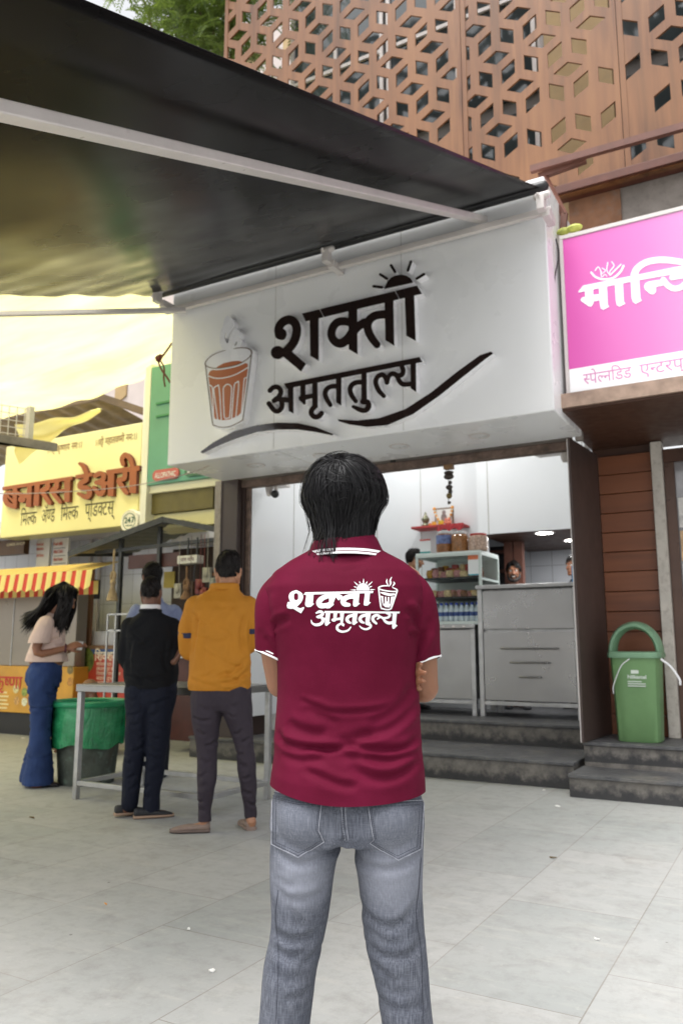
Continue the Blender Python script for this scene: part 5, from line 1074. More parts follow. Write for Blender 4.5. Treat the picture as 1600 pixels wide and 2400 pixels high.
# ================================================================== TREE
tt = thing('tree', 'leafy green tree branch hanging in at the top above the black awning', 'tree', (-8.2, 9.9, 0))
b = MB(); b.tube([(-8.2, 9.9, 0), (-8.1, 9.9, 3), (-8.2, 9.8, 5.5), (-8.0, 9.5, 7.5)], [.2, .17, .14, .1], 12, 4)
br_ends = []
r5 = random.Random(21)
C0 = onDist(470, 20, 10.4)
tgt = [onDist(x, y, dd) for x, y, dd in ((470, 30, 10.2), (520, 90, 10.0), (420, -30, 10.4), (560, -40, 9.8), (480, -120, 10.2), (380, -150, 10.5), (600, -160, 9.8), (535, 30, 9.9), (440, 20, 10.6), (300, -120, 11), (500, 70, 10.1), (400, 0, 10.4))]
for q in tgt: b.tube([(-8.0, 9.5, 7.3), (np.array((-8.0, 9.5, 7.3))+q)/2+np.array([0, 0, .5]), q], [.06, .035, .01], 7, 5); br_ends.append(q)
part(b, 'trunk', mat('tree_bark', srgb('5a4a3a'), .9, var=.3, scale=10), tt)
lf = N('tree_leaves'); gi = lf.new('NewGeometry'); lf.color(lf.ramp(gi.outputs['Random Per Island'], [(0, srgb('22330f')), (.5, srgb('3f5a20')), (1, srgb('6f8436'))])); lf.set(rough=.5)
tr2 = lf.new('BsdfTranslucent'); tr2.inputs[0].default_value = (.25, .35, .06, 1); mx2 = lf.new('MixShader'); mx2.inputs[0].default_value = .35; o2 = lf.t.nodes['Material Output']; lf.lk(lf.b.outputs[0], mx2.inputs[1]); lf.lk(tr2.outputs[0], mx2.inputs[2]); lf.lk(mx2.outputs[0], o2.inputs[0])
V = []; F = []
for q in tgt:
    for i in range(120):
        st = q+np.array([r5.gauss(0, .38), r5.gauss(0, .45), r5.gauss(0, .28)]); dr = np.array([r5.gauss(0, 1), r5.gauss(0, 1), -.5+r5.gauss(0, .4)]); dr /= np.linalg.norm(dr)
        sd = np.cross(dr, (0, 0, 1)); sd /= np.linalg.norm(sd)+1e-6
        for k in range(9):                                          # pinnate sprig
            for s_ in (-1, 1):
                p = st+dr*.034*k+np.array([0, 0, -.004*k*k*.3]); t_ = sd*s_*.075*(1-.05*k)+dr*.03+np.array([0, 0, -.02]); w_ = dr*.017
                n0 = len(V); V += [tuple(p), tuple(p+t_*.5+w_), tuple(p+t_), tuple(p+t_*.5-w_)]; F.append((n0, n0+1, n0+2, n0+3))
b = MB(); b.v = V; b.f = F; b.m = [0]*len(F); part(b, 'crown', lf.m, tt, sm=0, fixn=False)
# hedge far behind the cage (green seen through the mesh)
# ================================================================== PEOPLE
def m_skin(nm, c):
    n = N(nm); n.color(n.mix(n.val(n.noise(18, 5, .6), .4, .7, 0, .5), c, tuple(q*.8 for q in c))); n.set(rough=.5, sss=.05); n.bump(n.noise(120, 3), .08, .001); return n.m
SK1, SK2, SK3, SK4 = m_skin('skin_warm_brown', srgb('8f6248')), m_skin('skin_brown', srgb('94644a')), m_skin('skin_deep_brown', srgb('75503e')), m_skin('skin_tan', srgb('b07f60'))
def m_hair(nm, c, r=.36):
    n = N(nm); g_ = n.new('NewGeometry'); n.color(n.ramp(g_.outputs['Random Per Island'], [(0, tuple(q*.5 for q in c)), (.8, c), (1, tuple(q*2.2 for q in c))])); n.set(rough=r, spec=.22); return n.m
HB = m_hair('black_hair', (.008, .0075, .0085), .48); HB2 = m_hair('soft_black_hair', (.016, .013, .012), .45)
HBASE = mat('hair_underlayer', (.006, .0055, .006), .9, spec=.1)
EYEW = mat('eye_white', (.7, .68, .65), .2, var=.02); EYEB = mat('eye_dark', (.02, .013, .01), .1)
def cloth(nm, c, rough=.8, var=.10, scale=5, weave=900, bump=.25, sheen=.0, fold=.6, dirt=0):
    n = N(nm); f = n.noise(scale, 5, .6); col = n.ramp(f, [(.3, tuple(q*(1-var) for q in c)), (.7, tuple(min(1, q*(1+var)) for q in c))]); n.color(col); n.set(rough=rough, sheen=sheen, spec=.25)
    n.bump(n.noise(weave, 2), bump, .0008)
    if fold: n.bump(n.noise(14, 4, .5, n.co((1, 1, .45)), .8), fold, .02)
    return n.m

def head_geo(mb, c, R, s):
    t = MB()
    t.ball((0, -.012, .03), (.076, .093, .088), 24, 16); t.ball((0, .03, -.028), (.061, .06, .08), 20, 14); t.ball((0, .056, -.09), (.03, .026, .022), 14, 10)
    for q in (-1, 1):
        t.tube([(q*.062, -.005, -.035), (q*.055, .025, -.075), (q*.02, .06, -.098)], [.02, .02, .018], 10, 3); t.ball((q*.036, .066, -.02), (.022, .02, .02), 12, 8)
        t.ball((q*.079, -.004, -.004), (.009, .019, .033), 12, 8); t.ball((q*.083, -.012, .008), (.007, .012, .022), 10, 6); t.ball((q*.013, .1, -.03), .009, 8, 6)
        t.tube([(q*.048, .07, .026), (q*.026, .086, .032), (q*.004, .09, .026)], [.008, .011, .009], 8, 3)
    t.tube([(0, .086, .02), (0, .1, -.005), (0, .112, -.026)], [.008, .011, .014], 10, 3)
    t.tube([(-.025, .08, -.055), (0, .093, -.052), (.025, .08, -.055)], [.004, .008, .004], 8, 4); t.tube([(-.022, .078, -.066), (0, .091, -.067), (.022, .078, -.066)], [.004, .009, .004], 8, 4)
    n0 = len(mb.v); V = [c+R@(np.array(v)*s) for v in t.v]; mb.add(V, t.f)
def rot(pitch=0, yaw=0, roll=0):
    return np.array(Matrix.Rotation(yaw, 3, 'Z') @ Matrix.Rotation(pitch, 3, 'X') @ Matrix.Rotation(roll, 3, 'Y'))
def eyes(root, c, R, s):
    for q in (-1, 1):
        b = MB(); p = c+R@(np.array((q*.032, .074, .012))*s); b.ball(p, .0125*s, 12, 8); p2 = c+R@(np.array((q*.031, .0815, .011))*s); b.ball(p2, .0062*s, 10, 6, 1); b.build('eye', [EYEW, EYEB], root)
def hand(mb, w, d, n, curl=.5, s=1., thumb=1, spread=.16):
    w, d, n = (np.array(q, float) for q in (w, d, n)); d /= np.linalg.norm(d); n = n-d*(n@d); n /= np.linalg.norm(n); sd = np.cross(d, n)*thumb
    for k, o in enumerate((.026, .009, -.009, -.026)):
        mb.tube([w+sd*o*.55*s, w+d*.04*s+sd*o*.9*s, w+d*.085*s+sd*o*s], [.014*s, .015*s, .0115*s], 8, 2)
    for k, (o, L_) in enumerate(((.028, .068), (.0095, .078), (-.0095, .072), (-.027, .056))):
        p = w+d*(.084-.004*abs(k-1.2))*s+sd*o*s; a = 0; pts = [p]; dd = d+sd*(o*spread*6)
        dd /= np.linalg.norm(dd)
        for j, f in enumerate((.45, .32, .23)):
            a += curl*(.55+.35*j)*(1+.12*(k-1)); v = dd*math.cos(a)+n*math.sin(a); p = p+v*L_*f*s; pts.append(p)
        mb.tube(pts, [.0088*s, .0085*s, .0078*s, .0066*s], 8, 2)
    b0 = w+d*.028*s+sd*.024*s; mb.tube([b0, b0+(d*.5+sd*.75+n*.25)*.03*s, b0+(d*.78+sd*.6+n*.45)*.058*s, b0+(d*1+sd*.45+n*.6)*.078*s], [.0135*s, .011*s, .0095*s, .008*s], 8, 2)
def shoe(root, heel, toe, m_up, m_sole, s=1., low=False, wid=.046):
    h, t = np.array(heel, float), np.array(toe, float); d = (t-h); L_ = np.linalg.norm(d[:2]); d = np.array([d[0]/L_, d[1]/L_, 0]); sd = np.array([-d[1], d[0], 0]); z0 = h[2]
    P = [(0, .030, .062), (.06, .036, .072), (.15, .038, .07 if not low else .055), (.35, .037, .066 if not low else .05), (.55, .044, .052), (.75, .046, .040), (.92, .036, .030), (1., .014, .020)]
    def rings(zb, zt, gw):
        out = []
        for f, w_, hh in P:
            c = h+d*L_*f; r_ = []
            for k in range(16):
                a = 2*PI*k/16; y = math.cos(a)*w_*gw*wid/.046; zz = math.sin(a); z = z0+zb+((hh if zt is None else zt)-zb)*(.5+.5*math.copysign(abs(zz)**.7, zz)); r_.append(c+sd*y+np.array([0, 0, z-c[2]]))
            out.append(r_)
        return out
    b = MB(); b.rings(rings(.012, None, 1)); me = b.build('shoe', m_up, root, sm=60); sf = me.modifiers.new('s', 'SUBSURF'); sf.levels = sf.render_levels = 1
    b = MB(); b.rings(rings(0, .024, 1.07)); o = b.build('sole', m_sole, me, sm=50)
    return me
def rings_mb(mb, rings, n=40, e=2.4, shrink=0):
    R_ = []
    for r_ in rings:
        z, xl, xr, yb, yf = r_[:5]; dz = r_[5] if len(r_) > 5 else 0
        cx, hx = (xl+xr)/2, (xr-xl)/2-shrink; cy, hy = (yb+yf)/2, (yf-yb)/2-shrink
        ring = []
        for k in range(n):
            a = 2*PI*k/n; c_, s_ = math.cos(a), math.sin(a); q = (abs(c_)**e+abs(s_)**e)**(-1/e); ring.append((cx+hx*c_*q, cy+hy*s_*q, z+dz*s_*q))
        R_.append(ring)
    mb.rings(R_)
def fold_noise(me, amp, f=(9, 9, 4), seed=1, zlo=None, zhi=None):
    V, Nn = get_v(me), get_n(me); d = vnoise(V*np.array(f)/9., 5, seed)*.6+vnoise(V*np.array(f)/9., 11, seed+1)*.4
    d = np.sign(d)*np.abs(d)**.8
    set_v(me, V+Nn*(d*amp)[:, None])
def creases(me, lst, axis=(0, 2), facing=None):
    """lst: (polyline in local x,z ; depth ; width); pushes a furrow with a raised lip"""
    V, Nn = get_v(me), get_n(me); D = np.zeros(len(V)); m = np.ones(len(V)) if facing is None else np.clip(-(Nn@np.array(facing, float))*-2.5, 0, 1)
    Q = V[:, axis]
    for pts, dep, wid in lst:
        P = catmull(np.array(pts, float), 5); ds, t, sd = seg_dist(Q, P); en = np.clip(np.minimum(t, 1-t)/.18, 0, 1)**.7; en = np.where(ds < 4*wid, en, 0)
        x = ds*sd/wid; D += -dep*en*(np.exp(-x*x)-.65*np.exp(-(x-1.6)**2/.9)-.25*np.exp(-(x+1.7)**2/1.2))
    set_v(me, V+Nn*(D*m)[:, None])
def ribbons(name, paths, wid, nrm, m, parent):
    """paths (steps,n,3), nrm likewise -> one mesh of tapering strips"""
    S_, n, _ = paths.shape; T = np.gradient(paths, axis=0); sd = np.cross(T, nrm); sd /= np.linalg.norm(sd, axis=2)[:, :, None]+1e-9
    tp = np.array([.6]+[1]*(S_-3)+[.7, .15])[:, None, None]; W_ = np.asarray(wid).reshape(1, -1, 1)
    tl = np.random.default_rng(n).normal(0, .55, (1, n, 1)); sd = sd*np.cos(tl)+nrm*np.sin(tl); A, B = paths-sd*tp*W_*.5, paths+sd*tp*W_*.5; V = np.stack([A, B], 2).transpose(1, 0, 2, 3).reshape(-1, 3)
    base = (np.arange(n)*S_*2)[:, None]+(np.arange(S_-1)*2)[None]; base = base.ravel(); F = np.stack([base, base+1, base+3, base+2], 1)
    me = bpy.data.meshes.new(name); me.vertices.add(len(V)); me.vertices.foreach_set('co', V.astype(np.float32).ravel()); me.loops.add(F.size); me.loops.foreach_set('vertex_index', F.astype(np.int32).ravel())
    me.polygons.add(len(F)); me.polygons.foreach_set('loop_start', np.arange(len(F), dtype=np.int32)*4); me.polygons.foreach_set('loop_total', np.full(len(F), 4, np.int32)); me.update(calc_edges=True); me.validate()
    me.polygons.foreach_set('use_smooth', [True]*len(F)); return link(name, me, parent, [m])
def hair(root, c, rad, whorl, prof, zend, n, m, wid=.002, L=.2, steps=12, seed=1, grav=1.0, lift=.05, cover=None, jitter=.25, base=True, curl=0):
    r_ = np.random.default_rng(seed); c, rad = np.array(c, float), np.array(rad, float); wd = np.array(whorl, float); wd /= np.linalg.norm(wd)
    D = r_.normal(size=(n*4, 3)); D /= np.linalg.norm(D, axis=1)[:, None]
    keep = D[:, 2] > -.35
    if cover is not None: keep &= cover(D)
    D = D[keep][:n]; n = len(D); p = c+D*rad; lf_ = r_.uniform(-.01, lift, n); hh = L/steps*r_.uniform(.7, 1.2, n); ph = r_.uniform(0, 6.28, n)
    pz = np.array([q[0] for q in prof]); ps = np.array([q[1] for q in prof]); oy = np.array([q[2] if len(q) > 2 else 0 for q in prof]); ox = np.array([q[3] if len(q) > 3 else 0 for q in prof]); out = []; nr = []; cl_ = r_.normal(size=(170, 3)); cl_ /= np.linalg.norm(cl_, axis=1)[:, None]; ci = np.argmax(D@cl_.T, axis=1); jit = r_.normal(0, jitter*.45, (n, 3))+r_.normal(0, jitter*1.5, (170, 3))[ci]; lf_ = lf_*.45+np.abs(r_.normal(0, lift*.6, 170))[ci]; rz_ = r_.normal(size=n); ld_ = np.array([np.nonzero(ci == q)[0][0] if (ci == q).any() else 0 for q in range(170)])[ci]
    for k in range(steps):
        q = (p-c)/rad; nn = q/rad; nn /= np.linalg.norm(nn, axis=1)[:, None]; out.append(p.copy()); nr.append(nn)
        aw_ = q-wd*(q@wd)[:, None]; aw_ /= np.linalg.norm(aw_, axis=1)[:, None]+.05; below = np.clip((c[2]+.25*rad[2]-p[:, 2])/rad[2], 0, 1)[:, None]
        d = aw_*(1-.75*below)+np.array([0, 0, -1.])*(.25+below)*grav+jit*(1+.6*math.sin(k*.9)); 
        if curl: d = d+curl*np.column_stack([np.sin(ph+k*1.1), np.cos(ph*1.7+k*1.3), 0*ph])
        d = d-nn*np.sum(d*nn, 1)[:, None]*(1-below*.6); d /= np.linalg.norm(d, axis=1)[:, None]+1e-9
        ze = zend(p, rz_); stop = (p[:, 2] < ze)[:, None]; p = p+np.where(stop, d*.0006, d*hh[:, None])
        q = (p-c)/rad; rr_ = np.linalg.norm(q, axis=1)[:, None]; up_ = (p[:, 2] > c[2]-.15*rad[2])[:, None]; P1 = c+q/rr_*(1+lf_[:, None])*rad
        s_ = np.interp(p[:, 2], pz, ps); cy = np.interp(p[:, 2], pz, oy); cx = np.interp(p[:, 2], pz, ox); qx = np.column_stack([(p[:, 0]-c[0]-cx)/rad[0], (p[:, 1]-c[1]-cy)/rad[1]]); qn = np.linalg.norm(qx, axis=1)+1e-6; tg = s_*(1+lf_)
        P2 = np.column_stack([c[0]+cx+qx[:, 0]/qn*tg*rad[0], c[1]+cy+qx[:, 1]/qn*tg*rad[1], p[:, 2]]); p = np.where(up_, P1, P2); p = p+(p[ld_]-p)*(.05 if k > steps*.4 else 0)
    o = ribbons('hair', np.array(out), r_.uniform(.6, 1.3, n)*wid, np.array(nr), m, root); return o
def skin_body(root, tubes, m, voxel=.006, it=4):
    mb = MB()
    for t in tubes: t(mb)
    me = union(mb, voxel, it, .5); smooth(me, 180); return link('body', me, root, [m])

def figure(root, J, skin, top, pants, voxel=.007):
    """one person: continuous skin body, top, trousers; J holds joints in the person's own frame"""
    c, R, s = np.array(J['head'][0], float), J['head'][1], J['head'][2]; nb_ = np.array(J['neck'], float); tor = J['torso']
    def B(mb):
        head_geo(mb, c, R, s); mb.tube([c+R@np.array((0, -.02, -.05))*s, (c+R@np.array((0, -.015, -.1))*s+nb_)/2, nb_, nb_-np.array([0, 0, .06])], [.052*s, .05*s, .056*s, .07*s], 14, 3)
        rings_mb(mb, tor, 28, 2.2, .022)
        for k in ('armL', 'armR'):
            a = J[k]; mb.tube(a, [.044, .036, .025][:len(a)], 12, 4)
        for k in ('L', 'R'):
            if 'hand'+k in J: h_ = J['hand'+k]; hand(mb, J['arm'+k][2], h_[0], h_[1], h_[2], h_[3] if len(h_) > 3 else 1., h_[4] if len(h_) > 4 else 1)
            lg_ = J['leg'+k]; P = [q[0] for q in lg_]; mb.tube(P, [max(.03, min(.07, q[1]*.72)) for q in lg_], 12, 3)
            if 'foot'+k in J: h_, t_ = (np.array(q, float) for q in J['foot'+k]); up_ = np.array([0, 0, .035]); mb.tube([P[-1], h_+(t_-h_)*.22+up_, h_+(t_-h_)*.75+np.array([0, 0, .022])], [.032, .03, .018], 10, 3)
    body = skin_body(root, [B], skin, voxel*.8)
    mb = MB(); rings_mb(mb, tor, 40, J.get('e', 2.3))
    for k in ('L', 'R'): 
        sl_ = J['sleeve'+k]
        if 'sepcut' in J:
            m2 = MB(); m2.tube([q[0] for q in sl_], [q[1] for q in sl_], 18, 4); m3 = union(m2, voxel*.8, 4); fold_noise(m3, .004, (9, 9, 5), 8); cut(m3, (0, 0, J['sepcut']), (0, 0, -1)); smooth(m3, 180); link('sleeve', m3, root, [top]); continue
        mb.tube([q[0] for q in sl_], [q[1] for q in sl_], 16, 4)
    me = union(mb, voxel, 6, .5); fold_noise(me, J.get('fold', .006), J.get('foldf', (9, 9, 5)), J.get('seed', 3))
    if 'crease' in J: creases(me, [(p, d*1.4, w_) for p, d, w_ in J['crease']], facing=None)
    r_ = np.random.default_rng(J.get('seed', 3)+40); CL = []; z0, z1 = tor[1][0], tor[-4][0]
    for i in range(12):
        z = z0+(z1-z0)*(i+.5)/12; hw = .17; x0 = r_.uniform(-hw, hw*.5); ln = r_.uniform(.08, .17); t = r_.uniform(-.9, .9); CL.append(([(x0, z), (x0+ln/2, z+t*ln/2-.01), (x0+ln, z+t*ln)], r_.uniform(.003, .007), r_.uniform(.010, .018)))
    creases(me, CL)
    cut(me, (0, 0, J['hem']), (J.get('hemt', 0), 0, -1), lambda f: f.z < J['hem']+.1 and abs(f.x) < .3)
    if J.get('neckcut'): cut(me, tuple(nb_+np.array(J['neckcut'])), (0, .35, 1))
    if 'cuff' in J: 
        for co, no, wh in J['cuff']: cut(me, co, no, wh)
    smooth(me, 180); shirt = link('shirt' if 'topname' not in J else J['topname'], me, root, [top])
    mb = MB(); rings_mb(mb, J['pelvis'], 36, 2.2)
    for k in ('L', 'R'): lg_ = J['leg'+k]; mb.tube([q[0] for q in lg_], [q[1] for q in lg_], 18, 4)
    me = union(mb, voxel, 5, .5); fold_noise(me, J.get('pfold', .004), (9, 9, 6), J.get('seed', 3)+9)
    r_ = np.random.default_rng(J.get('seed', 3)); CL = []
    for k in ('L', 'R'):
        P = catmull(np.array([np.r_[q[0], q[1]] for q in J['leg'+k]]), 6)
        for i in range(9):
            q = P[int((.12+.86*i/9)*(len(P)-1))]; x, z, rr = q[0], q[2], q[3]; t = r_.choice([-1, 1])*r_.uniform(.1, .7); x0 = r_.uniform(-1, .1); x1 = x0+r_.uniform(.7, 1.4); CL.append(([(x+rr*x0, z+t*rr*x0), (x+rr*(x0+x1)/2, z+t*rr*(x0+x1)/2-.012), (x+rr*x1, z+t*rr*x1)], r_.uniform(.005, .010), r_.uniform(.010, .016)))
    creases(me, CL)
    cut(me, (0, 0, J['pcut']), (0, 0, -1)); smooth(me, 180); link('trousers', me, root, [pants]); return body, shirt
# ------------------------------------------------------------------ the man in the maroon shirt
MD = 2.1; man = thing('person', 'person seen from behind in a maroon polo shirt and grey jeans with arms crossed', 'person', tuple(HD*MD), YAW)
def lp(x, y, d=MD): p = onDist(x, y, d); return np.array([p@RT, p@HD-MD, p[2]])
def lxz(x, y, d=MD-.1): p = onDist(x, y, d); return (p@RT, p[2])
mar = N('maroon_pique'); f = mar.noise(6, 5, .6); mar.color(mar.ramp(f, [(.3, srgb('520c23')), (.7, srgb('60122d'))])); mar.set(rough=.72, spec=.08)
mar.bump(mar.noise(700, 2), .22, .0008); mar.bump(mar.noise(34, 3, .6, mar.co((1, 1, 1.8)), 1.0), .10, .004); mar.bump(mar.noise(10, 3, .5, mar.co((1, 1, .7)), .6), .10, .01); MAR = mar.m
WH = mat('white_knit', (.82, .81, .82), .7, var=.03); 
# body
hc = np.array((.006, .03, 1.497)); hR = rot(.16, 0)
def manbody(mb):
    head_geo(mb, hc-np.array((0, 0, .008)), hR, 1.0); mb.tube([(.008, .0, 1.47), (.01, -.005, 1.41), (.012, 0, 1.36), (.012, 0, 1.3)], [.05, .052, .058, .075], 16, 3)
    rings_mb(mb, [(.74, -.12, .14, -.08, .08), (.95, -.13, .155, -.085, .09), (1.12, -.14, .165, -.1, .11), (1.26, -.15, .175, -.1, .11), (1.34, -.1, .12, -.06, .07)], 28, 2.2)
    mb.tube([(-.14, .0, 1.30), (-.168, .01, 1.17), (-.158, .045, 1.055)], [.05, .044, .038], 14, 4); mb.tube([(-.158, .045, 1.055), (-.03, .18, 1.08), (.140, .085, 1.07)], [.038, .038, .027], 14, 4)
    mb.tube([(.165, .0, 1.31), (.2, .015, 1.17), (.213, .045, 1.045)], [.05, .045, .040], 14, 4); mb.tube([(.213, .045, 1.045), (.1, .2, 1.06), (-.05, .21, 1.1)], [.041, .038, .027], 14, 4)
    hand(mb, (.140, .085, 1.07), (.34, -.94, .03), (.9, .35, .0), .15, 1.0, 1, .3); hand(mb, (-.05, .21, 1.1), (-.9, -.25, .15), (.2, -.9, 0), .4, .95, -1)
    for s_, c_ in ((-1, -.0), (1, .02)):
        mb.tube([(c_+s_*.085, 0, .72), (c_+s_*.12, 0, .42), (c_+s_*.155, .0, .09)], [.07, .048, .035], 12, 3); mb.tube([(c_+s_*.155, 0, .09), (c_+s_*.16, .02, .04), (c_+s_*.175, .16, .025)], [.035, .032, .02], 10, 3)
skin_body(man, [manbody], SK1, .0045, 3)
# shirt torso
mb = MB()
rings_mb(mb, [(.70, -.183, .209, -.152, .13), (.80, -.179, .207, -.146, .13), (.87, -.171, .204, -.128, .125), (.95, -.170, .200, -.112, .125), (1.03, -.166, .194, -.113, .125), (1.10, -.165, .194, -.122, .13), (1.18, -.178, .207, -.134, .135), (1.25, -.196, .217, -.138, .13),
  (1.30, -.200, .215, -.130, .12), (1.34, -.176, .198, -.112, .1), (1.37, -.135, .160, -.088, .08), (1.395, -.09, .113, -.066, .06), (1.42, -.062, .085, -.056, .052)], 64, 2.35)
me = union(mb, .0048, 5, .5)
def cr(pts, dep, wid): return ([lxz(560+x*.3657, 1040+y*.3657) for x, y in pts], dep*1.4, wid*.85)
CRS = [cr([(170, 1235), (195, 1180), (240, 1145), (330, 1115)], .006, .012), cr([(150, 1260), (190, 1230), (235, 1225)], .003, .008), cr([(1060, 1065), (1120, 1090), (1165, 1140), (1180, 1215)], .006, .012), cr([(1090, 1230), (1130, 1222), (1165, 1240)], .0035, .008),
 cr([(235, 1850), (265, 1905), (330, 1935), (450, 1952), (620, 1955), (760, 1930)], .009, .011), cr([(240, 1900), (310, 1975), (450, 1985)], .004, .009), cr([(1150, 1640), (1080, 1740), (960, 1820), (760, 1880), (560, 1925)], .007, .014), cr([(1165, 1890), (1080, 1950), (950, 1965), (780, 1940), (640, 1900)], .008, .012),
 cr([(1130, 1540), (1060, 1660), (960, 1740), (820, 1800)], .006, .016), cr([(380, 1640), (500, 1680), (620, 1716), (860, 1706), (960, 1680)], .0045, .008), cr([(420, 1690), (520, 1730), (640, 1790)], .004, .012), cr([(400, 2120), (520, 2165), (640, 2215), (760, 2235)], .005, .014),
 cr([(700, 2080), (860, 2170), (1010, 2170), (1170, 2080)], .006, .016), cr([(260, 2040), (400, 2060), (560, 2030)], .004, .016), cr([(800, 2010), (960, 2050), (1150, 2010)], .005, .016), cr([(300, 1790), (420, 1840), (560, 1860)], .005, .014), cr([(470, 742), (640, 765), (830, 745)], .0025, .009), cr([(530, 790), (680, 808), (820, 790)], .0015, .01),
 cr([(1190, 1000), (1170, 1080), (1110, 1180)], .004, .016), cr([(150, 960), (160, 1060), (190, 1130)], .003, .016), cr([(480, 1960), (700, 2000), (900, 2010), (1120, 1980)], .004, .02)]
creases(me, CRS); V, Nn = get_v(me), get_n(me); set_v(me, V+Nn*(vnoise(V*np.array((1, 1, 1.4)), 4, 5)*.0022*np.clip((1.2-V[:, 2])*4, 0.15, 1))[:, None])
hz = (lxz(635, 1848)[1], lxz(800, 1882)[1], lxz(990, 1866)[1])
# hem: lower in the middle of the back
V = get_v(me); cut(me, (0, 0, .755), (0, 0, -1))
V = get_v(me); xm = .012; tgt_ = hz[1]+(np.where(V[:, 0] < xm, hz[0], hz[2])-hz[1])*np.clip(np.abs(V[:, 0]-xm)/.19, 0, 1)**2; k_ = np.clip((.92-V[:, 2])/(.92-.755), 0, 1); V[:, 2] += (tgt_-.755)*k_; set_v(me, V)
cut(me, (.012, 0, 1.392), (0, .25, 1)); smooth(me, 180); SHIRT = link('shirt', me, man, [MAR]); bvh_shirt = BVHTree.FromPolygons([tuple(v) for v in get_v(me)], [tuple(p.vertices) for p in me.polygons])
# hem seam
def strip_on(name, pts, wid, bv, off, m, parent, sub=6):
    P = catmull(np.array(pts, float), sub); o_ = np.array(lcam); V = []; 
    for i in range(len(P)):
        h_ = hit(bv, P[i]); 
        if h_ is None: continue
        V.append(h_[0]+h_[1]*off)
    b = MB(); b.tube(V, wid, 6, flat=.6); return b.build(name, m, parent, sm=60)
lcam = np.array([0., -MD, CAM_H])
def hit(bv, px_):
    d = ray(*px_); dl = np.array([d@RT, d@HD, d[2]]); dl /= np.linalg.norm(dl); loc, nor, i, ds = bv.ray_cast(Vector(lcam), Vector(dl), 4)
    if loc is None: return None
    n_ = np.array(nor); 
    if n_@dl > 0: n_ = -n_
    return np.array(loc), n_
def conform(name, elems, ox, oy, sc, step, bv, off, m, parent, stepn=None):
    V, faces, segs = sdf_shape(elems, step); P = []; ok = []
    for v in V:
        h_ = hit(bv, (ox+v[0]*sc, oy+v[1]*sc)); ok.append(h_ is not None); P.append(h_[0]+h_[1]*off if h_ is not None else np.zeros(3))
    faces = [f for f in faces if all(ok[i] for i in f)]; b = MB(); b.add(P, faces); return b.build(name, m, parent, sm=180, fixn=False)
prt = [('p', [(300, 262), (1160, 245), (1152, 272), (280, 293)]), ('s', [(186, 264), (232, 292), (242, 325), (222, 372), (186, 384), (150, 372), (130, 325), (142, 288), (186, 264)], [30, 32, 32, 32, 32, 34, 36, 36, 30]), ('-s', [(186, 300), (186, 335)], 27),
 ('p', [(245, 345), (272, 320), (262, 370), (232, 410), (195, 446), (238, 462), (285, 445), (288, 465), (248, 528), (150, 468), (120, 470), (78, 462), (68, 430), (82, 385), (120, 380), (160, 395), (190, 390)]),
 ('p', [(310, 270), (408, 262), (396, 400), (415, 408), (370, 445), (330, 448), (305, 435), (298, 410), (312, 320)]),
 ('s', [(640, 310), (580, 312), (515, 338), (474, 385), (490, 428), (550, 430), (620, 400), (650, 330)], [20, 28, 32, 34, 32, 30, 26, 30]), ('p', [(600, 275), (672, 275), (655, 400), (662, 418), (610, 462), (575, 466), (545, 455), (560, 430), (600, 380)]), ('s', [(660, 312), (710, 303), (745, 325)], [24, 22, 28]), ('s', [(715, 330), (722, 356)], [20, 8]),
 ('s', [(915, 312), (850, 318), (795, 345), (778, 380), (800, 412), (850, 420)], [30, 30, 32, 34, 30, 22]), ('p', [(915, 258), (985, 256), (972, 395), (993, 402), (945, 442), (915, 443), (900, 425)]), ('p', [(1055, 256), (1118, 254), (1104, 382), (1128, 390), (1085, 430), (1045, 430), (1036, 415)]),
 ('p', [(944, 239)]+[(1028+84*math.cos(a), 236-86*math.sin(a)) for a in np.linspace(PI*.98, .02*PI, 16)]+[(1112, 239)]), ('-s', [(930, 242), (1120, 240)], 1.6)] + \
 [('p', [(1028+math.cos(a)*93+math.sin(a)*9, 236-math.sin(a)*93+math.cos(a)*9), t_, (1028+math.cos(a)*93-math.sin(a)*9, 236-math.sin(a)*93-math.cos(a)*9)]) for t_ in ((858, 232), (905, 185), (908, 122), (980, 118), (1037, 82), (1085, 120), (1155, 122), (1148, 182), (1192, 226)) for a in (math.atan2(236-t_[1], t_[0]-1028),)] + \
 [('s', [(1345, 180), (1275, 182), (1228, 202), (1245, 225), (1330, 245), (1420, 252), (1456, 242), (1450, 225), (1400, 202)], [7, 8, 9, 8, 8, 8, 8, 8, 5]), ('s', [(1224, 205), (1252, 440), (1278, 468), (1330, 480), (1372, 472), (1392, 440), (1458, 246)], 9),
  ('s', [(1252, 265), (1300, 278), (1360, 292), (1420, 288)], [6, 16, 16, 12]), ('p', [(1248, 305), (1300, 318), (1360, 322), (1420, 312), (1395, 420), (1365, 455), (1300, 448), (1275, 425)]), ('-s', [(1262, 320), (1282, 420), (1305, 450)], 2.5), ('-s', [(1405, 322), (1385, 415), (1360, 448)], 2.5), ('-s', [(1293, 325), (1294, 400)], [10, 7]), ('-s', [(1330, 328), (1331, 372)], [9, 8]), ('-s', [(1370, 325), (1364, 402)], [10, 7]),
  ('s', [(1332, 95), (1326, 130), (1340, 170)], [2, 9, 5]), ('s', [(1388, 72), (1370, 115), (1376, 150), (1355, 192)], [4, 9, 11, 2]), ('s', [(1413, 130), (1422, 155), (1395, 192)], [3, 10, 3])]
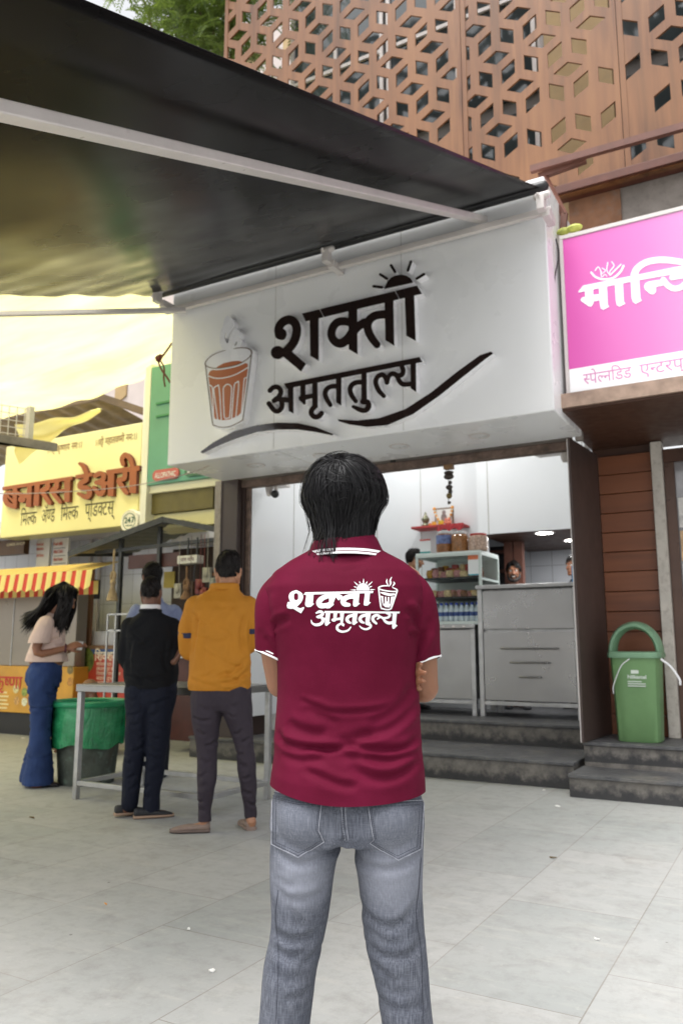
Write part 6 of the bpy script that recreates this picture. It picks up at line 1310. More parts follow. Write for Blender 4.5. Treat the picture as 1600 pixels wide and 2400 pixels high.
W2 = [('p', [(545, 496), (1492, 505), (1486, 529), (535, 523)]), ('s', [(440, 522), (480, 506), (512, 515), (515, 545), (452, 572)], [10, 18, 18, 18, 14]), ('s', [(462, 578), (512, 582), (525, 622), (490, 662), (432, 672), (388, 650), (375, 612)], [12, 16, 19, 19, 17, 12, 5]), ('s', [(515, 605), (575, 590)], 14), ('p', [(560, 515), (618, 514), (602, 636), (622, 640), (575, 685), (552, 680), (546, 655)]),
 ('p', [(655, 515), (706, 515), (692, 610), (680, 630), (650, 632), (630, 618), (632, 598), (655, 590)]), ('s', [(660, 608), (760, 590)], 15), ('p', [(738, 515), (792, 515), (775, 650), (797, 662), (788, 697), (760, 680), (745, 655)]), ('s', [(752, 655), (708, 685), (706, 728), (750, 756), (800, 756), (845, 738), (874, 702)], [12, 16, 17, 15, 13, 12, 8]),
 ('s', [(900, 552), (850, 568), (826, 602), (842, 632), (868, 648)], [19, 20, 21, 19, 12]), ('p', [(903, 515), (962, 515), (945, 628), (966, 636), (918, 676), (893, 665), (890, 645)]), ('s', [(1065, 548), (1010, 566), (990, 600), (1008, 630), (1038, 646)], [19, 20, 21, 19, 12]), ('p', [(1068, 520), (1128, 520), (1110, 635), (1128, 650), (1075, 676), (1055, 660)]),
 ('s', [(1080, 662), (1122, 676), (1115, 708), (1065, 728), (1015, 714), (985, 686)], [14, 16, 15, 13, 11, 6]), ('s', [(1195, 655), (1155, 615), (1158, 572), (1205, 550), (1236, 572), (1210, 598)], [14, 19, 20, 17, 15, 10]), ('s', [(1230, 562), (1280, 590), (1310, 630), (1355, 650), (1405, 640)], [12, 15, 17, 19, 18]), ('s', [(1310, 516), (1362, 542), (1345, 578), (1290, 588)], [12, 17, 15, 14]),
 ('p', [(1400, 515), (1455, 515), (1440, 665), (1462, 682), (1420, 724), (1400, 724), (1392, 695)])]
PRINT = mat('white_print', (.80, .80, .81), .45, var=.02)
conform('back_print', prt, 660, 1340, .18495, 4, bvh_shirt, .0016, PRINT, man); conform('back_print', W2, 660, 1340, .18495, 4, bvh_shirt, .0016, PRINT, man)
# sleeves with white trim
def sleeve(path, rad, co, no, sd):
    mb = MB(); mb.tube(path, rad, 28, 5, ref=(0, 1, 0)); me = union(mb, .005, 4); fold_noise(me, .003, (9, 9, 5), 4+sd); 
    if sd < 0: creases(me, [cr([(150, 1230), (185, 1290), (215, 1350)], .004, .012), cr([(120, 1180), (140, 1290), (180, 1370)], .003, .016)])
    else: creases(me, [cr([(1200, 1190), (1170, 1290), (1130, 1360)], .005, .014), cr([(1240, 1100), (1215, 1210), (1160, 1300)], .003, .014)])
    cut(me, co, no); smooth(me, 180); o = link('sleeve', me, man, [MAR]); 
    V = get_v(me); n_ = np.array(no)/np.linalg.norm(no); dd = (V-np.array(co))@n_; E = V[dd > -.004]; ce = E.mean(0); u_ = np.cross(n_, (0, 1, 0)); u_ /= np.linalg.norm(u_); v_ = np.cross(n_, u_)
    a = np.arctan2((E-ce)@v_, (E-ce)@u_); rr_ = np.hypot((E-ce)@v_, (E-ce)@u_); th = np.linspace(-PI, PI, 49)[:-1]; order = np.argsort(a); fa_ = lambda t: np.column_stack([np.ones_like(t), np.cos(t), np.sin(t), np.cos(2*t), np.sin(2*t)]); R_ = fa_(th)@np.linalg.lstsq(fa_(a), rr_, rcond=None)[0]
    def ring(h_, g_): return [ce+n_*(h_)+(u_*math.cos(t)+v_*math.sin(t))*(r_+g_) for t, r_ in zip(th, R_)]
    b = MB(); hs = [(-.011, .000), (-.0105, .0014), (-.0075, .0018), (-.004, .0014), (.000, .0018), (.001, .0010), (.001, -.003)]
    b.rings([ring(h_, g_) for h_, g_ in hs[:3]], 0, False); b.rings([ring(h_, g_) for h_, g_ in hs[2:4]], 1, False); b.rings([ring(h_, g_) for h_, g_ in hs[3:]], 0, False); b.build('sleeve_trim', [WH, MAR], o, sm=60)
sleeve([(-.125, 0, 1.30), (-.160, 0, 1.262), (-.168, .004, 1.20), (-.167, .018, 1.12), (-.163, .03, 1.05)], [.062, .062, .058, .056, .055], (-.19, .02, 1.122), (-.42, -.1, -.9), -1)
sleeve([(.145, 0, 1.305), (.180, 0, 1.268), (.193, .004, 1.20), (.202, .018, 1.12), (.205, .03, 1.03)], [.062, .062, .060, .058, .057], (.23, .02, 1.112), (.36, -.12, -.92), 1)
# collar
b = MB(); nc = 40; cc_ = np.array((.012, -.002, 0))
def cring(r_x, r_yb, z, dzs): return [(cc_[0]+r_x*math.sin(t), cc_[1]-r_yb*math.cos(t) if math.cos(t) > 0 else cc_[1]-.05*math.cos(t)*1.4, z+dzs*(1-math.cos(t))) for t in np.linspace(-2.3, 2.3, nc)]
prof_ = [(.064, .060, 1.425, .01), (.073, .068, 1.432, .01), (.082, .077, 1.424, .006), (.092, .085, 1.408, .0), (.1, .092, 1.395, -.004)]; pw_ = [(.1025, .0945, 1.3885, -.006)], [(.1035, .0955, 1.386, -.007)], [(.106, .0975, 1.381, -.008)]
RR = [cring(*q) for q in prof_]+[cring(*q[0]) for q in pw_]+[cring(.103, .095, 1.380, -.008), cring(.09, .083, 1.40, -.004)]
mi_ = [0, 0, 0, 0, 1, 0, 1, 1, 0]
for i in range(len(RR)-1):
    V = RR[i]+RR[i+1]; b.add(V, [(k, k+1, nc+k+1, nc+k) for k in range(nc-1)], mi_[i])
col_ = b.build('collar', [MAR, WH], man, sm=180)
# hair
hm = MB(); HC = (.006, .022, 1.548); HRd = (.108, .122, .112)
hm.ball(HC, tuple(q*.965 for q in HRd), 32, 20); rings_mb(hm, [(1.55, -.098, .108, -.09, .09), (1.50, -.074, .084, -.082, .05), (1.455, -.068, .076, -.08, .05), (1.42, -.070, .078, -.072, .03), (1.40, -.06, .06, -.06, .0)], 32, 2.1)
me = union(hm, .007, 4); smooth(me, 180); link('hair_base', me, man, [HBASE])
PR = [(1.36, .66, -.006, -.012), (1.39, .72, -.008, -.008), (1.42, .72, -.008, 0), (1.46, .75, -.004, 0), (1.49, .80), (1.512, .90), (1.53, 1.0), (1.6, 1)]
def zend(p, r_):
    a = np.degrees(np.arctan2(np.abs(p[:, 0]-.006), -(p[:, 1]-.022)))              # 0 at the nape, 90 over the ears
    z = np.interp(a, [0, 35, 62, 85, 180], [1.410, 1.414, 1.45, 1.492, 1.505]); left = (p[:, 0] < -.03) & (a < 75); return z-np.where(left, .012, 0)+r_*.010
wh = (-.12, -.62, .78)
hair(man, HC, HRd, wh, PR, zend, 7000, HB, .0016, .37, 20, 3, 1.0, .05, cover=lambda D: D[:, 1] < .75, jitter=.12)
hair(man, HC, HRd, wh, PR, zend, 700, HB, .0011, .36, 20, 8, .9, .075, cover=lambda D: D[:, 1] < .6, jitter=.34)
hair(man, HC, HRd, (-.1, -.5, .85), [(1.36, .80, -.02, -.03), (1.40, .84, -.01, -.015), (1.45, .84), (1.53, 1.0)], lambda p, r_: 1.388+.012*r_, 260, HB, .0018, .28, 14, 12, 1.2, .03, cover=lambda D: (D[:, 0] < -.3) & (D[:, 0] > -.75) & (D[:, 1] < -.1), jitter=.10, curl=.2)
# jeans
dn = N('washed_grey_denim'); sx_ = dn.new('SeparateXYZ'); dn.lk(dn.co(), sx_.inputs[0])
a_ = dn.noise(1, 3, .6, dn.co((420, 420, 26))); b_ = dn.noise(1, 3, .6, dn.co((45, 45, 420))); cl = dn.noise(7, 6, .65)
base = dn.ramp(a_, [(.25, srgb('40434d')), (.5, srgb('5a5d66')), (.75, srgb('7b7e88'))]); base = dn.mix(dn.val(b_, .45, .8, 0, .3), base, srgb('8d909c')); base = dn.mix(dn.val(cl, .45, .75, 0, .3), base, srgb('484d5c'))
def blob(x, z, rx, rz): 
    u1 = dn.math('DIVIDE', dn.math('SUBTRACT', sx_.outputs[0], x), rx); u2 = dn.math('DIVIDE', dn.math('SUBTRACT', sx_.outputs[2], z), rz); return dn.math('ADD', dn.math('MULTIPLY', u1, u1), dn.math('MULTIPLY', u2, u2))
fd = dn.math('MINIMUM', blob(-.095, .605, .07, .07), blob(.125, .61, .085, .075)); fd2 = dn.math('MINIMUM', blob(-.11, .73, .09, .05), blob(.14, .72, .09, .05))
base = dn.mix(dn.val(fd, 0, 1.6, .50, 0), base, srgb('a3a6b2')); base = dn.mix(dn.val(fd2, 0, 1.6, .2, 0), base, srgb('9a9eaa')); dn.color(base); dn.set(rough=.85, spec=.15); dn.bump(dn.math('ADD', a_, b_), .25, .001); dn.bump(dn.noise(16, 4, .55, dn.co((1, 1, .6)), .8), .16, .01); DEN = dn.m
mb = MB(); rings_mb(mb, [(.88, -.14, .165, -.085, .10), (.82, -.160, .188, -.105, .11), (.76, -.174, .204, -.125, .115), (.71, -.177, .205, -.125, .115), (.68, -.172, .2, -.11, .11)], 48, 2.4)
for s_, c_ in ((-1, -.072), (1, .10)): mb.ball((c_, -.048, .745), (.088, .085, .085), 24, 16)
LG = {'L': [(-.083, 0, .72, .092), (-.092, -.004, .64, .083), (-.100, 0, .55, .075), (-.110, .002, .45, .066), (-.124, .0, .375, .063), (-.137, -.004, .257, .061), (-.147, 0, .15, .06), (-.155, .004, .055, .06)],
      'R': [(.112, 0, .72, .093), (.117, -.004, .64, .086), (.122, 0, .55, .079), (.132, .002, .44, .072), (.147, 0, .355, .066), (.158, -.004, .257, .061), (.166, 0, .15, .06), (.173, .004, .055, .06)]}
for k in LG: mb.tube([q[:3] for q in LG[k]], [(q[3], q[3]*1.12) for q in LG[k]], 28, 4, ref=(1, 0, 0))
me = union(mb, .0048, 4, .5)
def cj(pts, dep, wid): return ([lxz(560+x*.3189, 1780+y*.3189, MD-.06) for x, y in pts], dep, wid)
JC = [cj([(265, 650), (340, 705), (440, 735), (600, 705), (760, 600)], .006, .011), cj([(815, 640), (880, 740), (1000, 775), (1150, 765), (1340, 690)], .006, .011), cj([(255, 920), (330, 985), (430, 1010), (560, 990), (650, 950)], .005, .011), cj([(870, 1080), (930, 1150), (1040, 1205), (1180, 1195), (1330, 1040)], .005, .012),
 cj([(235, 1270), (320, 1310), (430, 1318), (600, 1285)], .006, .012), cj([(240, 1390), (350, 1440), (500, 1430)], .005, .012), cj([(440, 1510), (540, 1465), (610, 1400)], .004, .01), cj([(940, 1370), (1050, 1430), (1180, 1435), (1290, 1400), (1345, 1320)], .006, .012), cj([(980, 1500), (1080, 1590), (1160, 1640)], .004, .012), cj([(300, 1000), (380, 1100), (470, 1260)], .004, .014),
 cj([(330, 1745), (440, 1740), (540, 1705)], .003, .01), cj([(1020, 1640), (1120, 1700), (1240, 1700)], .003, .012), cj([(270, 860), (330, 900), (420, 910)], .003, .012), cj([(930, 1240), (1060, 1330), (1190, 1350)], .0035, .014), cj([(790, 560), (740, 640), (650, 700)], .004, .01), cj([(800, 560), (840, 660), (900, 730)], .004, .01), cj([(775, 320), (790, 450), (797, 590)], .006, .012), cj([(230, 1560), (330, 1600), (470, 1600)], .003, .014), cj([(1000, 1780), (1150, 1830), (1380, 1800)], .003, .014)]
creases(me, JC, facing=None); V, Nn = get_v(me), get_n(me); set_v(me, V+Nn*(vnoise(V, 5, 8)*.0022)[:, None]); cut(me, (0, 0, .035), (0, 0, -1)); smooth(me, 180); JE = link('jeans', me, man, [DEN]); bvh_j = BVHTree.FromPolygons([tuple(v) for v in get_v(me)], [tuple(p.vertices) for p in me.polygons])
pok = [[(250, 232), (605, 300), (582, 520), (625, 602), (436, 716), (246, 622)], [(948, 325), (1352, 300), (1332, 655), (1168, 738), (960, 612), (990, 588)]]
lt = mat('worn_light_seam', srgb('9a9ca6'), .8, var=.3, scale=90); dk_ = mat('dark_stitch', srgb('3c3f4b'), .8, var=.5, scale=160)
for q in pok:
    pe = conform('back_pocket', [('p', q)], 560, 1780, .3189, 7, bvh_j, .0022, DEN, JE)
    ed = q[1:]+[q[1]]; inn = lambda k: [tuple(np.array(p)+(np.mean(q, 0)-np.array(p))*k) for p in q]
    conform('pocket_edge', [('s', [p, p2], 3.0) for p, p2 in zip(q, q[1:]+q[:1])], 560, 1780, .3189, 3, bvh_j, .0030, lt, pe)
    for k in (.05, .14): 
        qi = inn(k); el = []
        for p, p2 in zip(qi, qi[1:]+qi[:1]):
            p, p2 = np.array(p), np.array(p2); n_ = max(2, int(np.linalg.norm(p2-p)/15))
            for i in range(n_): el.append(('s', [tuple(p+(p2-p)*(i+.15)/n_), tuple(p+(p2-p)*(i+.7)/n_)], 2.2))
        conform('stitching', el, 560, 1780, .3189, 2.5, bvh_j, .0031, dk_, pe)
cs = [(766, 300), (768, 400), (776, 500), (790, 590)]
conform('centre_seam', [('s', [(p[0]+o_, p[1]) for p in cs], 2.6) for o_ in (-14, 14)], 560, 1780, .3189, 2.5, bvh_j, .0015, lt, JE); conform('stitching', [('s', [(763+k*.12+o_, 300+k*16), (763+k*.12+o_, 308+k*16)], 2) for k in range(18) for o_ in (-4, 6)], 560, 1780, .3189, 2.5, bvh_j, .0018, dk_, JE)
conform('stitching', [('s', [(252, 270), (430, 318), (600, 322)], 2.0), ('s', [(255, 285), (430, 332), (596, 336)], 2.0)], 560, 1780, .3189, 2.5, bvh_j, .0034, dk_, JE)
# side seams
for k, pts in enumerate(([(290, 960), (270, 1150), (290, 1400), (285, 1650), (270, 1940)], [(1335, 720), (1318, 950), (1300, 1150), (1335, 1400), (1345, 1700), (1350, 1940)])): conform('side_seam', [('s', pts, 2.0)], 560, 1780, .3189, 2.5, bvh_j, .0012, dk_, JE)
black_sh = mat('black_leather', (.02, .02, .022), .4); sole_ = mat('dark_sole', (.03, .03, .03), .7)
shoe(man, (-.155, -.07, 0), (-.175, .2, 0), black_sh, sole_); shoe(man, (.173, -.07, 0), (.195, .2, 0), black_sh, sole_)
eyes(man, hc, hR, .97)
# ------------------------------------------------------------------ the other people
def put(px_, py_, z=0): p = onZ(px_, py_, z); return p
NAVY = cloth('navy_trousers', srgb('171b29'), .8, fold=.7); CHAR = cloth('charcoal_trousers', srgb('39323a'), .75, fold=.7); MUST = cloth('mustard_jacket', srgb('b87a24'), .7, var=.07, fold=.35); BLKS = cloth('black_sweater', srgb('16171a'), .9, fold=.3, bump=.4)
PEACH = cloth('peach_blouse', srgb('d9bfb2'), .75, var=.06, fold=.35, scale=8); BDEN = cloth('blue_denim', srgb('2c3f6a'), .8, var=.25, scale=6, fold=.25); SKYB = cloth('pale_blue_shirt', srgb('7f88a8'), .75, fold=.3); CREAM = cloth('cream_shirt', srgb('d6c6ae'), .8, fold=.3, scale=9); GREYS = cloth('pale_grey_shirt', srgb('a9abb0'), .8); DKT = cloth('dark_trousers', srgb('1e2028'), .8)
TANS = mat('tan_rubber_sole', srgb('a58a74'), .7, var=.15); TAUPE = mat('taupe_suede', srgb('8a776c'), .85, var=.15, scale=14, bump=.2); DKSH = mat('dark_mesh_shoe', srgb('2a2b2e'), .7, var=.2, scale=30); 
SHORTPROF = lambda zc, dz, k=.86: [(zc-dz*1.3, k-.1), (zc-dz, k), (zc-.02, .97), (zc, 1), (zc+.2, 1)]
def shorthair(root, c, R, s, zlo, m=HB2, n=1500, seed=5, rad=(.082, .1, .092), wh=(0, -.35, .94), L=.12, lift=.10, capk=1.0, jitter=.3, cov=.86, ydip=.05):
    c2 = np.array(c)+R@np.array((0, -.014, .033))*s; rd = np.array(rad)*s
    mb = MB(); mb.ball(c2, rd*.985, 28, 18); me = union(mb, .007, 2); cut(me, tuple(c2+np.array((0, .03, -.035))*s), (0, .75, -.55)); cut(me, (0, 0, zlo-.01), (0, 0, -1)); smooth(me, 180); link('hair_base', me, root, [HBASE])
    return hair(root, c2, rd, wh, SHORTPROF(c2[2], .08*s), lambda p, r_: zlo+.008*r_+np.where(p[:, 1] > c2[1]+ydip, .085*s, 0)+np.where(np.abs(p[:, 0]-c2[0]) > .05*s, .05*s, 0), n, m, .0032, L, 9, seed, .8, lift, cover=lambda D: D[:, 1] < cov, jitter=jitter)
# --- mustard jacket
og = thing('person', 'person in a mustard jacket and tapered dark trousers standing by the table', 'person', (-3.311, 4.219, 0), YAW)
oR = rot(-.05, .12); oc = (.052, .02, 1.638)
J = dict(head=(oc, oR, 1.02), neck=(.035, -.01, 1.50), e=2.3,
 torso=[(.83, -.15, .19, -.10, .12), (.875, -.172, .212, -.125, .13), (.91, -.182, .22, -.135, .14), (1.0, -.178, .213, -.128, .14), (1.15, -.172, .208, -.13, .13), (1.28, -.185, .215, -.135, .12), (1.38, -.20, .228, -.125, .11), (1.44, -.185, .21, -.105, .09), (1.485, -.12, .17, -.085, .07), (1.515, -.065, .135, -.072, .055), (1.56, -.052, .122, -.066, .05)],
 armL=[(-.165, .01, 1.41), (-.19, .03, 1.13), (.02, .2, 1.12)], armR=[(.195, .01, 1.41), (.225, .04, 1.19), (.02, .21, 1.15)],
 sleeveL=[((-.155, 0, 1.405), .078), ((-.188, .01, 1.30), .072), ((-.195, .03, 1.17), .068), ((-.175, .06, 1.12), .066), ((-.07, .18, 1.12), .06), ((.05, .2, 1.13), .05)], sleeveR=[((.18, 0, 1.405), .078), ((.21, .01, 1.31), .072), ((.222, .03, 1.21), .064), ((.20, .07, 1.16), .062), ((.1, .19, 1.15), .058), ((0, .21, 1.16), .05)],
 handL=((.8, -.35, .2), (-.2, -.8, 0), .6, .95, 1), handR=((-.8, -.3, .1), (.2, -.8, 0), .5, .95, -1),
 legL=[((-.055, 0, .87), .115), ((-.06, -.01, .72), .098), ((-.055, 0, .58), .076), ((-.049, .0, .44), .062), ((-.05, -.012, .30), .058), ((-.055, -.01, .16), .045), ((-.057, -.005, .06), .042)], legR=[((.11, 0, .87), .115), ((.135, -.01, .74), .095), ((.165, 0, .6), .074), ((.192, .0, .48), .060), ((.205, .01, .34), .058), ((.218, .04, .20), .045), ((.222, .06, .09), .042)],
 footL=((.0, .0, 0), (-.262, -.02, 0)), footR=((.25, .0, 0), (.17, .24, 0)), pelvis=[(.98, -.13, .17, -.09, .09), (.9, -.155, .195, -.11, .11), (.84, -.158, .21, -.118, .11), (.78, -.155, .213, -.11, .1), (.74, -.13, .2, -.09, .09)],
 hem=.872, neckcut=(0, 0, .052), pcut=.068, fold=.009, foldf=(8, 8, 5), seed=11, pfold=.007,
 crease=[([(-.12, 1.36), (-.13, 1.22), (-.155, 1.1)], .008, .014), ([(.18, 1.36), (.165, 1.2), (.19, 1.1)], .008, .014), ([(-.06, 1.3), (-.07, 1.1), (-.05, .95)], .004, .02), ([(.2, 1.08), (.12, .99), (.0, .96)], .008, .016), ([(.21, 1.0), (.13, .93), (.04, .92)], .008, .014), ([(.08, 1.3), (.1, 1.12), (.06, 1.0)], .004, .02), ([(-.17, .95), (-.08, .92), (.02, .9)], .005, .014)])
# feet need skin between trouser and loafer: body legs reach lower
figure(og, J, SK4, MUST, CHAR, .007); shoe(og, (-.02, -.0, 0), (-.27, -.02, 0), TAUPE, mat('loafer_sole', srgb('6f6058'), .8), low=True, wid=.05); shoe(og, (.235, .03, 0), (.155, .255, 0), TAUPE, TAUPE, low=True, wid=.048)
b = MB(); b.tube([(.035+.077*math.cos(t)*1.14, -.008+.062*math.sin(t), 1.535) for t in np.linspace(0, 2*PI, 33)], .024, 10, flat=.45, ref=(0, 0, 1), caps=False); b.build('collar', MUST, og, sm=180)
nvb = mat('navy_band', srgb('262c48'), .8)
for s_, c_ in ((-1, (-.193, .018, 1.235)), (1, (.216, .02, 1.262))): b = MB(); b.tube([np.array(c_)+np.array((.0, -.004, .016)), np.array(c_)-np.array((.0, -.004, .016))], .0735 if s_ < 0 else .0715, 24, caps=False, ref=(1, 0, 0)); b.build('sleeve_band', nvb, og, sm=60)
shorthair(og, oc, oR, 1.02, 1.592, n=2600, seed=31, rad=(.076, .097, .098), L=.085, wh=(.1, -.3, .95), lift=.09); eyes(og, np.array(oc), oR, 1.02)
# --- black sweater
by = thing('person', 'person in a black sweater with white collar and navy trousers', 'person', (-4.011, 4.337, 0), YAW)
bR = rot(-.12, -.15); bc = (-.008, .03, 1.528)
J = dict(head=(bc, bR, .93), neck=(-.005, 0, 1.40),
 torso=[(.80, -.13, .16, -.1, .1), (.85, -.145, .185, -.115, .12), (.88, -.158, .198, -.12, .13), (.97, -.172, .205, -.122, .13), (1.1, -.165, .195, -.12, .12), (1.22, -.175, .2, -.118, .11), (1.3, -.175, .195, -.105, .1), (1.35, -.13, .155, -.088, .08), (1.385, -.075, .08, -.068, .055), (1.42, -.058, .055, -.06, .05)],
 armL=[(-.15, 0, 1.28), (-.185, .0, 1.06), (-.12, .2, .98)], armR=[(.165, 0, 1.28), (.19, -.02, 1.12), (.188, -.065, 1.045)],
 sleeveL=[((-.14, 0, 1.285), .07), ((-.158, 0, 1.2), .062), ((-.163, .0, 1.08), .058), ((-.15, .06, 1.02), .055), ((-.12, .2, .98), .042)], sleeveR=[((.155, 0, 1.285), .068), ((.175, 0, 1.2), .058), ((.184, -.015, 1.13), .052), ((.186, -.035, 1.09), .046), ((.187, -.05, 1.06), .038)],
 handL=((.4, .8, .1), (0, 0, -1), .4, .9, -1), handR=((.42, .0, .75), (-.7, -.5, .4), .3, 1.1, -1),
 legL=[((-.05, 0, .85), .112), ((-.055, 0, .7), .095), ((-.062, 0, .56), .08), ((-.072, .0, .42), .07), ((-.082, -.005, .25), .064), ((-.09, 0, .09), .06)], legR=[((.09, 0, .85), .115), ((.085, 0, .7), .098), ((.08, 0, .54), .08), ((.073, 0, .38), .068), ((.06, 0, .2), .062), ((.05, .0, .04), .058)],
 footL=((-.17, -.02, 0), (.02, .1, 0)), footR=((-.02, -.05, 0), (.2, .06, 0)), pelvis=[(.95, -.12, .16, -.09, .09), (.88, -.145, .185, -.105, .1), (.82, -.148, .195, -.112, .1), (.76, -.14, .185, -.1, .1), (.72, -.11, .15, -.08, .08)],
 hem=.865, hemt=.06, neckcut=(0, 0, .0), pcut=.035, fold=.008, pfold=.007, seed=23, crease=[([(-.1, 1.2), (-.12, 1.05), (-.1, .95)], .006, .016), ([(.14, 1.2), (.13, 1.05), (.16, .97)], .006, .014), ([(-.15, .95), (0, .93), (.15, .95)], .006, .014)])
figure(by, J, SK3, BLKS, NAVY, .007); shoe(by, (-.19, -.02, .01), (.03, .1, .01), DKSH, TANS); shoe(by, (-.05, -.06, 0), (.205, .03, 0), DKSH, TANS)
b = MB(); b.tube([(-.003+.062*math.cos(t), .0+.058*math.sin(t), 1.424) for t in np.linspace(0, 2*PI, 33)], .02, 10, flat=.5, ref=(0, 0, 1), caps=False); b.build('white_collar', WH, by, sm=180)
b = MB(); b.tube([(-.003+.07*math.cos(t), .0+.066*math.sin(t), 1.40) for t in np.linspace(0, 2*PI, 33)], .012, 10, caps=False); b.build('neck_rib', BLKS, by, sm=180)
b = MB(); b.rings([[((.025+.168*math.cos(t)), .0+.118*math.sin(t), z) for t in np.linspace(0, 2*PI, 41)[:-1]] for z in (.862, .87, .905, .912)], cap=False); b.build('hem_rib', BLKS, by, sm=60)
shorthair(by, bc, bR, .93, 1.455, n=1600, seed=41, rad=(.076, .097, .097), L=.06, wh=(.05, -.4, .9), lift=.03, jitter=.2); eyes(by, np.array(bc), bR, .93)
# --- woman in the peach blouse, facing right
wo = thing('person', 'person with long dark hair in a peach blouse and blue jeans', 'person', (-5.664, 4.875, 0), YAW-PI/2+.12)
wR = rot(-.5, .0); wc = (0, .105, 1.565)
J = dict(head=(wc, wR, .97), neck=(0, .03, 1.40),
 torso=[(.98, -.14, .14, -.15, .13), (1.03, -.165, .165, -.185, .165), (1.08, -.165, .165, -.175, .16), (1.2, -.155, .155, -.135, .13), (1.29, -.17, .17, -.12, .115), (1.345, -.165, .165, -.10, .085), (1.385, -.10, .10, -.075, .08), (1.415, -.06, .06, -.04, .085), (1.44, -.05, .05, -.03, .08)],
 armL=[(-.16, 0, 1.34), (-.2, .02, 1.1), (-.09, .22, 1.15)], armR=[(.16, -.0, 1.34), (.195, -.045, 1.10), (.13, .18, 1.135)],
 sleeveL=[((-.15, 0, 1.345), .068), ((-.185, 0, 1.26), .075), ((-.2, .01, 1.16), .08)], sleeveR=[((.15, -.0, 1.345), .068), ((.18, -.015, 1.27), .078), ((.192, -.03, 1.2), .085), ((.197, -.035, 1.16), .09)],
 handL=((.55, .75, .25), (.3, -.2, -.9), .5, .9, -1), handR=((-.1, .9, .35), (-.8, -.1, -.5), .45, .92, -1),
 legL=[((-.08, -.02, .9), .115), ((-.09, -.03, .75), .10), ((-.085, -.02, .6), .085), ((-.085, -.03, .45), .08), ((-.09, -.06, .25), .095), ((-.09, -.08, .05), .115)], legR=[((.08, -.02, .9), .118), ((.09, -.02, .75), .105), ((.09, -.01, .6), .088), ((.09, -.01, .45), .084), ((.09, .0, .25), .1), ((.09, .0, .045), .128)],
 footL=((-.09, -.15, 0), (-.09, .09, 0)), footR=((.09, -.06, 0), (.09, .17, 0)), pelvis=[(1.06, -.14, .14, -.11, .10), (1.0, -.155, .155, -.135, .115), (.93, -.168, .168, -.165, .12), (.86, -.17, .17, -.17, .115), (.8, -.16, .16, -.13, .1)],
 hem=1.02, neckcut=(0, 0, .03), pcut=.022, fold=.009, pfold=.006, seed=33, sepcut=1.178)
figure(wo, J, SK2, PEACH, BDEN, .007)
for s_, h_ in ((1, (.09, -.06, 0)), (-1, (-.09, -.16, 0))): shoe(wo, h_, (h_[0], h_[1]+.235, 0), mat('dark_sandal', srgb('3a3030'), .6) if s_ > 0 else bpy.data.materials['dark_sandal'], DKSH, low=True)
b = MB(); b.tube([np.array((.13, .17, 1.134))+.031*np.array((math.cos(t), .2*math.cos(t), math.sin(t))) for t in np.linspace(0, 2*PI, 25)], .009, 8, caps=False); b.build('wrist_band', mat('dark_band', srgb('5a2a30'), .5), wo)
# long hair: locks from the crown falling back and front
def long_hair(root, n, seed, m):
    r_ = np.random.default_rng(seed); c2 = np.array(wc)+wR@np.array((0, -.02, .03)); paths = []; nr = []
    rd = np.array((.092, .108, .1))
    for i in range(n):
        az_ = r_.uniform(-PI, PI); st = c2+wR@(np.array((.04*math.cos(az_), -.01+.05*math.sin(az_), .098)))
        side = 1 if r_.random() < .62 else -1
        if r_.random() < .62: e = np.array((side*r_.uniform(.0, .10), -.10-r_.uniform(0, .14), 1.335+r_.normal(0, .038))); m1 = c2+np.array((side*r_.uniform(.05, .105), -.05-r_.uniform(0, .07), .03)); m2 = c2+np.array((side*r_.uniform(.04, .12), -.11-r_.uniform(0, .06), -.10)); e[2] += .05*max(0, (-.14-e[1]))
        else: e = np.array((side*r_.uniform(.07, .13), .05+r_.uniform(-.03, .10), 1.30+r_.normal(0, .035))); m1 = c2+np.array((side*r_.uniform(.085, .11), .02+r_.uniform(-.05, .08), .02)); m2 = c2+np.array((side*r_.uniform(.09, .12), .02+r_.uniform(-.04, .07), -.12))
        P = catmull([st, m1, m2, e], 5); w_ = r_.uniform(0, 6.28); P = P+np.column_stack([np.sin(np.linspace(0, 7, len(P))+w_), np.cos(np.linspace(0, 6, len(P))+w_), 0*np.linspace(0, 1, len(P))])*np.linspace(0, .012, len(P))[:, None]; paths.append(P)
        v = P-c2; v[:, 2] *= .3; nr.append(v/np.linalg.norm(v, axis=1)[:, None])
    return ribbons('hair', np.array(paths).transpose(1, 0, 2), r_.uniform(.006, .013, n), np.array(nr).transpose(1, 0, 2), m, root)
mb = MB(); c2 = np.array(wc)+wR@np.array((0, -.015, .03)); mb.ball(c2, (.09, .104, .098), 24, 16); mb.tube([c2+np.array((0, -.06, .0)), c2+np.array((0, -.12, -.1)), (0, -.16, 1.37)], [(.085, .08), (.085, .06), (.08, .06)], 16, 4, ref=(1, 0, 0)); mb.tube([c2+np.array((.055, .01, .02)), c2+np.array((.085, .02, -.09)), (.095, .07, 1.34)], [(.04, .07), (.028, .06), (.015, .04)], 14, 4, ref=(1, 0, 0)); mb.tube([c2+np.array((-.055, .01, .02)), c2+np.array((-.085, .02, -.09)), (-.095, .07, 1.34)], [(.04, .06), (.028, .055), (.015, .04)], 14, 4, ref=(1, 0, 0))
me = union(mb, .008, 4); smooth(me, 180); link('hair_base', me, wo, [HBASE]); long_hair(wo, 1100, 3, HB2); eyes(wo, np.array(wc), wR, .97)
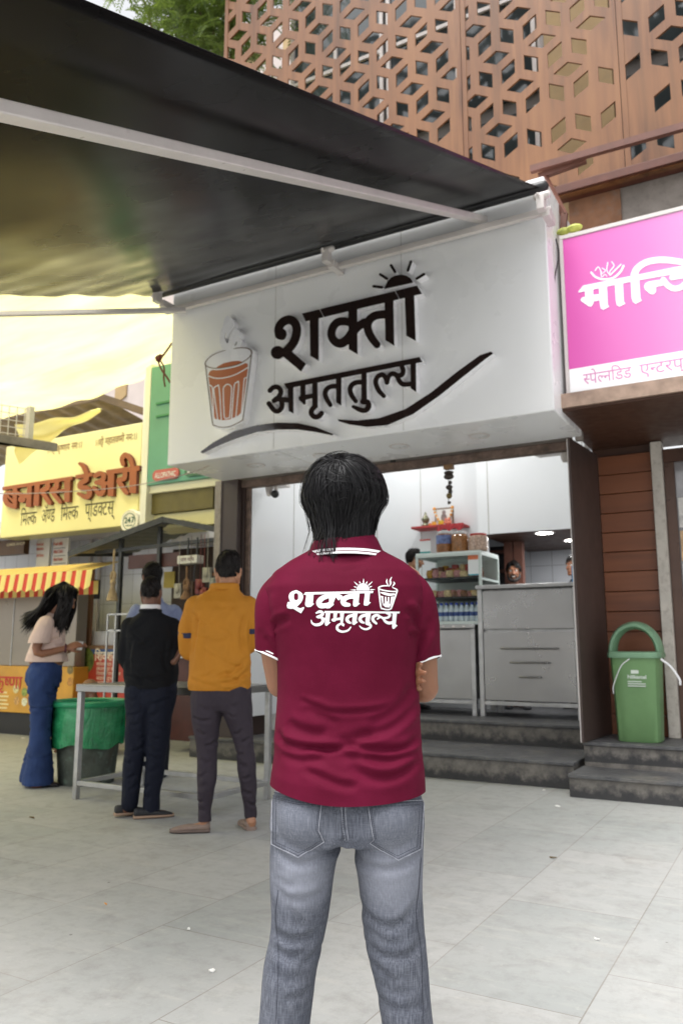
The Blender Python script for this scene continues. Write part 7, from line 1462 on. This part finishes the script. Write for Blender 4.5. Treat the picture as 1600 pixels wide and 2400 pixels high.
ph = thing('paper_cup', 'small white paper cup in the hand of the long haired person', 'cup', tuple(np.array(onDist(187, 1515, 7.0)))); b = MB(); b.lathe((0, 0, -.03), [(.022, 0), (.03, .07), (.031, .072), (.027, .07), (.02, .004)], 18); b.build('cup_wall', mat('paper_cup_white', (.8, .8, .8), .5), ph); b = MB(); b.lathe((0, 0, .03), [(.0275, 0), (.002, .001)], 18); b.build('tea_surface', teac, ph)
# --- pale blue shirt behind
pb_ = onDist(350, 1800, 7.45); bl_ = thing('person', 'person in a pale blue shirt half hidden behind the black sweater, hand raised', 'person', (pb_[0], pb_[1], 0), YAW+.25)
lR = rot(-.1, .25); lc = (-.04, .03, 1.785)
J = dict(head=(lc, lR, 1.02), neck=(-.01, 0, 1.60), torso=[(.9, -.16, .16, -.11, .11), (1.05, -.17, .17, -.12, .12), (1.2, -.17, .17, -.12, .12), (1.36, -.19, .19, -.125, .12), (1.46, -.2, .2, -.115, .1), (1.52, -.15, .15, -.09, .08), (1.56, -.075, .07, -.065, .06), (1.6, -.062, .058, -.06, .055)],
 armL=[(-.18, 0, 1.46), (-.23, .02, 1.2), (-.15, .2, 1.1)], armR=[(.18, 0, 1.46), (.25, .06, 1.24), (.2, .08, 1.37)], sleeveL=[((-.16, 0, 1.46), .075), ((-.21, .01, 1.33), .07), ((-.23, .02, 1.2), .062), ((-.15, .2, 1.1), .05)], sleeveR=[((.16, 0, 1.46), .078), ((.215, .02, 1.35), .072), ((.24, .05, 1.25), .066)],
 handL=((.4, .8, .1), (0, 0, -1), .4, 1, -1), handR=((-.05, .1, .95), (-.9, -.3, 0), .7, 1.05, -1), legL=[((-.09, 0, .92), .115), ((-.1, 0, .7), .095), ((-.1, 0, .45), .075), ((-.1, 0, .06), .06)], legR=[((.09, 0, .92), .115), ((.1, 0, .7), .095), ((.105, 0, .45), .075), ((.11, 0, .06), .06)],
 footL=((-.1, -.07, 0), (-.11, .2, 0)), footR=((.11, -.07, 0), (.13, .2, 0)), pelvis=[(1.04, -.14, .14, -.1, .1), (.95, -.16, .16, -.115, .11), (.86, -.17, .17, -.115, .11), (.8, -.15, .15, -.1, .1)], hem=.93, neckcut=(0, 0, .01), pcut=.04, seed=51)
figure(bl_, J, SK2, SKYB, DKT, .008); shoe(bl_, (-.1, -.09, 0), (-.11, .19, 0), DKSH, DKSH); shoe(bl_, (.11, -.09, 0), (.13, .19, 0), mat('grey_shoe', srgb('474b55'), .6), DKSH); shorthair(bl_, lc, lR, 1.02, 1.66, n=1300, seed=61, rad=(.084, .102, .104), L=.11, lift=.1); eyes(bl_, np.array(lc), lR, 1.02)
# --- seated man in a cap
sp = onDist(232, 1750, 8.9); se = thing('person', 'person in a brown cap and cream shirt sitting low on the ground behind the dustbin', 'person', (sp[0], sp[1], 0), YAW+PI/2-.5)
sR = rot(-.35, .0); scn = (0, .17, .665)
J = dict(head=(scn, sR, .98), neck=(0, .06, .52), torso=[(.06, -.17, .17, -.14, .12), (.15, -.18, .18, -.15, .13), (.3, -.175, .175, -.14, .14), (.4, -.19, .19, -.11, .15), (.46, -.17, .17, -.06, .15), (.50, -.09, .09, -.01, .13), (.53, -.06, .06, .0, .12)],
 armL=[(-.17, .04, .42), (-.26, .16, .24), (-.1, .3, .22)], armR=[(.17, .04, .42), (.27, .14, .24), (.12, .32, .22)], sleeveL=[((-.16, .04, .42), .07), ((-.23, .1, .32), .065), ((-.26, .16, .24), .06), ((-.17, .24, .23), .05)], sleeveR=[((.16, .04, .42), .07), ((.23, .1, .32), .068), ((.27, .14, .25), .062), ((.19, .24, .24), .05)],
 handL=((.6, .7, -.1), (0, 0, -1), .5, 1, -1), handR=((-.6, .7, -.1), (0, 0, -1), .5, 1, 1), legL=[((-.1, 0, .12), .11), ((-.2, .2, .16), .09), ((-.28, .36, .14), .075), ((-.1, .42, .09), .06), ((.02, .42, .06), .05)], legR=[((.1, 0, .12), .11), ((.22, .18, .16), .09), ((.3, .32, .14), .075), ((.2, .46, .08), .06), ((.05, .5, .06), .05)],
 footL=((.06, .42, .0), (.2, .46, .0)), footR=((-.0, .52, 0), (-.14, .54, 0)), pelvis=[(.2, -.16, .16, -.13, .12), (.14, -.18, .18, -.15, .14), (.05, -.18, .18, -.15, .14), (.01, -.15, .15, -.12, .12)], hem=.05, neckcut=(0, .05, .0), pcut=.004, seed=71)
figure(se, J, SK3, CREAM, cloth('faded_cloth', srgb('8a7a68'), .85), .008); mb = MB(); c2 = np.array(scn)+sR@np.array((0, -.012, .035)); mb.ball(c2, (.086, .104, .095), 24, 16); me = union(mb, .007, 3); cut(me, tuple(c2-sR@np.array((0, 0, .0))), tuple(sR@np.array((0, 0, -1.)))); smooth(me, 180); link('cap', me, se, [mat('brown_cap', srgb('7a5a44'), .85, var=.12, bump=.2)])
b = MB(); b.grid(lambda u, v: tuple(c2+sR@np.array(((u-.5)*.14*(1-.25*v*v), .085+.07*v*(1-(2*u-1)**2*.5), .004-.012*v))), 10, 5); o_ = b.build('cap_brim', bpy.data.materials['brown_cap'], se, sm=80); s2 = o_.modifiers.new('t', 'SOLIDIFY'); s2.thickness = .005; eyes(se, np.array(scn), sR, .98)
# --- staff inside the shop
def staff(label, px_, py_, Y, face, Ht, topm, skin, seed, pitch=0, yaw=0, extra=None):
    hp = onY(px_, py_, Y); root = thing('person', label, 'person', (hp[0], hp[1], H2), face); hz_ = hp[2]-H2; R = rot(pitch, yaw); hc2 = (0, .03, hz_); k = hz_/1.6
    J = dict(head=(hc2, R, 1.0), neck=(0, -.01, hz_-.16), torso=[(z*k if i < 5 else hz_-d_, a, b_, c_, d2) for i, (z, a, b_, c_, d2, d_) in enumerate([(.85, -.16, .16, -.11, .12, 0), (.98, -.17, .17, -.12, .13, 0), (1.1, -.165, .165, -.11, .12, 0), (1.22, -.18, .18, -.115, .12, 0), (1.32, -.19, .19, -.105, .1, 0), (1.38, -.14, .14, -.085, .08, .205), (1.42, -.07, .07, -.065, .06, .17), (1.46, -.06, .06, -.058, .055, .135)])],
     armL=[(-.17, 0, 1.31*k), (-.24, .0, 1.05*k), (-.2, .14, .85*k)], armR=[(.17, 0, 1.31*k), (.24, .0, 1.05*k), (.2, .14, .85*k)], sleeveL=[((-.15, 0, 1.31*k), .07), ((-.2, 0, 1.2*k), .066), ((-.225, 0, 1.1*k), .062)], sleeveR=[((.15, 0, 1.31*k), .07), ((.2, 0, 1.2*k), .066), ((.225, 0, 1.1*k), .062)],
     handL=((0, .4, -.9), (1, 0, 0), .4, 1, 1), handR=((0, .4, -.9), (-1, 0, 0), .4, 1, -1), legL=[((-.09, 0, .86*k), .11), ((-.1, 0, .45*k), .075), ((-.1, 0, .06), .06)], legR=[((.09, 0, .86*k), .11), ((.1, 0, .45*k), .075), ((.1, 0, .06), .06)], footL=((-.1, -.07, 0), (-.11, .2, 0)), footR=((.1, -.07, 0), (.11, .2, 0)),
     pelvis=[(.95*k, -.14, .14, -.1, .1), (.88*k, -.16, .16, -.115, .11), (.8*k, -.165, .165, -.115, .11), (.75*k, -.15, .15, -.1, .1)], hem=.87*k, neckcut=(0, 0, .02), pcut=.03, seed=seed)
    figure(root, J, skin, topm, DKT, .008); shoe(root, (-.1, -.09, 0), (-.11, .19, 0), DKSH, DKSH); shoe(root, (.1, -.09, 0), (.11, .19, 0), DKSH, DKSH)
    shorthair(root, hc2, R, 1.0, hz_-.05, n=1100, seed=seed+1, rad=(.083, .102, .105), wh=(0, -.1, 1), L=.09, lift=.12, cov=.8); eyes(root, np.array(hc2), R, 1.0); return root, np.array(hc2), R
cq = onY(1203, 1342, 9.55); fa = math.atan2(cq[0], cq[1])                      # turn to face the street
sm_, hc2, R = staff('smiling person with a dark beard behind the tall steel counter', 1203, 1342, 9.55, PI+math.atan2(-cq[0], cq[1])*.9, 1.72, GREYS, SK2, 81, .02)
mb = MB()
for q in (-1, 1): mb.tube([hc2+R@np.array(p) for p in ((q*.068, .012, -.02), (q*.062, .03, -.065), (q*.035, .062, -.098), (0, .074, -.108))], [.012, .02, .022, .022], 10, 4); mb.tube([hc2+R@np.array(p) for p in ((0, .1, -.042), (q*.02, .093, -.045), (q*.033, .076, -.06), (q*.03, .07, -.085))], [.007, .008, .008, .01], 8, 3)
me = union(mb, .005, 2); smooth(me, 180); link('beard', me, sm_, [HB2])
b = MB(); b.tube([hc2+R@np.array(p) for p in ((-.024, .083, -.056), (0, .0975, -.062), (.024, .083, -.056))], [(.002, .002), (.003, .005), (.002, .002)], 8, 4, ref=(0, 1, 0)); b.build('teeth', EYEW, sm_)
staff('person looking down behind the glass display case, only head showing', 966, 1312, 8.98, YAW-PI/2-.1, 1.65, GREYS, SK4, 91, -.25)
staff('person at the alcove mostly hidden by the right brown pillar', 1347, 1328, 9.9, PI-.5, 1.7, DKT, SK2, 95, 0)
for o_ in (_to,): bpy.data.objects.remove(o_)
